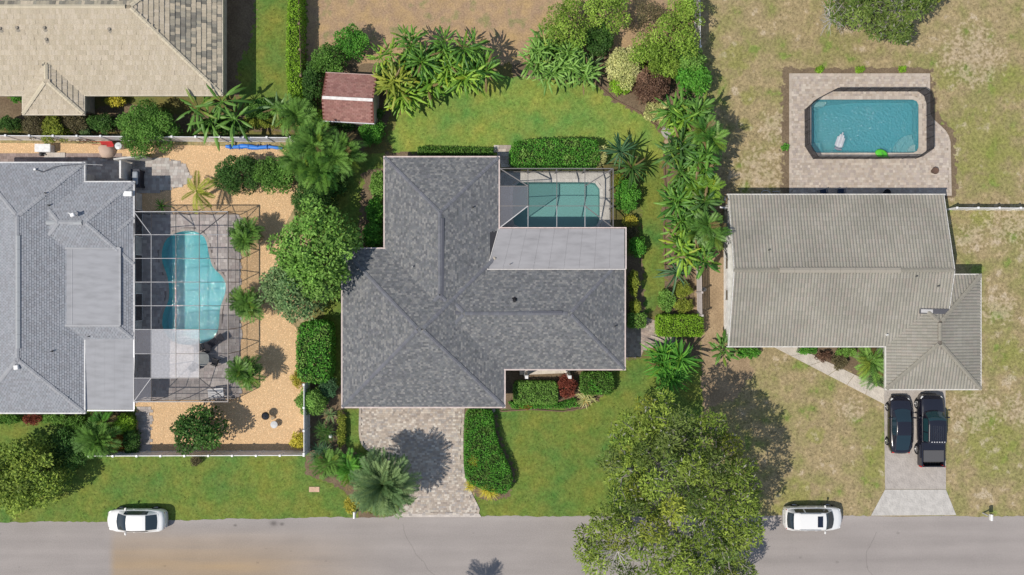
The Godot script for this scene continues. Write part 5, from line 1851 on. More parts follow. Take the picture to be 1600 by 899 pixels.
	make_car(o, [[-0.95, 0.93, 1.14, 1.2], [0.5, 0.95, 1.14, 1.2], [1.2, 0.95, 1.13, 1.2], [1.9, 0.94, 1.08, 1.16], [2.45, 0.88, 1.0, 1.06], [2.68, 0.74, 0.88, 0.92], [2.76, 0.55, 0.76, 0.78]],
		[[-0.93, 0.86, 0.7, 1.16, 1.72], [-0.8, 0.87, 0.72, 1.16, 1.8], [0.55, 0.88, 0.72, 1.16, 1.83], [0.8, 0.88, 0.71, 1.16, 1.78], [1.4, 0.82, 0.72, 1.16, 1.22]],
		{"front": [0.8, 1.36], "back": [-9.0, -8.0], "sides": [[-0.82, -0.12], [-0.04, 0.95]]}, black, [[1.95, 0.97], [-1.72, 0.97]], 0.41,
		{"mirror": [1.02, 1.26, 1.12], "headlight": [2.5, 0.86, 0.7], "taillight": [-2.92, 0.92, 0.86, 0.34], "handles": [-0.55, 0.4], "belt": 1.12, "half": 0.95, "glass": lin(0.015, 0.04, 0.05)})
	var bed := Shape.new()
	var ch := lin(0.02, 0.02, 0.022)
	for z in [1.0, -1.0]:
		bed.box(Vector3(-1.96, 0.8, z * 0.88), Vector3(1.98, 0.72, 0.14), black, Basis(), 0.04)
		bed.box(Vector3(-1.72, 0.95, z * 0.98), Vector3(1.15, 0.24, 0.12), black, Basis(), 0.06)
	bed.box(Vector3(-1.0, 0.82, 0), Vector3(0.06, 0.7, 1.66), black)
	obj("bed_side", bed, M.car_paint, o)
	var bf := Shape.new()
	bf.box(Vector3(-1.96, 0.6, 0), Vector3(1.9, 0.06, 1.64), ch)
	for k in 7: bf.box(Vector3(-1.96, 0.64, -0.66 + k * 0.22), Vector3(1.86, 0.03, 0.07), ch * 1.5)
	obj("bed_floor", bf, M.rubber, o)
	var gate := Shape.new()
	gate.box(Vector3(-2.93, 0.82, 0), Vector3(0.09, 0.68, 1.72), black, Basis(), 0.03)
	obj("tailgate", gate, M.car_paint, o)
	var cov := Shape.new()
	cov.box(Vector3(-1.3, 1.17, 0), Vector3(0.62, 0.04, 1.68), black, Basis(), 0.015)
	obj("bed_lid", cov, M.car_paint, o)
	var cov2 := Shape.new()
	cov2.box(Vector3(-2.08, 1.16, 0), Vector3(0.92, 0.035, 1.62), lin(0.11, 0.11, 0.12), Basis(), 0.012)
	obj("bed_cover", cov2, M.cloth, o)
	for k in 8:
		var rib := Shape.new()
		rib.box(Vector3(-0.12, 1.842, -0.56 + k * 0.16), Vector3(1.15, 0.025, 0.05), lin(0.014, 0.016, 0.03), Basis(), 0.008)
		obj("roof_rib", rib, M.car_paint, o)
		if k < 6:
			var lampy := Shape.new()
			lampy.box(Vector3(-0.84, 1.83, -0.5 + k * 0.2), Vector3(0.07, 0.05, 0.1), lin(0.6, 0.6, 0.62), Basis(), 0.015)
			obj("roof_light", lampy, M.lamp_glass, o)

# ---------------------------------------------------------------- small things in the yards
func build_yard_things() -> void:
	# letterboxes
	var o := thing("letterbox", "white letterbox on a post beside the silvery palm", "letterbox", at(558, 799))
	var s := Shape.new()
	s.box(Vector3(0, 0.5, 0), Vector3(0.1, 1.0, 0.1), lin(0.7, 0.7, 0.7), Basis(), 0.01)
	obj("post", s, M.paint, o)
	s = Shape.new()
	s.extrude_arch(Vector3(0, 1.0, 0), 0.2, 0.26, 0.5, lin(0.82, 0.82, 0.82))
	obj("box", s, M.vinyl, o)
	o = thing("letterbox", "white letterbox with dark door standing alone in the dry verge", "letterbox", at(1536, 802))
	s = Shape.new()
	s.box(Vector3(0, 0.5, 0), Vector3(0.1, 1.0, 0.1), lin(0.5, 0.5, 0.5), Basis(), 0.01)
	obj("post", s, M.paint, o)
	s = Shape.new()
	s.extrude_arch(Vector3(0, 1.0, 0.02), 0.22, 0.26, 0.5, lin(0.78, 0.78, 0.78))
	obj("box", s, M.vinyl, o)
	s = Shape.new()
	s.box(Vector3(0, 1.13, -0.25), Vector3(0.2, 0.24, 0.03), lin(0.02, 0.02, 0.02))
	obj("lid", s, M.dark_plastic, o)
	# kettle grill and its side table on the gravel
	o = thing("kettle_grill", "black round kettle grill standing on the gravel", "grill", at(419, 648))
	s = Shape.new()
	s.lathe(Vector3(0, 0.62, 0), [Vector2(0.0, -0.2), Vector2(0.15, -0.17), Vector2(0.28, -0.06), Vector2(0.32, 0.06), Vector2(0.325, 0.08)], 18, lin(0.015, 0.016, 0.018))
	obj("bowl", s, M.dark_plastic, o)
	s = Shape.new()
	s.lathe(Vector3(0, 0.7, 0), [Vector2(0.33, 0.0), Vector2(0.31, 0.09), Vector2(0.22, 0.19), Vector2(0.1, 0.24), Vector2(0.0, 0.25)], 18, lin(0.02, 0.022, 0.024))
	var lid := obj("lid", s, M.lamp_glass, o)
	s = Shape.new()
	s.box(Vector3(0, 0.99, 0), Vector3(0.18, 0.04, 0.05), lin(0.05, 0.04, 0.03), Basis(), 0.01)
	obj("handle", s, M.wood, lid)
	for k in 3:
		s = Shape.new()
		var a := TAU * k / 3.0 + 0.4
		s.tube([Vector3(cos(a) * 0.2, 0.5, sin(a) * 0.2), Vector3(cos(a) * 0.34, 0.0, sin(a) * 0.34)], [0.014, 0.014], 6, lin(0.3, 0.3, 0.3))
		obj("leg", s, M.metal, o)
	o = thing("round_stool", "pale grey round stool beside the kettle grill", "stool", at(430.5, 662.5))
	s = Shape.new()
	s.lathe(Vector3(0, 0.42, 0), [Vector2(0.0, -0.04), Vector2(0.28, -0.04), Vector2(0.3, 0.0), Vector2(0.28, 0.04), Vector2(0.0, 0.05)], 18, lin(0.6, 0.6, 0.61))
	obj("seat", s, M.plain, o)
	for k in 4:
		s = Shape.new()
		var a := TAU * k / 4.0 + 0.4
		s.tube([Vector3(cos(a) * 0.18, 0.4, sin(a) * 0.18), Vector3(cos(a) * 0.24, 0.0, sin(a) * 0.24)], [0.02, 0.018], 6, lin(0.55, 0.55, 0.55))
		obj("leg", s, M.plain, o)
	o = thing("charcoal_bag", "small tan bag lying between the grill and the stool", "bag", at(427, 653))
	s = Shape.new()
	s.box(Vector3(0, 0.1, 0), Vector3(0.36, 0.2, 0.24), lin(0.5, 0.4, 0.28), Basis(UP, 0.5), 0.06)
	obj("sack", s, M.cloth, o)
	# gas grill by the grey house
	o = thing("gas_grill", "black gas grill with grey lid beside the small rendered wall", "grill", at(220.5, 281))
	s = Shape.new()
	s.box(Vector3(0, 0.5, 0), Vector3(0.62, 0.7, 1.35), lin(0.02, 0.022, 0.03), Basis(), 0.03)
	obj("cabinet", s, M.dark_plastic, o)
	s = Shape.new()
	s.box(Vector3(-0.03, 0.9, 0), Vector3(0.72, 0.12, 1.5), lin(0.03, 0.035, 0.05), Basis(), 0.02)
	obj("worktop", s, M.dark_plastic, o)
	s = Shape.new()
	s.box(Vector3(0.02, 1.03, 0), Vector3(0.44, 0.2, 1.05), lin(0.30, 0.33, 0.38), Basis(), 0.07)
	obj("lid", s, M.plain, o)
	for z in [-0.6, 0.6]:
		s = Shape.new()
		s.tube([Vector3(0.25, 0.08, z), Vector3(0.31, 0.08, z)], [0.09, 0.09], 12, lin(0.02, 0.02, 0.02))
		obj("wheel", s, M.rubber, o)
	# cooling unit, rock pile, wheelbarrow and bins along the fence
	o = thing("storage_chest", "white storage chest on a slab below the white fence", "chest", at(74, 233.5))
	s = Shape.new()
	s.box(Vector3(0, 0.32, 0), Vector3(1.2, 0.6, 0.6), lin(0.66, 0.66, 0.68), Basis(), 0.03)
	obj("body", s, M.vinyl, o)
	s = Shape.new()
	s.box(Vector3(0, 0.66, 0), Vector3(1.28, 0.1, 0.66), lin(0.84, 0.84, 0.86), Basis(), 0.03)
	obj("lid", s, M.vinyl, o)
	o = thing("concrete_pad", "thin concrete pad beside the white storage chest", "pad", at(86, 243))
	s = Shape.new()
	s.box(Vector3(0, 0.05, 0), Vector3(1.7, 0.1, 0.45), lin(0.55, 0.5, 0.46), Basis(), 0.02)
	obj("slab", s, M.concrete, o)
	o = thing("pump", "small dark pump on the pad below the storage chest", "pump", at(67, 242))
	s = Shape.new()
	s.lathe(Vector3(0, 0.1, 0), [Vector2(0.0, 0.0), Vector2(0.14, 0.0), Vector2(0.15, 0.25), Vector2(0.08, 0.33), Vector2(0.0, 0.34)], 10, lin(0.06, 0.06, 0.065))
	obj("housing", s, M.dark_plastic, o)
	s = Shape.new()
	s.tube([Vector3(0.1, 0.2, 0), Vector3(0.3, 0.2, 0.02), Vector3(0.34, 0.1, 0.05)], [0.03, 0.03, 0.03], 6, lin(0.3, 0.3, 0.3))
	obj("pipe", s, M.plain, o)
	o = thing("covered_pile", "mound under a tan cover beside the red barrow", "mound", at(168, 236))
	s = Shape.new()
	s.lathe(Vector3.ZERO, [Vector2(0.72, 0.0), Vector2(0.66, 0.25), Vector2(0.5, 0.48), Vector2(0.3, 0.6), Vector2(0.0, 0.64)], 9, lin(0.62, 0.47, 0.38))
	for i in s.v.size():
		s.v[i] += Vector3(sin(s.v[i].z * 7.0), 0, cos(s.v[i].x * 6.0)) * 0.06 * minf(1.0, s.v[i].y * 3.0)
	obj("cover", s, M.cloth, o)
	s = Shape.new()
	s.beam(Vector3(-0.6, 0.04, 0.6), Vector3(0.6, 0.04, 0.62), 0.1, 0.08, lin(0.4, 0.3, 0.22))
	obj("edge_weight", s, M.wood, o)
	o = thing("wheelbarrow", "red wheelbarrow leaning on the white fence behind the tan mound", "wheelbarrow", at(171, 226), 0.0)
	s = Shape.new()
	for p in [[-0.75, -0.1], [-0.75, 0.42]]: pass
	s.box(Vector3(0.1, 0.62, 0), Vector3(1.0, 0.06, 0.4), lin(0.55, 0.05, 0.05), Basis(Vector3.RIGHT, 0.9), 0.02)
	s.box(Vector3(0.1, 0.5, 0.2), Vector3(1.0, 0.05, 0.2), lin(0.5, 0.05, 0.05), Basis(Vector3.RIGHT, -0.4), 0.02)
	obj("tray", s, M.paint, o)
	for z in [-0.1, 0.14]:
		s = Shape.new()
		s.tube([Vector3(-1.0, 0.85, z), Vector3(-0.2, 0.6, z), Vector3(0.75, 0.22, 0.05)], [0.02, 0.02, 0.02], 6, lin(0.4, 0.05, 0.05))
		obj("handle", s, M.paint, o)
	s = Shape.new()
	s.tube([Vector3(0.8, 0.2, -0.0), Vector3(0.8, 0.2, 0.09)], [0.2, 0.2], 14, lin(0.02, 0.02, 0.02))
	obj("wheel", s, M.rubber, o)
	o = thing("plastic_bin", "pale plastic bin between the barrow and the round shrub", "bin", at(191, 230.5))
	s = Shape.new()
	s.lathe(Vector3.ZERO, [Vector2(0.2, 0.0), Vector2(0.26, 0.62), Vector2(0.3, 0.64), Vector2(0.27, 0.7), Vector2(0.0, 0.72)], 12, lin(0.62, 0.68, 0.70))
	obj("body", s, M.vinyl, o)
	s = Shape.new()
	s.box(Vector3(0, 0.74, 0), Vector3(0.2, 0.04, 0.05), lin(0.5, 0.55, 0.58), Basis(), 0.012)
	obj("handle", s, M.vinyl, o)
	o = thing("bicycle", "dark bicycle leaning on the white fence left of the tan mound", "bicycle", at(137, 226))
	for x in [-0.5, 0.52]:
		s = Shape.new()
		var loop := []
		var rad := []
		for k in 19:
			var a := TAU * k / 18.0
			loop.append(Vector3(x + cos(a) * 0.32, 0.33 + sin(a) * 0.31, -0.10 - (0.33 + sin(a) * 0.31) * 0.25)); rad.append(0.022)
		s.tube(loop, rad, 5, lin(0.03, 0.03, 0.03), false)
		obj("wheel", s, M.rubber, o)
	s = Shape.new()
	for seg in [[-0.5, 0.33, 0.0, 0.3], [0.0, 0.3, 0.4, 0.75], [-0.15, 0.8, 0.4, 0.75], [-0.15, 0.8, 0.0, 0.3], [-0.15, 0.8, -0.5, 0.33], [0.4, 0.75, 0.52, 0.33]]:
		s.tube([Vector3(seg[0], seg[1], -0.1 - seg[1] * 0.25), Vector3(seg[2], seg[3], -0.1 - seg[3] * 0.25)], [0.02, 0.02], 5, lin(0.12, 0.03, 0.03))
	obj("frame", s, M.metal, o)
	s = Shape.new()
	s.box(Vector3(-0.18, 0.9, -0.32), Vector3(0.26, 0.06, 0.13), lin(0.03, 0.03, 0.03), Basis(), 0.02)
	obj("saddle", s, M.dark_plastic, o)
	s = Shape.new()
	s.tube([Vector3(0.38, 0.95, -0.62), Vector3(0.42, 0.98, -0.35), Vector3(0.38, 0.95, -0.08)], [0.016, 0.016, 0.016], 5, lin(0.05, 0.05, 0.05))
	obj("handlebar", s, M.dark_plastic, o)
	# rolled blue pool cover lying along the fence
	o = thing("pool_cover_roll", "rolled bright blue pool cover lying along the white fence", "pool cover", at(390, 229.5))
	s = Shape.new()
	var pts := []
	var radii := []
	for k in 12:
		var t := k / 11.0
		pts.append(Vector3(lerpf(-1.85, 2.7, t), 0.2 + 0.03 * sin(k * 2.1), 0.05 * sin(k * 1.3) + t * 0.12)); radii.append(lerpf(0.2, 0.09, absf(t - 0.4) * 1.6) + 0.025 * sin(k * 2.7))
	s.tube(pts, radii, 10, lin(0.04, 0.20, 0.66))
	obj("roll", smoothed(s), M.dark_plastic, o)
	s = Shape.new()
	for k in 5: s.box(Vector3(-1.5 + k * 0.75, 0.2, 0.04), Vector3(0.05, 0.36, 0.36), lin(0.035, 0.17, 0.6), Basis(Vector3.RIGHT, 0.7), 0.05)
	obj("strap", s, M.cloth, o)
	# inside the large cage
	for i in 2:
		o = thing("sun_lounger", ["dark sun lounger by the kidney pool, the one nearer the water", "dark sun lounger by the kidney pool, the one nearer the white panels"][i], "lounger", at([337, 322][i], [534, 553][i]), [0.55, 1.1][i], "loungers in the large cage")
		s = Shape.new()
		for k in 9: s.box(Vector3(-0.85 + k * 0.13, 0.33, 0), Vector3(0.115, 0.03, 0.6), lin(0.05, 0.05, 0.06), Basis(), 0.008)
		obj("seat", s, M.cloth, o, "stuff")
		s = Shape.new()
		s.box(Vector3(0.62, 0.5, 0), Vector3(0.72, 0.04, 0.6), lin(0.05, 0.05, 0.06), Basis(Vector3.BACK, 0.55), 0.012)
		obj("backrest", s, M.cloth, o)
		for x in [-0.8, 0.5]:
			for z in [-0.27, 0.27]:
				s = Shape.new()
				s.tube([Vector3(x, 0.32, z), Vector3(x, 0.06, z)], [0.02, 0.02], 6, lin(0.03, 0.03, 0.03))
				obj("leg", s, M.metal, o)
	o = thing("patio_table", "white slatted patio table in the lower right corner of the large cage", "table", at(342, 613), 0.1)
	for k in 6:
		s = Shape.new()
		s.box(Vector3(0, 0.7, -0.33 + k * 0.13), Vector3(1.25, 0.03, 0.105), lin(0.75, 0.75, 0.77), Basis(), 0.006)
		obj("slat", s, M.vinyl, o)
	for x in [-0.52, 0.52]:
		for z in [-0.3, 0.3]:
			s = Shape.new()
			s.box(Vector3(x, 0.37, z), Vector3(0.06, 0.64, 0.06), lin(0.75, 0.75, 0.77), Basis(), 0.01)
			obj("leg", s, M.vinyl, o)
	o = thing("round_patio_table", "round glass topped patio table near the loungers in the large cage", "table", at(322, 560), 0.0)
	s = Shape.new()
	s.lathe(Vector3(0, 0.7, 0), [Vector2(0.0, 0.0), Vector2(0.55, 0.0), Vector2(0.56, 0.02), Vector2(0.0, 0.03)], 20, lin(0.34, 0.35, 0.34))
	obj("tabletop", s, M.plain, o)
	for k in 3:
		s = Shape.new()
		var a := TAU * k / 3.0
		s.tube([Vector3(cos(a) * 0.15, 0.7, sin(a) * 0.15), Vector3(cos(a) * 0.4, 0.06, sin(a) * 0.4)], [0.02, 0.02], 6, lin(0.05, 0.05, 0.05))
		obj("leg", s, M.metal, o)
	for k in 3:
		var a := [0.3, 2.4, 4.3][k] as float
		patio_chair(at(322, 560) + Vector3(cos(a), 0, sin(a)) * 0.95, -a + PI * 0.5, ["dark patio chair east of the round glass table", "dark patio chair south west of the round glass table", "dark patio chair north of the round glass table"][k], "chairs at the round glass table", lin(0.05, 0.05, 0.055))
	# terrace of the tiled house
	patio_chair(at(1283, 302), 0.25, "dark blue armchair behind the tiled house, nearer the end wall", "chairs on the tiled house terrace", lin(0.03, 0.05, 0.10))
	patio_chair(at(1310, 301), -0.05, "dark blue armchair behind the tiled house, nearer the round pot", "chairs on the tiled house terrace", lin(0.03, 0.05, 0.10))
	for i in 2:
		o = thing(["flower_pot", "terrace_pot"][i], ["empty brown flower pot standing alone on the pool terrace", "dark round pot against the back wall of the tiled house"][i], "pot", at([1457.5, 1383][i], [268, 302][i]))
		s = Shape.new()
		s.lathe(Vector3.ZERO, [Vector2(0.16, 0.0), Vector2(0.24, 0.3), Vector2(0.29, 0.42), Vector2(0.27, 0.44), Vector2(0.23, 0.4), Vector2(0.2, 0.34), Vector2(0.0, 0.34)], 16, [lin(0.16, 0.10, 0.075), lin(0.03, 0.03, 0.035)][i])
		obj("pot", s, M.stone, o)
		s = Shape.new()
		s.lathe(Vector3(0, 0.0, 0), [Vector2(0.0, 0.0), Vector2(0.3, 0.0), Vector2(0.33, 0.05), Vector2(0.3, 0.04)], 16, [lin(0.35, 0.28, 0.22), lin(0.05, 0.05, 0.05)][i])
		obj("saucer", s, M.stone, o)
	for i in 2:
		o = thing("hoop", ["pale metal hoop lying behind the tiled house near the fence corner", "pale square frame lying behind the tiled house beside the hoop"][i], "hoop", at([1196, 1212][i], 303))
		s = Shape.new()
		var loop := []
		var rad := []
		var cnt := 16 if i == 0 else 4
		for k in cnt + 1:
			var a := TAU * k / cnt + PI / 4.0
			loop.append(Vector3(cos(a) * 0.36, 0.08, sin(a) * 0.26)); rad.append(0.03)
		s.tube(loop, rad, 6, lin(0.6, 0.62, 0.65), false)
		obj("rim", s, M.plain, o)
		s = Shape.new()
		s.beam(Vector3(-0.3, 0.05, 0), Vector3(0.3, 0.05, 0), 0.03, 0.03, lin(0.4, 0.42, 0.45))
		obj("crossbar", s, M.plain, o)
	# floats
	o = thing("pool_float", "grey and white inflatable float drifting in the blue pool", "pool float", at(1313, 221), 1.25)
	s = Shape.new()
	for k in 5: s.tube([Vector3(-0.55 + 0.06 * absf(k - 2), -0.03, -0.26 + k * 0.13), Vector3(0.75 - 0.2 * absf(k - 2), 0.0, -0.26 + k * 0.13)], [0.075, 0.06], 8, [lin(0.5, 0.52, 0.58), lin(0.62, 0.65, 0.68)][k % 2])
	obj("mattress", s, M.vinyl, o, "stuff")
	s = Shape.new()
	s.tube([Vector3(-0.62, 0.06, -0.28), Vector3(-0.68, 0.08, 0.0), Vector3(-0.62, 0.06, 0.28)], [0.08, 0.11, 0.08], 8, lin(0.25, 0.27, 0.33))
	obj("pillow", s, M.vinyl, o)
	o = thing("green_float", "bright green inflatable lying across the pool edge", "pool float", at(1376, 241), -0.35)
	s = Shape.new()
	s.lathe(Vector3(0, 0.17, 0), [Vector2(0.0, -0.07), Vector2(0.3, -0.05), Vector2(0.36, 0.02), Vector2(0.28, 0.09), Vector2(0.0, 0.12)], 14, lin(0.10, 0.52, 0.04))
	for i in s.v.size(): s.v[i].x *= 1.5
	obj("body", s, M.vinyl, o)
	s = Shape.new()
	s.tube([Vector3(0.35, 0.2, 0.05), Vector3(0.62, 0.27, 0.14), Vector3(0.68, 0.24, 0.05)], [0.1, 0.09, 0.05], 8, lin(0.08, 0.42, 0.03))
	s.tube([Vector3(-0.1, 0.28, -0.1), Vector3(0.15, 0.32, 0.12)], [0.05, 0.05], 7, lin(0.05, 0.3, 0.03))
	obj("ridge", s, M.vinyl, o)
	# rocks, lamps and an edging
	for r in [[1043, 207, 0.55, "grey boulder in the bed below the yellow ground cover"], [770, 641, 0.2, "pale stone at the top of the driveway hedge"], [1043, 222, 0.3, "small tan rock below the grey boulder"], [1100, 452, 0.2, "pale stone beside the slatted fence"]]:
		s = Shape.new()
		s.lathe(at(r[0], r[1]), [Vector2(r[2] * 0.9, -0.03), Vector2(r[2], r[2] * 0.3), Vector2(r[2] * 0.7, r[2] * 0.62), Vector2(r[2] * 0.3, r[2] * 0.78), Vector2(0.0, r[2] * 0.8)], 8, lin(0.42, 0.4, 0.38) if r[2] != 0.3 else lin(0.45, 0.33, 0.22))
		for i in s.v.size():
			var p := s.v[i]
			s.v[i] += Vector3(sin(p.z * 9.0), sin(p.x * 7.0) * 0.4, cos(p.x * 8.0)) * r[2] * 0.13
		tag(obj("rock", s, M.stone), r[3], "rock")
	o = thing("garden_lamp", "white globe garden lamp among the dark feathery plants", "lamp", at(520, 679))
	s = Shape.new()
	s.tube([Vector3.ZERO, Vector3(0, 0.7, 0)], [0.03, 0.025], 8, lin(0.1, 0.1, 0.1))
	obj("post", s, M.metal, o)
	s = Shape.new()
	s.lathe(Vector3(0, 0.82, 0), [Vector2(0.0, -0.14), Vector2(0.12, -0.09), Vector2(0.16, 0.0), Vector2(0.12, 0.1), Vector2(0.0, 0.15)], 14, lin(0.85, 0.85, 0.85))
	obj("globe", s, M.vinyl, o)
	for e in [["low brown timber edging along the front bed of the middle house", [782, 643, 830, 640, 880, 643, 908, 638, 936, 622]], ["low timber edging round the back lawn bed of the middle house", [930, 128, 960, 156, 1000, 176, 1036, 205]], ["low timber edging beside the east side lawn", [1037, 240, 1040, 300, 1037, 360, 1039, 420]]]:
		var pp := ring(e[1])
		o = thing("garden_edging", e[0], "edging")
		for i in pp.size() - 1:
			s = Shape.new()
			s.beam(Vector3(pp[i].x, 0.04, pp[i].y), Vector3(pp[i + 1].x, 0.04, pp[i + 1].y), 0.09, 0.12, vary(lin(0.2, 0.13, 0.09), 0.15))
			obj("plank", s, M.wood, o)

func patio_chair(p: Vector3, turn: float, label: String, group: String, col: Color) -> void:
	var o := thing("patio_chair", label, "chair", p + UP * 0.06, turn, group)
	var s := Shape.new()
	s.box(Vector3(0, 0.42, 0), Vector3(0.52, 0.07, 0.5), col, Basis(), 0.02)
	obj("seat", s, M.cloth, o)
	s = Shape.new()
	s.box(Vector3(0, 0.72, 0.27), Vector3(0.52, 0.55, 0.06), col, Basis(Vector3.RIGHT, 0.2), 0.02)
	obj("backrest", s, M.cloth, o)
	for x in [-0.26, 0.26]:
		s = Shape.new()
		s.box(Vector3(x, 0.62, 0.0), Vector3(0.06, 0.04, 0.5), col * 0.8, Basis(), 0.012)
		obj("armrest", s, M.dark_plastic, o)
		for z in [-0.22, 0.22]:
			s = Shape.new()
			s.tube([Vector3(x, 0.6 if z < 0 else 0.42, z), Vector3(x, 0.0, z)], [0.018, 0.018], 6, col * 0.7)
			obj("leg", s, M.metal, o)

# ---------------------------------------------------------------- plants
var pal := {}
var frond_meshes := {}

func make_palettes() -> void:
	pal = {
		"deep": [lin(0.030, 0.085, 0.018), lin(0.075, 0.165, 0.035)],
		"mid": [lin(0.055, 0.145, 0.022), lin(0.13, 0.27, 0.05)],
		"bright": [lin(0.085, 0.20, 0.03), lin(0.22, 0.40, 0.09)],
		"vivid": [lin(0.045, 0.18, 0.022), lin(0.125, 0.34, 0.045)],
		"lime": [lin(0.17, 0.34, 0.02), lin(0.30, 0.50, 0.05)],
		"olive": [lin(0.14, 0.19, 0.025), lin(0.34, 0.39, 0.06)],
		"oak": [lin(0.105, 0.175, 0.028), lin(0.29, 0.39, 0.07)],
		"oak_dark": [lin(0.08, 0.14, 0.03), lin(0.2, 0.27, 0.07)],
		"yellow": [lin(0.45, 0.42, 0.03), lin(0.70, 0.62, 0.10)],
		"gold": [lin(0.28, 0.27, 0.03), lin(0.55, 0.48, 0.08)],
		"cream": [lin(0.38, 0.42, 0.14), lin(0.66, 0.64, 0.30)],
		"maroon": [lin(0.10, 0.055, 0.038), lin(0.27, 0.165, 0.11)],
		"red": [lin(0.14, 0.035, 0.025), lin(0.34, 0.10, 0.06)],
		"brown": [lin(0.10, 0.085, 0.045), lin(0.20, 0.175, 0.09)],
		"orange": [lin(0.25, 0.13, 0.03), lin(0.42, 0.22, 0.05)],
		"silver": [lin(0.085, 0.17, 0.065), lin(0.22, 0.33, 0.14)],
		"blue": [lin(0.035, 0.105, 0.045), lin(0.10, 0.20, 0.10)],
		"feather": [lin(0.15, 0.27, 0.03), lin(0.33, 0.47, 0.08)],
		"areca": [lin(0.07, 0.19, 0.018), lin(0.25, 0.42, 0.05)],
		"paddle": [lin(0.04, 0.14, 0.02), lin(0.16, 0.33, 0.045)],
		"palm_gold": [lin(0.18, 0.25, 0.03), lin(0.38, 0.42, 0.06)],
	}
	for k in ["deep", "mid", "bright", "vivid", "silver", "oak", "oak_dark", "blue", "areca"]:
		for i in 2:
			var c: Color = pal[k][i]
			pal[k][i] = Color(c.r * 1.2, c.g * 1.16, c.b * 1.12)

func rdir() -> Vector3:
	var y := rng.randf() * 2.0 - 1.0
	var a := rng.randf() * TAU
	var r := sqrt(1.0 - y * y)
	return Vector3(cos(a) * r, y, sin(a) * r)

func clump(s: Shape, c: Vector3, r: Vector3, fill: float, long: float, wide: float, p: Array, odd := Color(0, 0, 0), odd_share := 0.0) -> void:
	var area := 4.0 * PI * pow((pow(r.x * r.y, 1.6) + pow(r.x * r.z, 1.6) + pow(r.y * r.z, 1.6)) / 3.0, 1.0 / 1.6)
	var n := int(area * 0.75 * fill / (long * wide * 0.55))
	var tone := rf(-0.15, 0.4)
	var bright := rf(0.75, 1.25)
	for i in n:
		var u := rdir()
		if u.y < -0.3: u.y = -u.y
		var d := 0.62 + 0.46 * sqrt(rng.randf())
		var q := rdir()
		var nn := (u * 0.55 + q * 0.75 + UP * 0.4).normalized()
		var dir := (u * 0.8 + rdir() * 0.9)
		dir = (dir - nn * dir.dot(nn)).normalized()
		var k := clampf(rng.randf() * 0.75 + tone, 0.0, 1.0)
		var col: Color = p[0].lerp(p[1], k)
		var lit := bright * rf(0.76, 1.24)
		col = Color(col.r * lit, col.g * lit, col.b * lit)
		if odd_share > 0.0 and rng.randf() < odd_share: col = odd
		var l := long * (0.7 + 0.6 * rng.randf())
		s.leaf(c + u * r * d, dir, nn, l, wide * (0.75 + 0.5 * rng.randf()), col)

func stems(o: Node, base_y: float, tops: Array, r: float, called := "stem") -> void:
	var s := Shape.new()
	for t in tops:
		var mid: Vector3 = t * 0.5 + Vector3(rf(-0.1, 0.1), 0.05, rf(-0.1, 0.1))
		s.tube([Vector3(t.x * 0.12, base_y, t.z * 0.12), mid, t], [r, r * 0.7, r * 0.4], 5, vary(lin(0.17, 0.13, 0.09), 0.2), false)
	obj(called, s, M.bark, o, "stuff" if tops.size() > 1 else "")

# a rounded shrub or a small tree: leaves in clumps through a dome
func shrub(called: String, label: String, cat: String, x: float, y: float, rx: float, ry: float, h: float, leaf: float, p: String, group := "", fill := 1.1, open := 0.0) -> Node3D:
	var where := at(x, y, h * 0.6)
	where.y = 0.0
	var o := thing(called, label, cat, where, 0.0, group)
	var k := UNIT * (1.0 - h * 0.6 / CAM_H)
	var R := Vector3(rx * k, h * 0.5, ry * k)
	var size := minf(R.x, R.z)
	var rc := clampf(size * 0.31, 0.15, 0.62)
	var n := clampi(int(R.x * R.z / (rc * rc) * 1.75), 6, 90)
	var s := Shape.new()
	var tops := []
	var lift := h * 0.52
	for i in n:
		var a := i * 2.39996 + rf(-0.3, 0.3)
		var d := sqrt((i + 0.5) / n) * rf(0.86, 1.08)
		var yy := sqrt(maxf(0.0, 1.0 - d * d * 0.85))
		var c := Vector3(cos(a) * d * (R.x - rc * 0.75), lift + (yy * 0.85 - 0.35 + rf(-0.12, 0.12)) * (h - lift - rc * 0.3), sin(a) * d * (R.z - rc * 0.75))
		if n > 12 and rng.randf() < maxf(open, 0.1): continue
		var r := rc * rf(0.65, 1.3)
		if h > 1.9: c += Vector3(rf(-0.35, 0.35), rf(-0.45, 0.2), rf(-0.35, 0.35)) * rc
		clump(s, c, Vector3(r, r * 0.85, r), fill, leaf, leaf * 0.55, pal[p])
		if i % 3 == 0: tops.append(c)
	if h > 1.0:       # lower skirt
		for i in maxi(4, n / 3):
			var a := i * TAU / maxi(4, n / 3)
			var c := Vector3(cos(a) * (R.x - rc) * 0.95, h * 0.28, sin(a) * (R.z - rc) * 0.95)
			clump(s, c, Vector3(rc, rc, rc), fill * 0.6, leaf, leaf * 0.55, pal[p])
	obj("foliage", s, M.leaf, o)
	if tops.size() == 0: tops.append(Vector3(0, h * 0.5, 0))
	stems(o, 0.0, tops, clampf(h * 0.02, 0.02, 0.08))
	return o

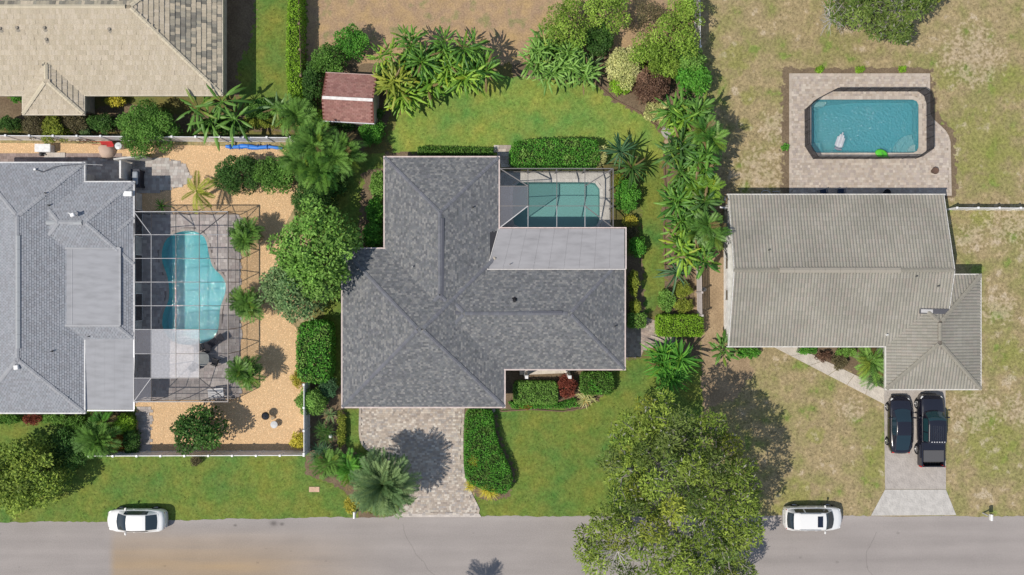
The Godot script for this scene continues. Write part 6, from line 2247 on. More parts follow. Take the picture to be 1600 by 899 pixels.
# a clipped hedge over an outline
func hedge(label: String, outline: PackedVector2Array, h: float, leaf: float, p: String, group := "", rounding := 0.25, p2 := "") -> void:
	var mid := Vector2.ZERO
	for q in outline: mid += q
	mid /= outline.size()
	var o := thing("hedge", label, "hedge", Vector3(mid.x, 0, mid.y), 0.0, group)
	var s := Shape.new()
	var local := PackedVector2Array()
	for q in outline: local.append(q - mid)
	var b := Rect2(local[0], Vector2.ZERO)
	for q in local: b = b.expand(q)
	var per := leaf * leaf * 0.55 * 0.55
	var n := int(b.get_area() / per * 1.7)
	var f := FastNoiseLite.new()
	f.seed = taken.size()
	f.frequency = 0.9
	for i in n:
		var q := Vector2(rf(b.position.x, b.end.x), rf(b.position.y, b.end.y))
		if not inside(q, local): continue
		var edge := 1e9
		for j in local.size(): edge = minf(edge, q.distance_to(Geometry2D.get_closest_point_to_segment(q, local[j], local[(j + 1) % local.size()])))
		var e := clampf(edge / rounding, 0.0, 1.0)
		var y := h - (1.0 - sqrt(1.0 - (1.0 - e) * (1.0 - e))) * rounding + f.get_noise_2d(q.x, q.y) * 0.13 + rf(-0.16, 0.05)
		var nn := (UP * 0.7 + rdir() * 0.75).normalized()
		var dir := rdir()
		dir = (dir - nn * dir.dot(nn)).normalized()
		var pp: Array = pal[p2] if p2 != "" and f.get_noise_2d(q.x * 0.7 + 40.0, q.y * 0.7) > 0.15 else pal[p]
		var tk := 1.0 + 0.55 * f.get_noise_2d(q.x * 1.7 + 9.0, q.y * 1.7)
		var tc: Color = pp[0].lerp(pp[1], rng.randf())
		if rng.randf() < 0.02: y += rf(0.03, 0.16)
		if rng.randf() < 0.012: tc = lin(0.22, 0.17, 0.07)
		s.leaf(Vector3(q.x, y, q.y), dir, nn, leaf * rf(0.7, 1.3), leaf * 0.55, Color(tc.r * tk, tc.g * tk, tc.b * tk))
	for j in local.size():
		var a := local[j]; var c := local[(j + 1) % local.size()]
		var m := int(a.distance_to(c) * h / per * 1.3)
		var out := Vector3((c - a).y, 0, -(c - a).x).normalized()
		if inside((a + c) * 0.5 + Vector2(out.x, out.z) * 0.05, local): out = -out
		for i in m:
			var t := rng.randf()
			var yy := rf(0.02, h - rounding * 0.4)
			var q := a.lerp(c, t)
			var nn := (out * 0.7 + UP * 0.35 + rdir() * 0.7).normalized()
			var dir := rdir()
			dir = (dir - nn * dir.dot(nn)).normalized()
			s.leaf(Vector3(q.x, yy, q.y) + out * rf(-0.1, 0.05), dir, nn, leaf * rf(0.7, 1.3), leaf * 0.55, pal[p][0].lerp(pal[p][1], rng.randf() * 0.9))
	obj("foliage", s, M.leaf, o)
	var core := Shape.new()  # added solid dark core, blocks light so gaps between leaves look shaded
	var inner: Array = Geometry2D.offset_polygon(local, -0.16)
	if inner.size(): extrude(core, inner[0], 0.0, h - 0.22, lin(0.035, 0.05, 0.018))
	if core.v.size(): obj("shade_core", core, M.bark, o)

# frond shapes along +x, one metre long, growing from the origin
func frond(kind: String, v: int) -> ArrayMesh:
	var key := kind + str(v)
	if frond_meshes.has(key): return frond_meshes[key]
	var s := Shape.new()
	var r2 := RandomNumberGenerator.new()
	r2.seed = 900 + v * 17 + kind.length()
	var bend := 0.25 + 0.14 * (v % 3)
	var sway := (r2.randf() - 0.5) * 0.25
	var spine := func(t: float) -> Vector3: return Vector3(t * (1.0 - 0.12 * t * bend), -bend * t * t + 0.05 * t, sway * t * t)
	if kind == "feather" or kind == "date":
		var n := 21 if kind == "feather" else 34
		var pts := []
		var rad := []
		for i in 7:
			pts.append(spine.call(i / 6.0)); rad.append(lerpf(0.014, 0.003, i / 6.0))
		s.tube(pts, rad, 4, lin(0.9, 0.95, 0.75), false)
		for i in n:
			var t := lerpf(0.14 if kind == "feather" else 0.06, 0.99, float(i) / n)
			var p: Vector3 = spine.call(t)
			var d: Vector3 = (spine.call(t + 0.02) - p).normalized()
			var w := (0.30 if kind == "feather" else 0.20) * (0.45 + 0.75 * sin(PI * clampf(t * 0.85 + 0.12, 0, 1)))
			for z in [-1.0, 1.0]:
				var side := Vector3(0, 0, z)
				var dir: Vector3 = (d * 0.75 + side * 0.85 + UP * ((0.12 if kind == "feather" else 0.3) - 0.3 * r2.randf())).normalized()
				var nn := dir.cross(d * z).normalized()
				if nn.y < 0: nn = -nn
				var g := 0.72 + 0.5 * r2.randf()
				s.leaf(p, dir, (nn + UP * 0.3).normalized(), w * (0.85 + 0.3 * r2.randf()), 0.033 if kind == "feather" else 0.026, Color(g, g, g * 0.95))
	elif kind == "paddle" or kind == "blade":
		var pts := [Vector3(-0.0, 0, 0), spine.call(0.2), spine.call(0.36)]
		s.tube(pts, [0.018, 0.014, 0.011], 4, lin(0.9, 1.0, 0.7), false)
		var rows := 9
		var prev := []
		for i in rows + 1:
			var t := lerpf(0.3, 1.0, float(i) / rows)
			var f := float(i) / rows
			var w := (0.1 if kind == "paddle" else 0.07) * pow(sin(PI * pow(clampf(f, 0.015, 0.99), 0.75)), 0.6)
			if i == 0: w = 0.02
			var p: Vector3 = spine.call(t)
			var droop := 0.3 + 0.5 * r2.randf()
			var now := [p + Vector3(0, -w * droop, -w), p + Vector3(0, w * 0.1, -w * 0.5), p, p + Vector3(0, w * 0.1, w * 0.5), p + Vector3(0, -w * droop, w)]
			if i > 0:
				for k in 4:
					if i > 2 and k in [0, 3] and r2.randf() < 0.14: continue
					var g := 0.78 + 0.4 * r2.randf()
					if k in [1, 2]: g *= 1.1
					s.quad(prev[k], prev[k + 1], now[k + 1], now[k], Color(g, g, g))
			prev = now
		smoothed(s)
	elif kind == "strap":
		var rows := 6
		var prev := []
		for i in rows + 1:
			var t := float(i) / rows
			var w := 0.05 * sqrt(clampf(1.0 - pow(t, 2.2), 0.0, 1.0)) + 0.001
			var p: Vector3 = spine.call(t)
			var now := [p + Vector3(0, w * 0.45, -w), p, p + Vector3(0, w * 0.45, w)]
			if i > 0:
				for k in 2:
					var g := 0.8 + 0.3 * r2.randf()
					s.quad(prev[k], prev[k + 1], now[k + 1], now[k], Color(g, g, g))
			prev = now
	else:      # needle: a thin grass-like blade
		for i in 3:
			var t0 := i / 3.0
			var t1 := (i + 1) / 3.0
			var a: Vector3 = spine.call(t0); var b: Vector3 = spine.call(t1)
			var w0 := 0.028 * (1.0 - t0 * t0); var w1 := 0.028 * (1.0 - t1 * t1) + 0.001
			s.quad(a - Vector3(0, 0, w0), a + Vector3(0, 0, w0), b + Vector3(0, 0, w1), b - Vector3(0, 0, w1), Color.WHITE)
	frond_meshes[key] = s.mesh()
	return frond_meshes[key]

func frond_mat(p: String, k: int, glossy: bool) -> StandardMaterial3D:
	var key := "%s_frond_%d%s" % [p, k, "_shiny" if glossy else ""]
	if M.has(key): return M[key]
	var src: StandardMaterial3D = M.glossy_leaf if glossy else M.leaf
	var m: StandardMaterial3D = src.duplicate()
	m.resource_name = key
	var c: Color = pal[p][0].lerp(pal[p][1], [0.1, 0.4, 0.7, 1.0, 0.55, 0.5][k])
	if k == 5: c = lin(0.21, 0.155, 0.065)
	if k == 4: c = Color(c.r * 1.5, c.g * 1.05, c.b * 0.8)
	m.albedo_color = c.linear_to_srgb()
	M[key] = m
	return m

# fronds springing from one or several crowns: heads = [offset in metres and height]
func fronds(o: Node3D, kind: String, n: int, long: float, p: String, heads: Array, low := -5.0, high := 78.0, called := "frond", glossy := false, odd := 0.06) -> void:
	for hd in heads:
		for i in n:
			var f := (i + 0.5) / n
			var yaw: float = i * 2.39996 + rf(-0.35, 0.35) + hd.x * 3.0
			var pitch := deg_to_rad(lerpf(high, low, pow(f, 0.75)) + rf(-8, 8))
			var l := long * lerpf(0.72, 1.06, f) * rf(0.85, 1.15)
			var b := Basis(UP, yaw) * Basis(Vector3.BACK, pitch) * Basis(Vector3.RIGHT, rf(-0.5, 0.5))
			var mi := MeshInstance3D.new()
			mi.mesh = frond(kind, rng.randi() % 4)
			mi.material_override = frond_mat(p, (4 if rng.randf() < 0.6 else 5) if rng.randf() < odd else rng.randi() % 4, glossy)
			mi.transform = Transform3D(b.scaled(Vector3.ONE) * Basis.from_scale(Vector3(l, l, l)), hd + Vector3(cos(yaw), 0, -sin(yaw)) * 0.04)
			mi.name = called
			o.add_child(mi, true)

func frond_plant(called: String, label: String, cat: String, x: float, y: float, h: float, kind: String, n: int, long: float, p: String, heads_n := 1, spread := 0.4, group := "", low := -5.0, high := 78.0, part := "frond", glossy := false, odd := 0.06) -> Node3D:
	var where := at(x, y, h)
	where.y = 0.0
	var o := thing(called, label, cat, where, 0.0, group)
	var heads := []
	for i in heads_n:
		var a := i * 2.39996 + x
		var d := 0.0 if heads_n == 1 else spread * sqrt((i + 0.5) / heads_n)
		heads.append(Vector3(cos(a) * d, h * rf(0.72, 1.0) if heads_n > 1 else h * 0.9, sin(a) * d))
	for hd in heads:
		if hd.y > 0.35:
			var s := Shape.new()
			var r := 0.09 if heads_n == 1 and hd.y > 1.2 else 0.04
			s.tube([Vector3(hd.x * 0.5, 0, hd.z * 0.5), Vector3(hd.x * 0.8, hd.y * 0.5, hd.z * 0.8), hd + UP * 0.03], [r * 1.3, r, r * 0.8], 6, vary(lin(0.2, 0.17, 0.11), 0.2), false)
			obj("stem", s, M.bark, o)
	fronds(o, kind, n, long, p, heads, low, high, part, glossy, odd)
	return o

# a large spreading tree from an outline of its crown
func oak(label: String, outline: PackedVector2Array, center: Vector2, reach: float, top: float, count: int, rc: float, leaf: float, sparse: Array, group := "", p := "oak") -> void:
	var k7 := 1.0 - top * 0.75 / CAM_H
	var o := thing("oak_tree", label, "tree", Vector3(center.x * k7, 0, center.y * k7), 0.0, group)
	outline = Geometry2D.offset_polygon(outline, -rc * 0.95)[0]
	var b := Rect2(outline[0], Vector2.ZERO)
	for q in outline: b = b.expand(q)
	var nodes := []
	var dark := {}
	for layer in 2:
		var tries := 0
		var placed := []
		while placed.size() < (count if layer == 0 else count / 4) and tries < 5000:
			tries += 1
			var q := Vector2(rf(b.position.x, b.end.x), rf(b.position.y, b.end.y))
			if not inside(q, outline): continue
			var thin := false
			for sp in sparse:
				if q.distance_to(sp[0]) < sp[1] and rng.randf() < sp[2]: thin = true
			if thin: continue
			var d := q.distance_to(center) / reach
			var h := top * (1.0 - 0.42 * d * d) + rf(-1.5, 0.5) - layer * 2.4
			var kk := 1.0 - h / CAM_H
			var c := Vector3(q.x * kk, h, q.y * kk) - o.position
			var close := false
			for m in placed:
				if Vector2(m.x - c.x, m.z - c.z).length() < rc * (1.24 if layer == 0 else 1.3): close = true
			if close: continue
			placed.append(c)
			if layer == 1: dark[nodes.size()] = true  # lower layer gets darker leaves, shade inside the crown put into the colour
			nodes.append(c)
	var bark := lin(0.32, 0.30, 0.27)
	var trunk := Shape.new()
	var fork := Vector3(0.2, top * 0.26, 0.1)
	trunk.tube([Vector3.ZERO - UP * 0.05, Vector3(0.05, 0.5, 0.0), fork * 0.7, fork], [0.62, 0.46, 0.4, 0.42], 10, bark)
	obj("trunk", trunk, M.bark, o)
	var mains := []
	for i in 9:
		var a := TAU * i / 9.0 + rf(-0.2, 0.2)
		mains.append(Vector3(cos(a), 0, sin(a)) * reach * rf(0.38, 0.5) + UP * top * rf(0.62, 0.72))
	var limbs := []
	for m in mains:
		var s := Shape.new()
		var mid: Vector3 = fork.lerp(m, 0.5) + Vector3(rf(-0.5, 0.5), 0.5, rf(-0.5, 0.5))
		s.tube([fork, mid, m, m * 1.25 + UP * 0.2], [0.26, 0.18, 0.11, 0.06], 7, vary(bark, 0.15), false)
		obj("limb", s, M.bark, o)
	var twigs := Shape.new()
	var s := Shape.new()
	for ci in nodes.size():
		var c: Vector3 = nodes[ci]
		var best: Vector3 = mains[0]
		for m in mains:
			if m.distance_to(c) < best.distance_to(c): best = m
		var mid: Vector3 = best.lerp(c, 0.5) + Vector3(rf(-0.4, 0.4), rf(-0.1, 0.4), rf(-0.4, 0.4))
		twigs.tube([best, mid, c, c + rdir() * rc], [0.07, 0.05, 0.03, 0.012], 5, vary(bark, 0.25), false)
		for j in 3: twigs.tube([mid.lerp(c, 0.5), c + rdir() * rc * 0.7, c + rdir() * rc * 1.15], [0.025, 0.018, 0.008], 4, vary(bark * 1.2, 0.25), false)
		var r := rc * rf(0.7, 1.25)
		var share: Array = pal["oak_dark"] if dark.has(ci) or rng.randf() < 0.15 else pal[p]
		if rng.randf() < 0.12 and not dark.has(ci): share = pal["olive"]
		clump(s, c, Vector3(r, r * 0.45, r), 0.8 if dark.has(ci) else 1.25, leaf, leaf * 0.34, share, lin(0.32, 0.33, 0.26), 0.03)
	for sp in sparse.slice(0, 2):       # bare pale twigs where the crown is thin
		var kk := 1.0 - top * 0.72 / CAM_H
		var c := Vector3(sp[0].x * kk, top * 0.72, sp[0].y * kk) - o.position
		for i in 26:
			var a := TAU * i / 26.0 + rf(-0.2, 0.2)
			var l: float = sp[1] * rf(0.5, 1.1)
			var e := c + Vector3(cos(a) * l, rf(-0.3, 0.5), sin(a) * l)
			var mid := c.lerp(e, 0.5) + Vector3(rf(-0.2, 0.2), rf(0.0, 0.3), rf(-0.2, 0.2))
			twigs.tube([c, mid, e], [0.04, 0.03, 0.01], 4, vary(lin(0.5, 0.48, 0.45), 0.2), false)
			for j in 3: twigs.tube([mid.lerp(e, rf(0.0, 0.8)), e + rdir() * 0.5], [0.018, 0.008], 3, vary(lin(0.5, 0.48, 0.45), 0.2), false)
	obj("branches", twigs, M.bark, o, "stuff")
	obj("crown", s, M.leaf, o)

func build_plants() -> void:
	make_palettes()
	var g := ""
	# --- big oaks
	var c1 := flat(1062, 775)
	oak("large spreading oak over the road beside the driveway of the tiled house",
		ring([1050, 604, 1092, 622, 1134, 632, 1152, 680, 1186, 700, 1190, 756, 1203, 818, 1178, 868, 1184, 905, 1150, 948, 1040, 955, 985, 925, 930, 898, 886, 856, 886, 806, 928, 792, 946, 764, 920, 734, 940, 690, 952, 640, 1000, 618]),
		c1, 8.6, 9.6, 90, 0.8, 0.32, [[flat(1052, 852), 1.8, 0.9], [flat(965, 862), 1.5, 0.8], [flat(1000, 690), 0.7, 0.8], [flat(1098, 765), 0.6, 0.8], [flat(1100, 690), 0.8, 0.6], [flat(1150, 640), 0.6, 1.0], [flat(950, 790), 0.9, 1.0], [flat(905, 828), 0.45, 1.0], [flat(935, 700), 0.5, 1.0], [flat(1180, 745), 0.5, 1.0], [flat(1165, 850), 0.6, 1.0], [flat(985, 640), 0.5, 1.0], [flat(1070, 640), 0.7, 0.8], [flat(1130, 720), 0.6, 0.8], [flat(1020, 780), 0.7, 0.7], [flat(1010, 880), 0.9, 1.0], [flat(1110, 880), 0.7, 1.0], [flat(1150, 780), 0.6, 1.0], [flat(975, 740), 0.6, 1.0], [flat(1075, 720), 0.7, 0.9], [flat(930, 860), 0.5, 1.0]])
	oak("spreading oak with grey branches at the top of the dry yard",
		ring([1268, 48, 1288, 20, 1300, -40, 1340, -90, 1430, -90, 1490, -40, 1492, 2, 1450, 14, 1440, 50, 1405, 70, 1360, 68, 1345, 45, 1300, 52]),
		flat(1385, -20), 5.8, 7.5, 36, 0.75, 0.3, [[flat(1400, 10), 1.5, 0.75], [flat(1300, 30), 1.0, 0.6]], "", "oak_dark")
	# --- left front garden
	g = "shrubs at the front of the grey house"
	shrub("broadleaf_tree", "yellow green small tree at the left edge of the front lawn", "tree", 36, 744, 64, 62, 4.6, 0.26, "oak", "", 1.0, 0.06)
	shrub("shrub", "dark green shrub between the yellow green tree and the fan of fronds", "shrub", 104, 702, 34, 36, 2.0, 0.17, "deep", g)
	frond_plant("feather_palm", "dark feather palm at the front corner of the grey house", "palm", 148, 690, 2.2, "feather", 16, 1.7, "mid", 2, 0.4)
	frond_plant("feather_palm", "small feather palm leaning over the left end of the front fence", "palm", 158, 662, 1.7, "feather", 12, 1.3, "vivid", 1)
	shrub("shrub", "round yellow green shrub below the lower flat roof", "shrub", 193, 662, 17, 16, 1.5, 0.13, "lime", g)
	shrub("croton", "orange brown croton below the round yellow green shrub", "shrub", 184, 690, 17, 15, 1.0, 0.16, "orange", g)
	shrub("shrub", "dark shrub against the wall below the lower flat roof", "shrub", 168, 650, 26, 9, 1.3, 0.14, "brown", g)
	shrub("shrub", "dark green shrub in the corner by the front gate path", "shrub", 204, 690, 14, 22, 1.2, 0.14, "deep", g)
	shrub("shrub", "reddish bush under the front eave of the grey house", "shrub", 50, 655, 16, 10, 1.0, 0.13, "red", g)
	shrub("shrub", "low green bush under the front eave left of the reddish bush", "shrub", 14, 655, 20, 9, 0.9, 0.13, "mid", g)
	shrub("shrub", "low green bush under the front eave right of the reddish bush", "shrub", 86, 655, 22, 9, 0.9, 0.13, "bright", g)
	shrub("shrub", "green bush beside the downpipe at the front corner", "shrub", 118, 664, 18, 14, 1.1, 0.14, "mid", g)
	shrub("shrub", "tiny dark bush just outside the front fence", "shrub", 306, 720, 9, 9, 0.5, 0.1, "brown")
	# --- gravel yard
	shrub("shrub", "broad dark green shrub inside the front fence of the gravel yard", "shrub", 308, 672, 42, 37, 4.0, 0.26, "deep", "", 1.1)
	shrub("shrub", "yellow bush in the front corner of the gravel yard", "shrub", 465, 690, 13, 14, 0.9, 0.15, "yellow")
	shrub("shrub", "yellowish weeds at the foot of the tall green hedge column", "shrub", 463, 592, 9, 14, 0.7, 0.13, "gold")
	g = "leafy clumps on the east side of the large cage"
	for e in [[380, 366, "uppermost of the three dark leafy clumps beside the large cage"], [382, 475, "middle one of the three dark leafy clumps beside the large cage"], [382, 583, "lowest of the three dark leafy clumps beside the large cage"]]:
		frond_plant("leafy_clump", e[2], "shrub", e[0], e[1], 2.5, "feather", 26, 1.2, "mid", 3, 0.55, g, -15.0, 70.0, "frond", true)
	g = "dark round shrubs in the gravel yard"
	shrub("shrub", "dark round shrub in the gravel yard, the one next to the small palm", "shrub", 371, 272, 36, 34, 2.9, 0.17, "deep", g, 1.15)
	shrub("shrub", "dark round shrub in the gravel yard, the one next to the feather palms", "shrub", 428, 272, 34, 32, 2.9, 0.17, "mid", g, 1.15)
	frond_plant("date_palm", "small yellowish date palm on the gravel beside the grill", "palm", 305, 298, 2.4, "date", 11, 1.75, "palm_gold", 1, 0.4, "", -12.0, 50.0)
	frond_plant("strap_plant", "small spiky plant between the house and the small date palm", "plant", 252, 322, 0.5, "strap", 16, 0.75, "vivid")
	# --- trees between the gravel yard and the middle house
	shrub("broadleaf_tree", "bright green broad tree between the gravel yard and the shingled roof", "tree", 492, 394, 72, 80, 7.4, 0.30, "bright", "", 0.9, 0.2)
	shrub("broadleaf_tree", "small grey green tree touching the gravel side of the bright broad tree", "tree", 456, 446, 52, 62, 5.6, 0.28, "silver", "", 0.9, 0.18)
	shrub("shrub", "dark fine leaved tree above the bright broad tree", "tree", 486, 312, 38, 34, 3.6, 0.15, "deep", "", 1.05)
	hedge("tall green hedge column below the bright broad tree", curved(ring([466, 512, 480, 504, 512, 506, 515, 550, 512, 592, 488, 598, 466, 590, 463, 550], 1.9), 3), 2.1, 0.19, "vivid", "", 0.4, "bright")
	shrub("shrub", "rounded green shrub leaning over the fence below the hedge column", "shrub", 485, 628, 26, 25, 1.9, 0.16, "bright", "", 1.15)
	shrub("shrub", "dark blue green plants behind the fence below the hedge column", "shrub", 512, 605, 16, 20, 0.9, 0.13, "blue")
	frond_plant("agave", "pale silvery agave beside the leaning green shrub", "agave", 515, 648, 0.5, "strap", 22, 0.75, "silver", 1, 0.3, "", 0.0, 70.0, "leaf")
	frond_plant("feathery_plant", "dark feathery plant around the globe lamp", "plant", 508, 678, 0.8, "needle", 60, 0.9, "deep", 3, 0.5, "", 10.0, 80.0, "blade")
	frond_plant("feathery_plant", "dark feathery plant beside the fence corner", "plant", 500, 706, 0.8, "needle", 60, 0.9, "blue", 3, 0.5, "", 10.0, 80.0, "blade")
	shrub("shrub", "narrow dark hedge plant between lawn strip and globe lamp", "shrub", 533, 672, 7, 30, 0.7, 0.12, "olive")
	frond_plant("feather_palm", "dark green feather palm left of the silvery palm", "palm", 545, 733, 1.3, "feather", 18, 1.45, "vivid", 2, 0.35, "", -5.0, 60.0)
	frond_plant("feather_palm", "dark green feather palm below the feathery plants", "palm", 512, 727, 1.2, "feather", 16, 1.35, "mid", 2, 0.4, "", -5.0, 60.0)
	frond_plant("silver_palm", "silvery blue green palm with a dense round crown over the driveway", "palm", 597, 761, 4.2, "date", 70, 2.75, "silver", 1, 0.4, "", -22.0, 84.0, "frond", false, 0.0)
	shrub("shrub", "small cream and yellow shrub beside the letterbox", "shrub", 549, 789, 12, 15, 0.8, 0.14, "gold")
	shrub("shrub", "low yellow green plants under the silvery palm", "shrub", 596, 797, 30, 9, 0.5, 0.14, "olive")
	frond_plant("feather_palm", "tall palm across the road below the driveway", "palm", 653, 1021, 8.0, "feather", 20, 1.8, "deep", 1)
	g = "bushes along the left wall of the middle house"
	shrub("shrub", "pale green bush at the top of the left wall of the middle house", "shrub", 590, 292, 12, 26, 1.2, 0.15, "bright", g)
	shrub("shrub", "middle green bush along the left wall of the middle house", "shrub", 586, 332, 15, 24, 1.5, 0.15, "vivid", g)
	shrub("shrub", "dark green bush in the corner of the left wall of the middle house", "shrub", 583, 368, 18, 24, 1.6, 0.15, "vivid", g)
	g = "feather palms between the shed and the gravel yard"
	for e in [[490, 222, 3.6, "feather palm just below the garden shed"], [528, 240, 3.4, "feather palm nearest the middle house in the shed group"], [503, 262, 3.2, "lowest feather palm of the shed group"], [470, 252, 3.0, "feather palm at the end of the white fence"]]:
		frond_plant("feather_palm", e[3], "palm", e[0], e[1], e[2], "feather", 16, 1.7, "paddle" if int(e[0]) % 2 else "mid", 3, 0.6, g)
	frond_plant("feather_palm", "dark feather palm left of the shed above the fence end", "palm", 450, 178, 3.0, "feather", 13, 1.6, "mid", 2, 0.5)
	shrub("shrub", "round bright green bush below the shed corner", "shrub", 580, 207, 21, 19, 1.6, 0.15, "vivid", "", 1.2)
	g = "bushes around the garden shed"
	shrub("shrub", "dark bush above the shed roof", "shrub", 548, 66, 28, 26, 2.6, 0.17, "vivid", g)
	shrub("shrub", "green bush at the upper left corner of the shed", "shrub", 512, 92, 30, 28, 2.6, 0.17, "mid", g)
	shrub("shrub", "dark bush filling the gap left of the shed", "shrub", 488, 132, 16, 40, 2.4, 0.17, "deep", g)
	shrub("shrub", "bush spilling out below the lime hedge", "shrub", 474, 180, 24, 26, 2.2, 0.16, "bright", g)
	shrub("shrub", "vine covered bush at the lower left corner of the shed", "shrub", 500, 190, 20, 18, 1.8, 0.15, "areca", g)
	shrub("shrub", "small dark bush at the lower right corner of the shed", "shrub", 592, 178, 8, 9, 0.9, 0.13, "deep", g)
	hedge("long lime green hedge along the brown slatted fence", curved(ring([452, -20, 468, -20, 468, 60, 471, 150, 462, 160, 450, 150, 447, 70], 1.7), 2), 1.8, 0.14, "lime", "", 0.3)
	# --- cream house garden
	g = "shrubs along the front of the cream house"
	shrub("shrub", "yellow bush under the eave of the cream house", "shrub", 178, 157, 15, 10, 1.3, 0.12, "yellow", g)
	shrub("broadleaf_tree", "large round olive green shrub overhanging the white fence", "shrub", 226, 200, 49, 42, 3.4, 0.15, "mid", "", 1.1)
	shrub("shrub", "brownish twiggy bush left of the porch gable", "shrub", 54, 195, 20, 22, 2.0, 0.12, "brown", g, 0.9)
	shrub("shrub", "green bush in front of the porch gable", "shrub", 84, 200, 24, 22, 2.2, 0.14, "olive", g)
	shrub("shrub", "brown and green bush right of the porch gable", "shrub", 116, 190, 22, 18, 1.9, 0.13, "brown", g, 0.9)
	shrub("shrub", "dark green bush between the porch gable and the large round shrub", "shrub", 158, 192, 22, 15, 1.6, 0.14, "deep", g)
	shrub("shrub", "silvery small bush close to the white fence", "shrub", 132, 203, 10, 12, 1.2, 0.12, "silver", g)
	shrub("shrub", "dark bush at the far left end of the front bed", "shrub", 14, 194, 20, 12, 1.4, 0.13, "deep", g)
	shrub("shrub", "green bush against the porch on its left side", "shrub", 27, 154, 11, 8, 1.0, 0.12, "vivid", g)
	shrub("shrub", "low olive ground cover behind the white fence", "shrub", 415, 190, 34, 12, 1.0, 0.14, "olive", g)
	shrub("shrub", "dark ground cover under the long leaved plants", "shrub", 345, 196, 44, 14, 1.1, 0.14, "deep", g)
	g = "long leaved plants at the corner of the cream house"
	for e in [[308, 168, 2.6, "long leaved plant at the left of its group below the cream house"], [344, 158, 2.9, "long leaved plant in front of the corner of the cream roof"], [366, 184, 2.7, "long leaved plant nearest the blue pool cover"], [328, 188, 2.2, "low long leaved plant in the middle of its group"]]:
		frond_plant("banana_plant", e[3], "banana plant", e[0], e[1], e[2], "blade", 13, 2.2, "mid", 1, 0.3, g, -12.0, 62.0, "leaf", true, 0.04)
	frond_plant("banana_plant", "pale long leaved plant near the lime hedge", "banana plant", 432, 168, 2.4, "blade", 10, 1.6, "silver", 1, 0.3, "", 0.0, 70.0, "leaf", true)
	shrub("shrub", "green bush between the long leaved plants and the lime hedge", "shrub", 405, 170, 26, 18, 1.6, 0.15, "mid", g)
	# --- back garden, left group
	g = "large leaved plants behind the back lawn"
	var n := 0
	for e in [[600, 88, 3.2, "areca", "beside the dark bush above the shed"], [640, 62, 3.6, "paddle", "at the top left by the bare dirt"], [662, 92, 3.6, "paddle", "in the middle left of the group"], [614, 130, 3.0, "palm_gold", "overhanging the right edge of the shed roof"], [632, 150, 2.4, "areca", "at the lower left above the round bright bush"], [690, 66, 3.8, "paddle", "in the upper middle by the bare dirt"], [700, 108, 3.4, "areca", "in the middle along the lawn edge"], [732, 76, 3.8, "paddle", "at the upper right of the group"], [724, 118, 3.0, "areca", "over the lawn at the lower right"], [752, 106, 3.4, "paddle", "at the right end of the group"], [672, 125, 2.6, "areca", "over the lawn below the middle of the group"]]:
		frond_plant("paddle_plant", "big leaved plant " + e[4], "plant", e[0], e[1], e[2], ["blade", "paddle", "blade", "feather"][int(e[0] + e[1]) % 4], 16 + int(e[1]) % 8, 1.3 + 0.1 * (int(e[0]) % 5), e[3], 2 + int(e[0]) % 3, 0.65, g, -12.0, 72.0, "leaf", true, 0.07)
	g = "dark underplanting behind the back lawn"
	for e in [[648, 100, 30, 26, 2.2, "below the big leaves at the left of the group"], [690, 92, 34, 28, 2.4, "below the big leaves in the middle of the group"], [738, 98, 30, 30, 2.3, "below the big leaves at the right of the group"], [604, 118, 18, 24, 1.8, "between the shed roof and the big leaves"]]:
		shrub("shrub", "dark undergrowth " + e[5], "shrub", e[0], e[1], e[2], e[3], e[4], 0.2, "mid", g, 0.9)
	for e in [[1080, 184, 36, 30, 3.0, "below the upper boundary palms"], [1082, 235, 38, 34, 3.0, "below the boundary palms level with the big hedge"], [1084, 298, 38, 38, 3.0, "below the boundary palms level with the small cage"], [1086, 366, 34, 40, 2.8, "below the lower boundary palms"], [872, 84, 40, 26, 1.8, "below the broad leaves of the right back bed"]]:
		shrub("shrub", "green undergrowth " + e[5], "shrub", e[0], e[1], e[2], e[3], e[4], 0.26, "bright", g, 1.0)
	for e in [[492, 236, 30, 34, 2.0, "below the feather palms of the shed group"], [540, 190, 20, 14, 1.2, "in the shade below the shed"], [520, 290, 24, 18, 1.4, "below the lowest feather palm"]]:
		shrub("shrub", "dark undergrowth " + e[5], "shrub", e[0], e[1], e[2], e[3], e[4], 0.18, "deep", g, 0.9)
	# --- back garden, right group
	g = "leafy plants behind the right part of the back lawn"
	for e in [[836, 92, 2.6, "at the left end by the gap to the dirt"], [862, 108, 2.2, "over the lawn at the left"], [886, 92, 2.6, "in the middle"], [910, 112, 2.2, "at the right over the lawn"], [846, 74, 2.6, "at the back by the bare dirt"]]:
		frond_plant("paddle_plant", "broad leaved right bed plant " + e[3], "plant", e[0], e[1], e[2], "blade", 20, 1.3, "bright", 4, 0.75, g, -5.0, 75.0, "leaf", true, 0.04)
	frond_plant("agave", "grey green agave beside the broad leaved plants", "agave", 926, 100, 0.9, "strap", 24, 1.2, "silver", 1, 0.3, "", 0.0, 75.0, "leaf")
	g = "feathery trees along the back boundary"
	for e in [[880, 42, 32, 4.6, "feathery yellow green tree above the broad leaved plants"], [905, 20, 30, 4.8, "feathery tree at the top edge left of the bare twigs"], [948, 16, 30, 4.6, "feathery tree at the top edge above the cream shrub"], [1052, 62, 40, 4.6, "feathery tree beside the white fence panel"], [1018, 84, 30, 4.0, "feathery tree behind the maroon shrub"], [1072, 20, 28, 4.8, "feathery tree at the top edge beside the white fence"]]:
		shrub("feathery_tree", e[4], "tree", e[0], e[1], e[2] * 1.2, e[2] * 1.15, e[3], 0.17, "feather", g, 0.55, 0.4)
	shrub("bare_bush", "thin brownish bush with bare twigs at the top edge", "shrub", 1008, 24, 34, 26, 2.6, 0.12, "brown", "", 0.35, 0.5)
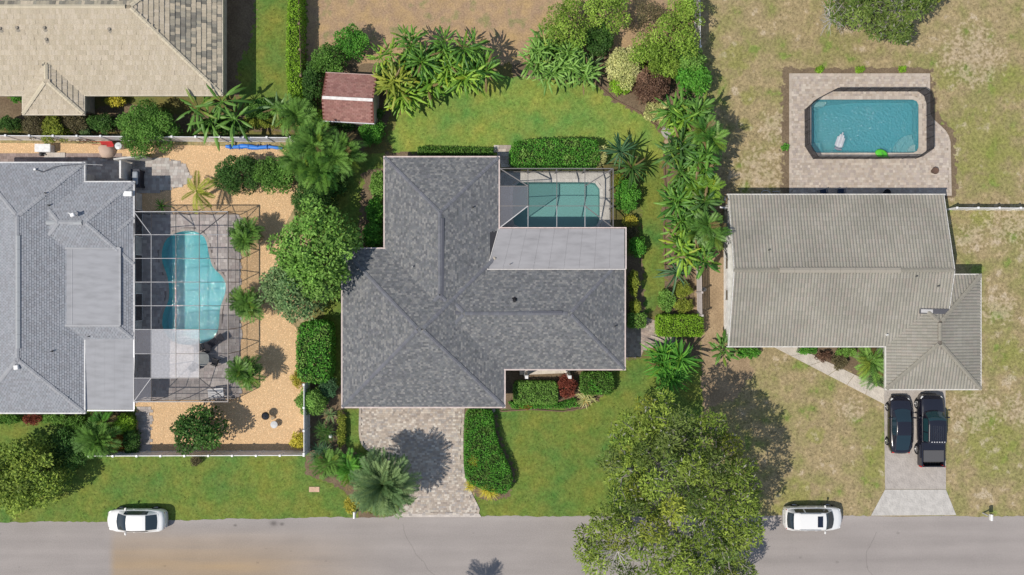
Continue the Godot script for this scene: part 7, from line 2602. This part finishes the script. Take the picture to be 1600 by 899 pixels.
	shrub("shrub", "dark shrub under the feathery trees", "shrub", 935, 62, 26, 26, 2.2, 0.16, "deep")
	shrub("shrub", "variegated cream shrub behind the back lawn", "shrub", 976, 104, 28, 34, 2.4, 0.17, "cream", "", 1.15)
	shrub("shrub", "small yellow green shrub at the foot of the cream variegated shrub", "shrub", 968, 134, 17, 14, 1.1, 0.14, "lime")
	shrub("shrub", "maroon shrub at the corner of the back lawn", "shrub", 1017, 134, 32, 28, 2.2, 0.16, "maroon", "", 1.15)
	g = "glossy bushes at the boundary beside the maroon shrub"
	shrub("shrub", "bright glossy bush between the maroon shrub and the dry yard", "shrub", 1087, 122, 28, 28, 3.0, 0.21, "vivid", g)
	shrub("shrub", "glossy bush just below the white fence panel", "shrub", 1078, 92, 26, 22, 3.0, 0.19, "bright", g)
	shrub("shrub", "feathery green bush above the maroon shrub", "shrub", 1042, 104, 28, 18, 2.8, 0.17, "feather", g)
	shrub("ground_cover", "yellow ground cover below the maroon shrub", "ground cover", 1025, 173, 24, 17, 0.7, 0.17, "cream")
	# --- palms along the boundary
	g = "large leaved palms along the boundary of the dry yard"
	var names := ["at the top end of the boundary row beside the yellow ground cover", "at the top end of the boundary row facing the dry yard", "beside the grey boulder", "facing the dry yard level with the big clipped hedge", "on the lawn side just below the boulder", "facing the dry yard level with the small cage", "on the lawn side level with the small cage", "facing the dry yard beside the terrace corner", "on the lawn side level with the flat porch roof", "near the upper end of the white wall", "on the lawn side above the spiky rosette", "facing the white end wall of the tiled house", "on the lawn side beside the spiky rosette", "at the lower end of the boundary row above the slatted fence"]
	var spots := [Vector2(1062, 166), Vector2(1096, 172), Vector2(1074, 196), Vector2(1104, 212), Vector2(1062, 236), Vector2(1100, 250), Vector2(1066, 274), Vector2(1104, 288), Vector2(1066, 314), Vector2(1102, 326), Vector2(1070, 352), Vector2(1108, 360), Vector2(1070, 392), Vector2(1098, 402)]
	for i in spots.size():
		frond_plant("paddle_palm", "large leaved palm " + names[i], "palm", spots[i].x, spots[i].y, 4.3 if i % 2 else 3.6, ["blade", "paddle", "blade", "feather"][i % 4], 19, [1.75, 1.35, 1.6, 1.4][i % 4], ["paddle", "mid", "areca", "paddle", "deep"][i % 5], 2 + i % 3, 0.65, g, -14.0, 70.0, "leaf", true, 0.08)
	frond_plant("spiky_rosette", "dark blue green spiky rosette at the lower end of the boundary palms", "plant", 1057, 426, 1.6, "strap", 18, 1.7, "blue", 1, 0.3, "", -8.0, 55.0, "leaf")
	g = "shrubs between the lawn and the slatted fence"
	shrub("shrub", "bright green shrub on the lawn side above the lime clipped hedge", "shrub", 1042, 470, 14, 17, 1.2, 0.14, "bright", g)
	shrub("shrub", "olive shrub above its twin beside the slatted fence", "shrub", 1067, 452, 16, 13, 1.1, 0.12, "olive", g)
	shrub("shrub", "olive shrub directly above the lime clipped hedge", "shrub", 1068, 477, 17, 11, 1.0, 0.12, "olive", g)
	hedge("lime green clipped box hedge beside the side path", rounded(1024, 492, 1093, 524, 5), 1.35, 0.13, "lime", "", 0.2)
	frond_plant("pandanus", "big spiky green bush below the lime clipped hedge", "plant", 1050, 572, 2.0, "strap", 46, 1.75, "vivid", 5, 1.15, "", 0.0, 80.0, "leaf", false, 0.1)
	frond_plant("paddle_plant", "broad leaved plant at the lower corner of the white end wall", "plant", 1130, 546, 1.7, "paddle", 12, 1.35, "mid", 2, 0.35, "", -10.0, 70.0, "leaf", true)
	shrub("shrub", "low green bush under the front eave of the tiled house near its corner", "shrub", 1170, 551, 20, 10, 0.8, 0.15, "vivid")
	# --- around the small cage
	hedge("big clipped green hedge behind the small cage", curved(ring([800, 228, 812, 220, 870, 217, 926, 218, 934, 226, 932, 258, 870, 260, 806, 259, 797, 246], 1.4), 3), 1.5, 0.15, "vivid", "", 0.3, "bright")
	shrub("shrub", "variegated cream shrub at the end of the big clipped hedge", "shrub", 936, 243, 14, 18, 1.3, 0.15, "cream")
	frond_plant("strap_palm", "dark rosette palm above the corner of the small cage", "palm", 970, 236, 2.2, "strap", 34, 1.65, "blue", 1, 0.3, "rosette palms at the small cage", -15.0, 75.0, "leaf")
	frond_plant("strap_palm", "dark rosette palm at the corner of the small cage nearer the lawn", "palm", 988, 262, 2.2, "strap", 34, 1.65, "deep", 1, 0.3, "rosette palms at the small cage", -15.0, 75.0, "leaf")
	g = "shrubs along the east side of the middle house"
	shrub("shrub", "yellow green shrub between the rosette palms and the cage wall", "shrub", 968, 284, 10, 12, 1.0, 0.14, "palm_gold", g)
	shrub("shrub", "dark green shrub beside the cage wall", "shrub", 980, 306, 20, 28, 1.9, 0.17, "vivid", g)
	shrub("shrub", "yellow and green croton below the cage wall shrub", "shrub", 984, 346, 12, 11, 1.0, 0.15, "gold", g)
	shrub("shrub", "brown leaved small shrub beside the flat porch roof", "shrub", 988, 360, 9, 11, 0.9, 0.12, "brown", g)
	shrub("shrub", "green shrub beside the lower end of the flat porch roof", "shrub", 996, 385, 14, 17, 1.5, 0.15, "vivid", g)
	shrub("clipped_shrub", "tall clipped olive shrub on the east side of the middle house", "shrub", 991, 442, 9, 20, 2.0, 0.12, "olive", g, 1.3)
	shrub("clipped_shrub", "small clipped olive shrub above the green cube shrub", "shrub", 993, 479, 9, 13, 1.6, 0.12, "olive", g, 1.3)
	hedge("green cube clipped shrub at the head of the side path", rounded(980, 489, 1006, 511, 4), 1.2, 0.13, "bright", "", 0.2)
	hedge("low strip of green hedge along the back wall of the middle house", ring([655, 232, 770, 234, 770, 243, 655, 243]), 0.8, 0.13, "mid", "", 0.15)
	# --- front beds
	hedge("pale green clipped box hedge by the entry of the middle house", rounded(803, 595, 870, 629, 7), 1.1, 0.11, "bright", "", 0.2)
	hedge("low green border in front of the pale clipped box hedge", ring([795, 628, 872, 630, 898, 622, 905, 634, 880, 637, 800, 637]), 0.45, 0.12, "vivid", "", 0.15)
	shrub("shrub", "small orange and yellow plants at the edge of the front bed", "shrub", 822, 635, 12, 4, 0.35, 0.13, "orange")
	shrub("shrub", "round red brown shrub between the two front hedges", "shrub", 886, 604, 17, 19, 1.3, 0.12, "red", "", 1.25)
	hedge("dark green clipped hedge right of the red brown shrub", rounded(906, 580, 956, 614, 9), 1.2, 0.13, "mid", "", 0.25, "vivid")
	frond_plant("yellow_plant", "pale yellow star shaped plant at the tip of the front bed", "plant", 917, 621, 0.35, "strap", 26, 0.8, "cream", 3, 0.4, "", 5.0, 70.0, "leaf")
	hedge("long green hedge beside the paver driveway", curved(ring([728, 648, 742, 640, 768, 644, 772, 672, 780, 700, 792, 725, 800, 750, 790, 772, 760, 766, 734, 756, 726, 735, 726, 690], 1.0), 2), 1.1, 0.13, "vivid", "", 0.25, "mid")
	g = "yellow grassy plants in the driveway hedge"
	for e in [[738, 722, 10, 0.95, "yellow grassy plant in the middle of the driveway hedge"], [735, 760, 10, 0.6, "small yellow grassy plant at the lower left of the driveway hedge"], [765, 768, 16, 0.7, "largest yellow grassy plant at the bottom of the driveway hedge"]]:
		frond_plant("yellow_grass", e[4], "plant", e[0], e[1], e[3], "needle", 70, e[2] * 0.05, "yellow", 3, e[2] * 0.022, g, -5.0, 75.0, "blade")
	# --- tiled house front bed
	frond_plant("feather_palm", "yellow green feather palm between the tiled roof and the garage wing", "palm", 1362, 568, 2.0, "feather", 16, 1.5, "bright", 2, 0.4, "", -8.0, 70.0, "frond", true, 0.12)
	frond_plant("feather_palm", "grey green palm at the tip of the tiled house front bed", "palm", 1372, 588, 1.5, "feather", 14, 1.2, "silver", 1, 0.3, "", -8.0, 70.0)
	g = "small shrubs in the front bed of the tiled house"
	shrub("shrub", "dark reddish small shrub in the triangular front bed near the walk", "shrub", 1288, 557, 13, 9, 0.8, 0.12, "maroon", g)
	shrub("shrub", "brown small shrub in the middle of the triangular front bed", "shrub", 1312, 566, 14, 12, 0.9, 0.12, "brown", g)
	shrub("shrub", "green small shrub under the eave in the triangular front bed", "shrub", 1322, 550, 18, 8, 0.9, 0.13, "bright", g)
	shrub("shrub", "low green small shrub at the pointed end of the triangular front bed", "shrub", 1262, 548, 16, 6, 0.6, 0.13, "vivid", g)
	for e in [[1280, 109, "first"], [1344, 109, "second"], [1410, 108, "third"], [1227, 230, "lone"]]:
		shrub("weed_tuft", {"first": "yellow green weed tuft in the mulch nearest the upper left terrace corner", "second": "yellow green weed tuft in the mulch above the middle of the terrace", "third": "yellow green weed tuft in the mulch near the upper right terrace corner", "lone": "green weed tuft in the mulch left of the terrace"}[e[2]], "weed", e[0], e[1], 7, 5, 0.35, 0.12, "lime" if e[2] != "lone" else "vivid", "weed tufts in the terrace mulch")
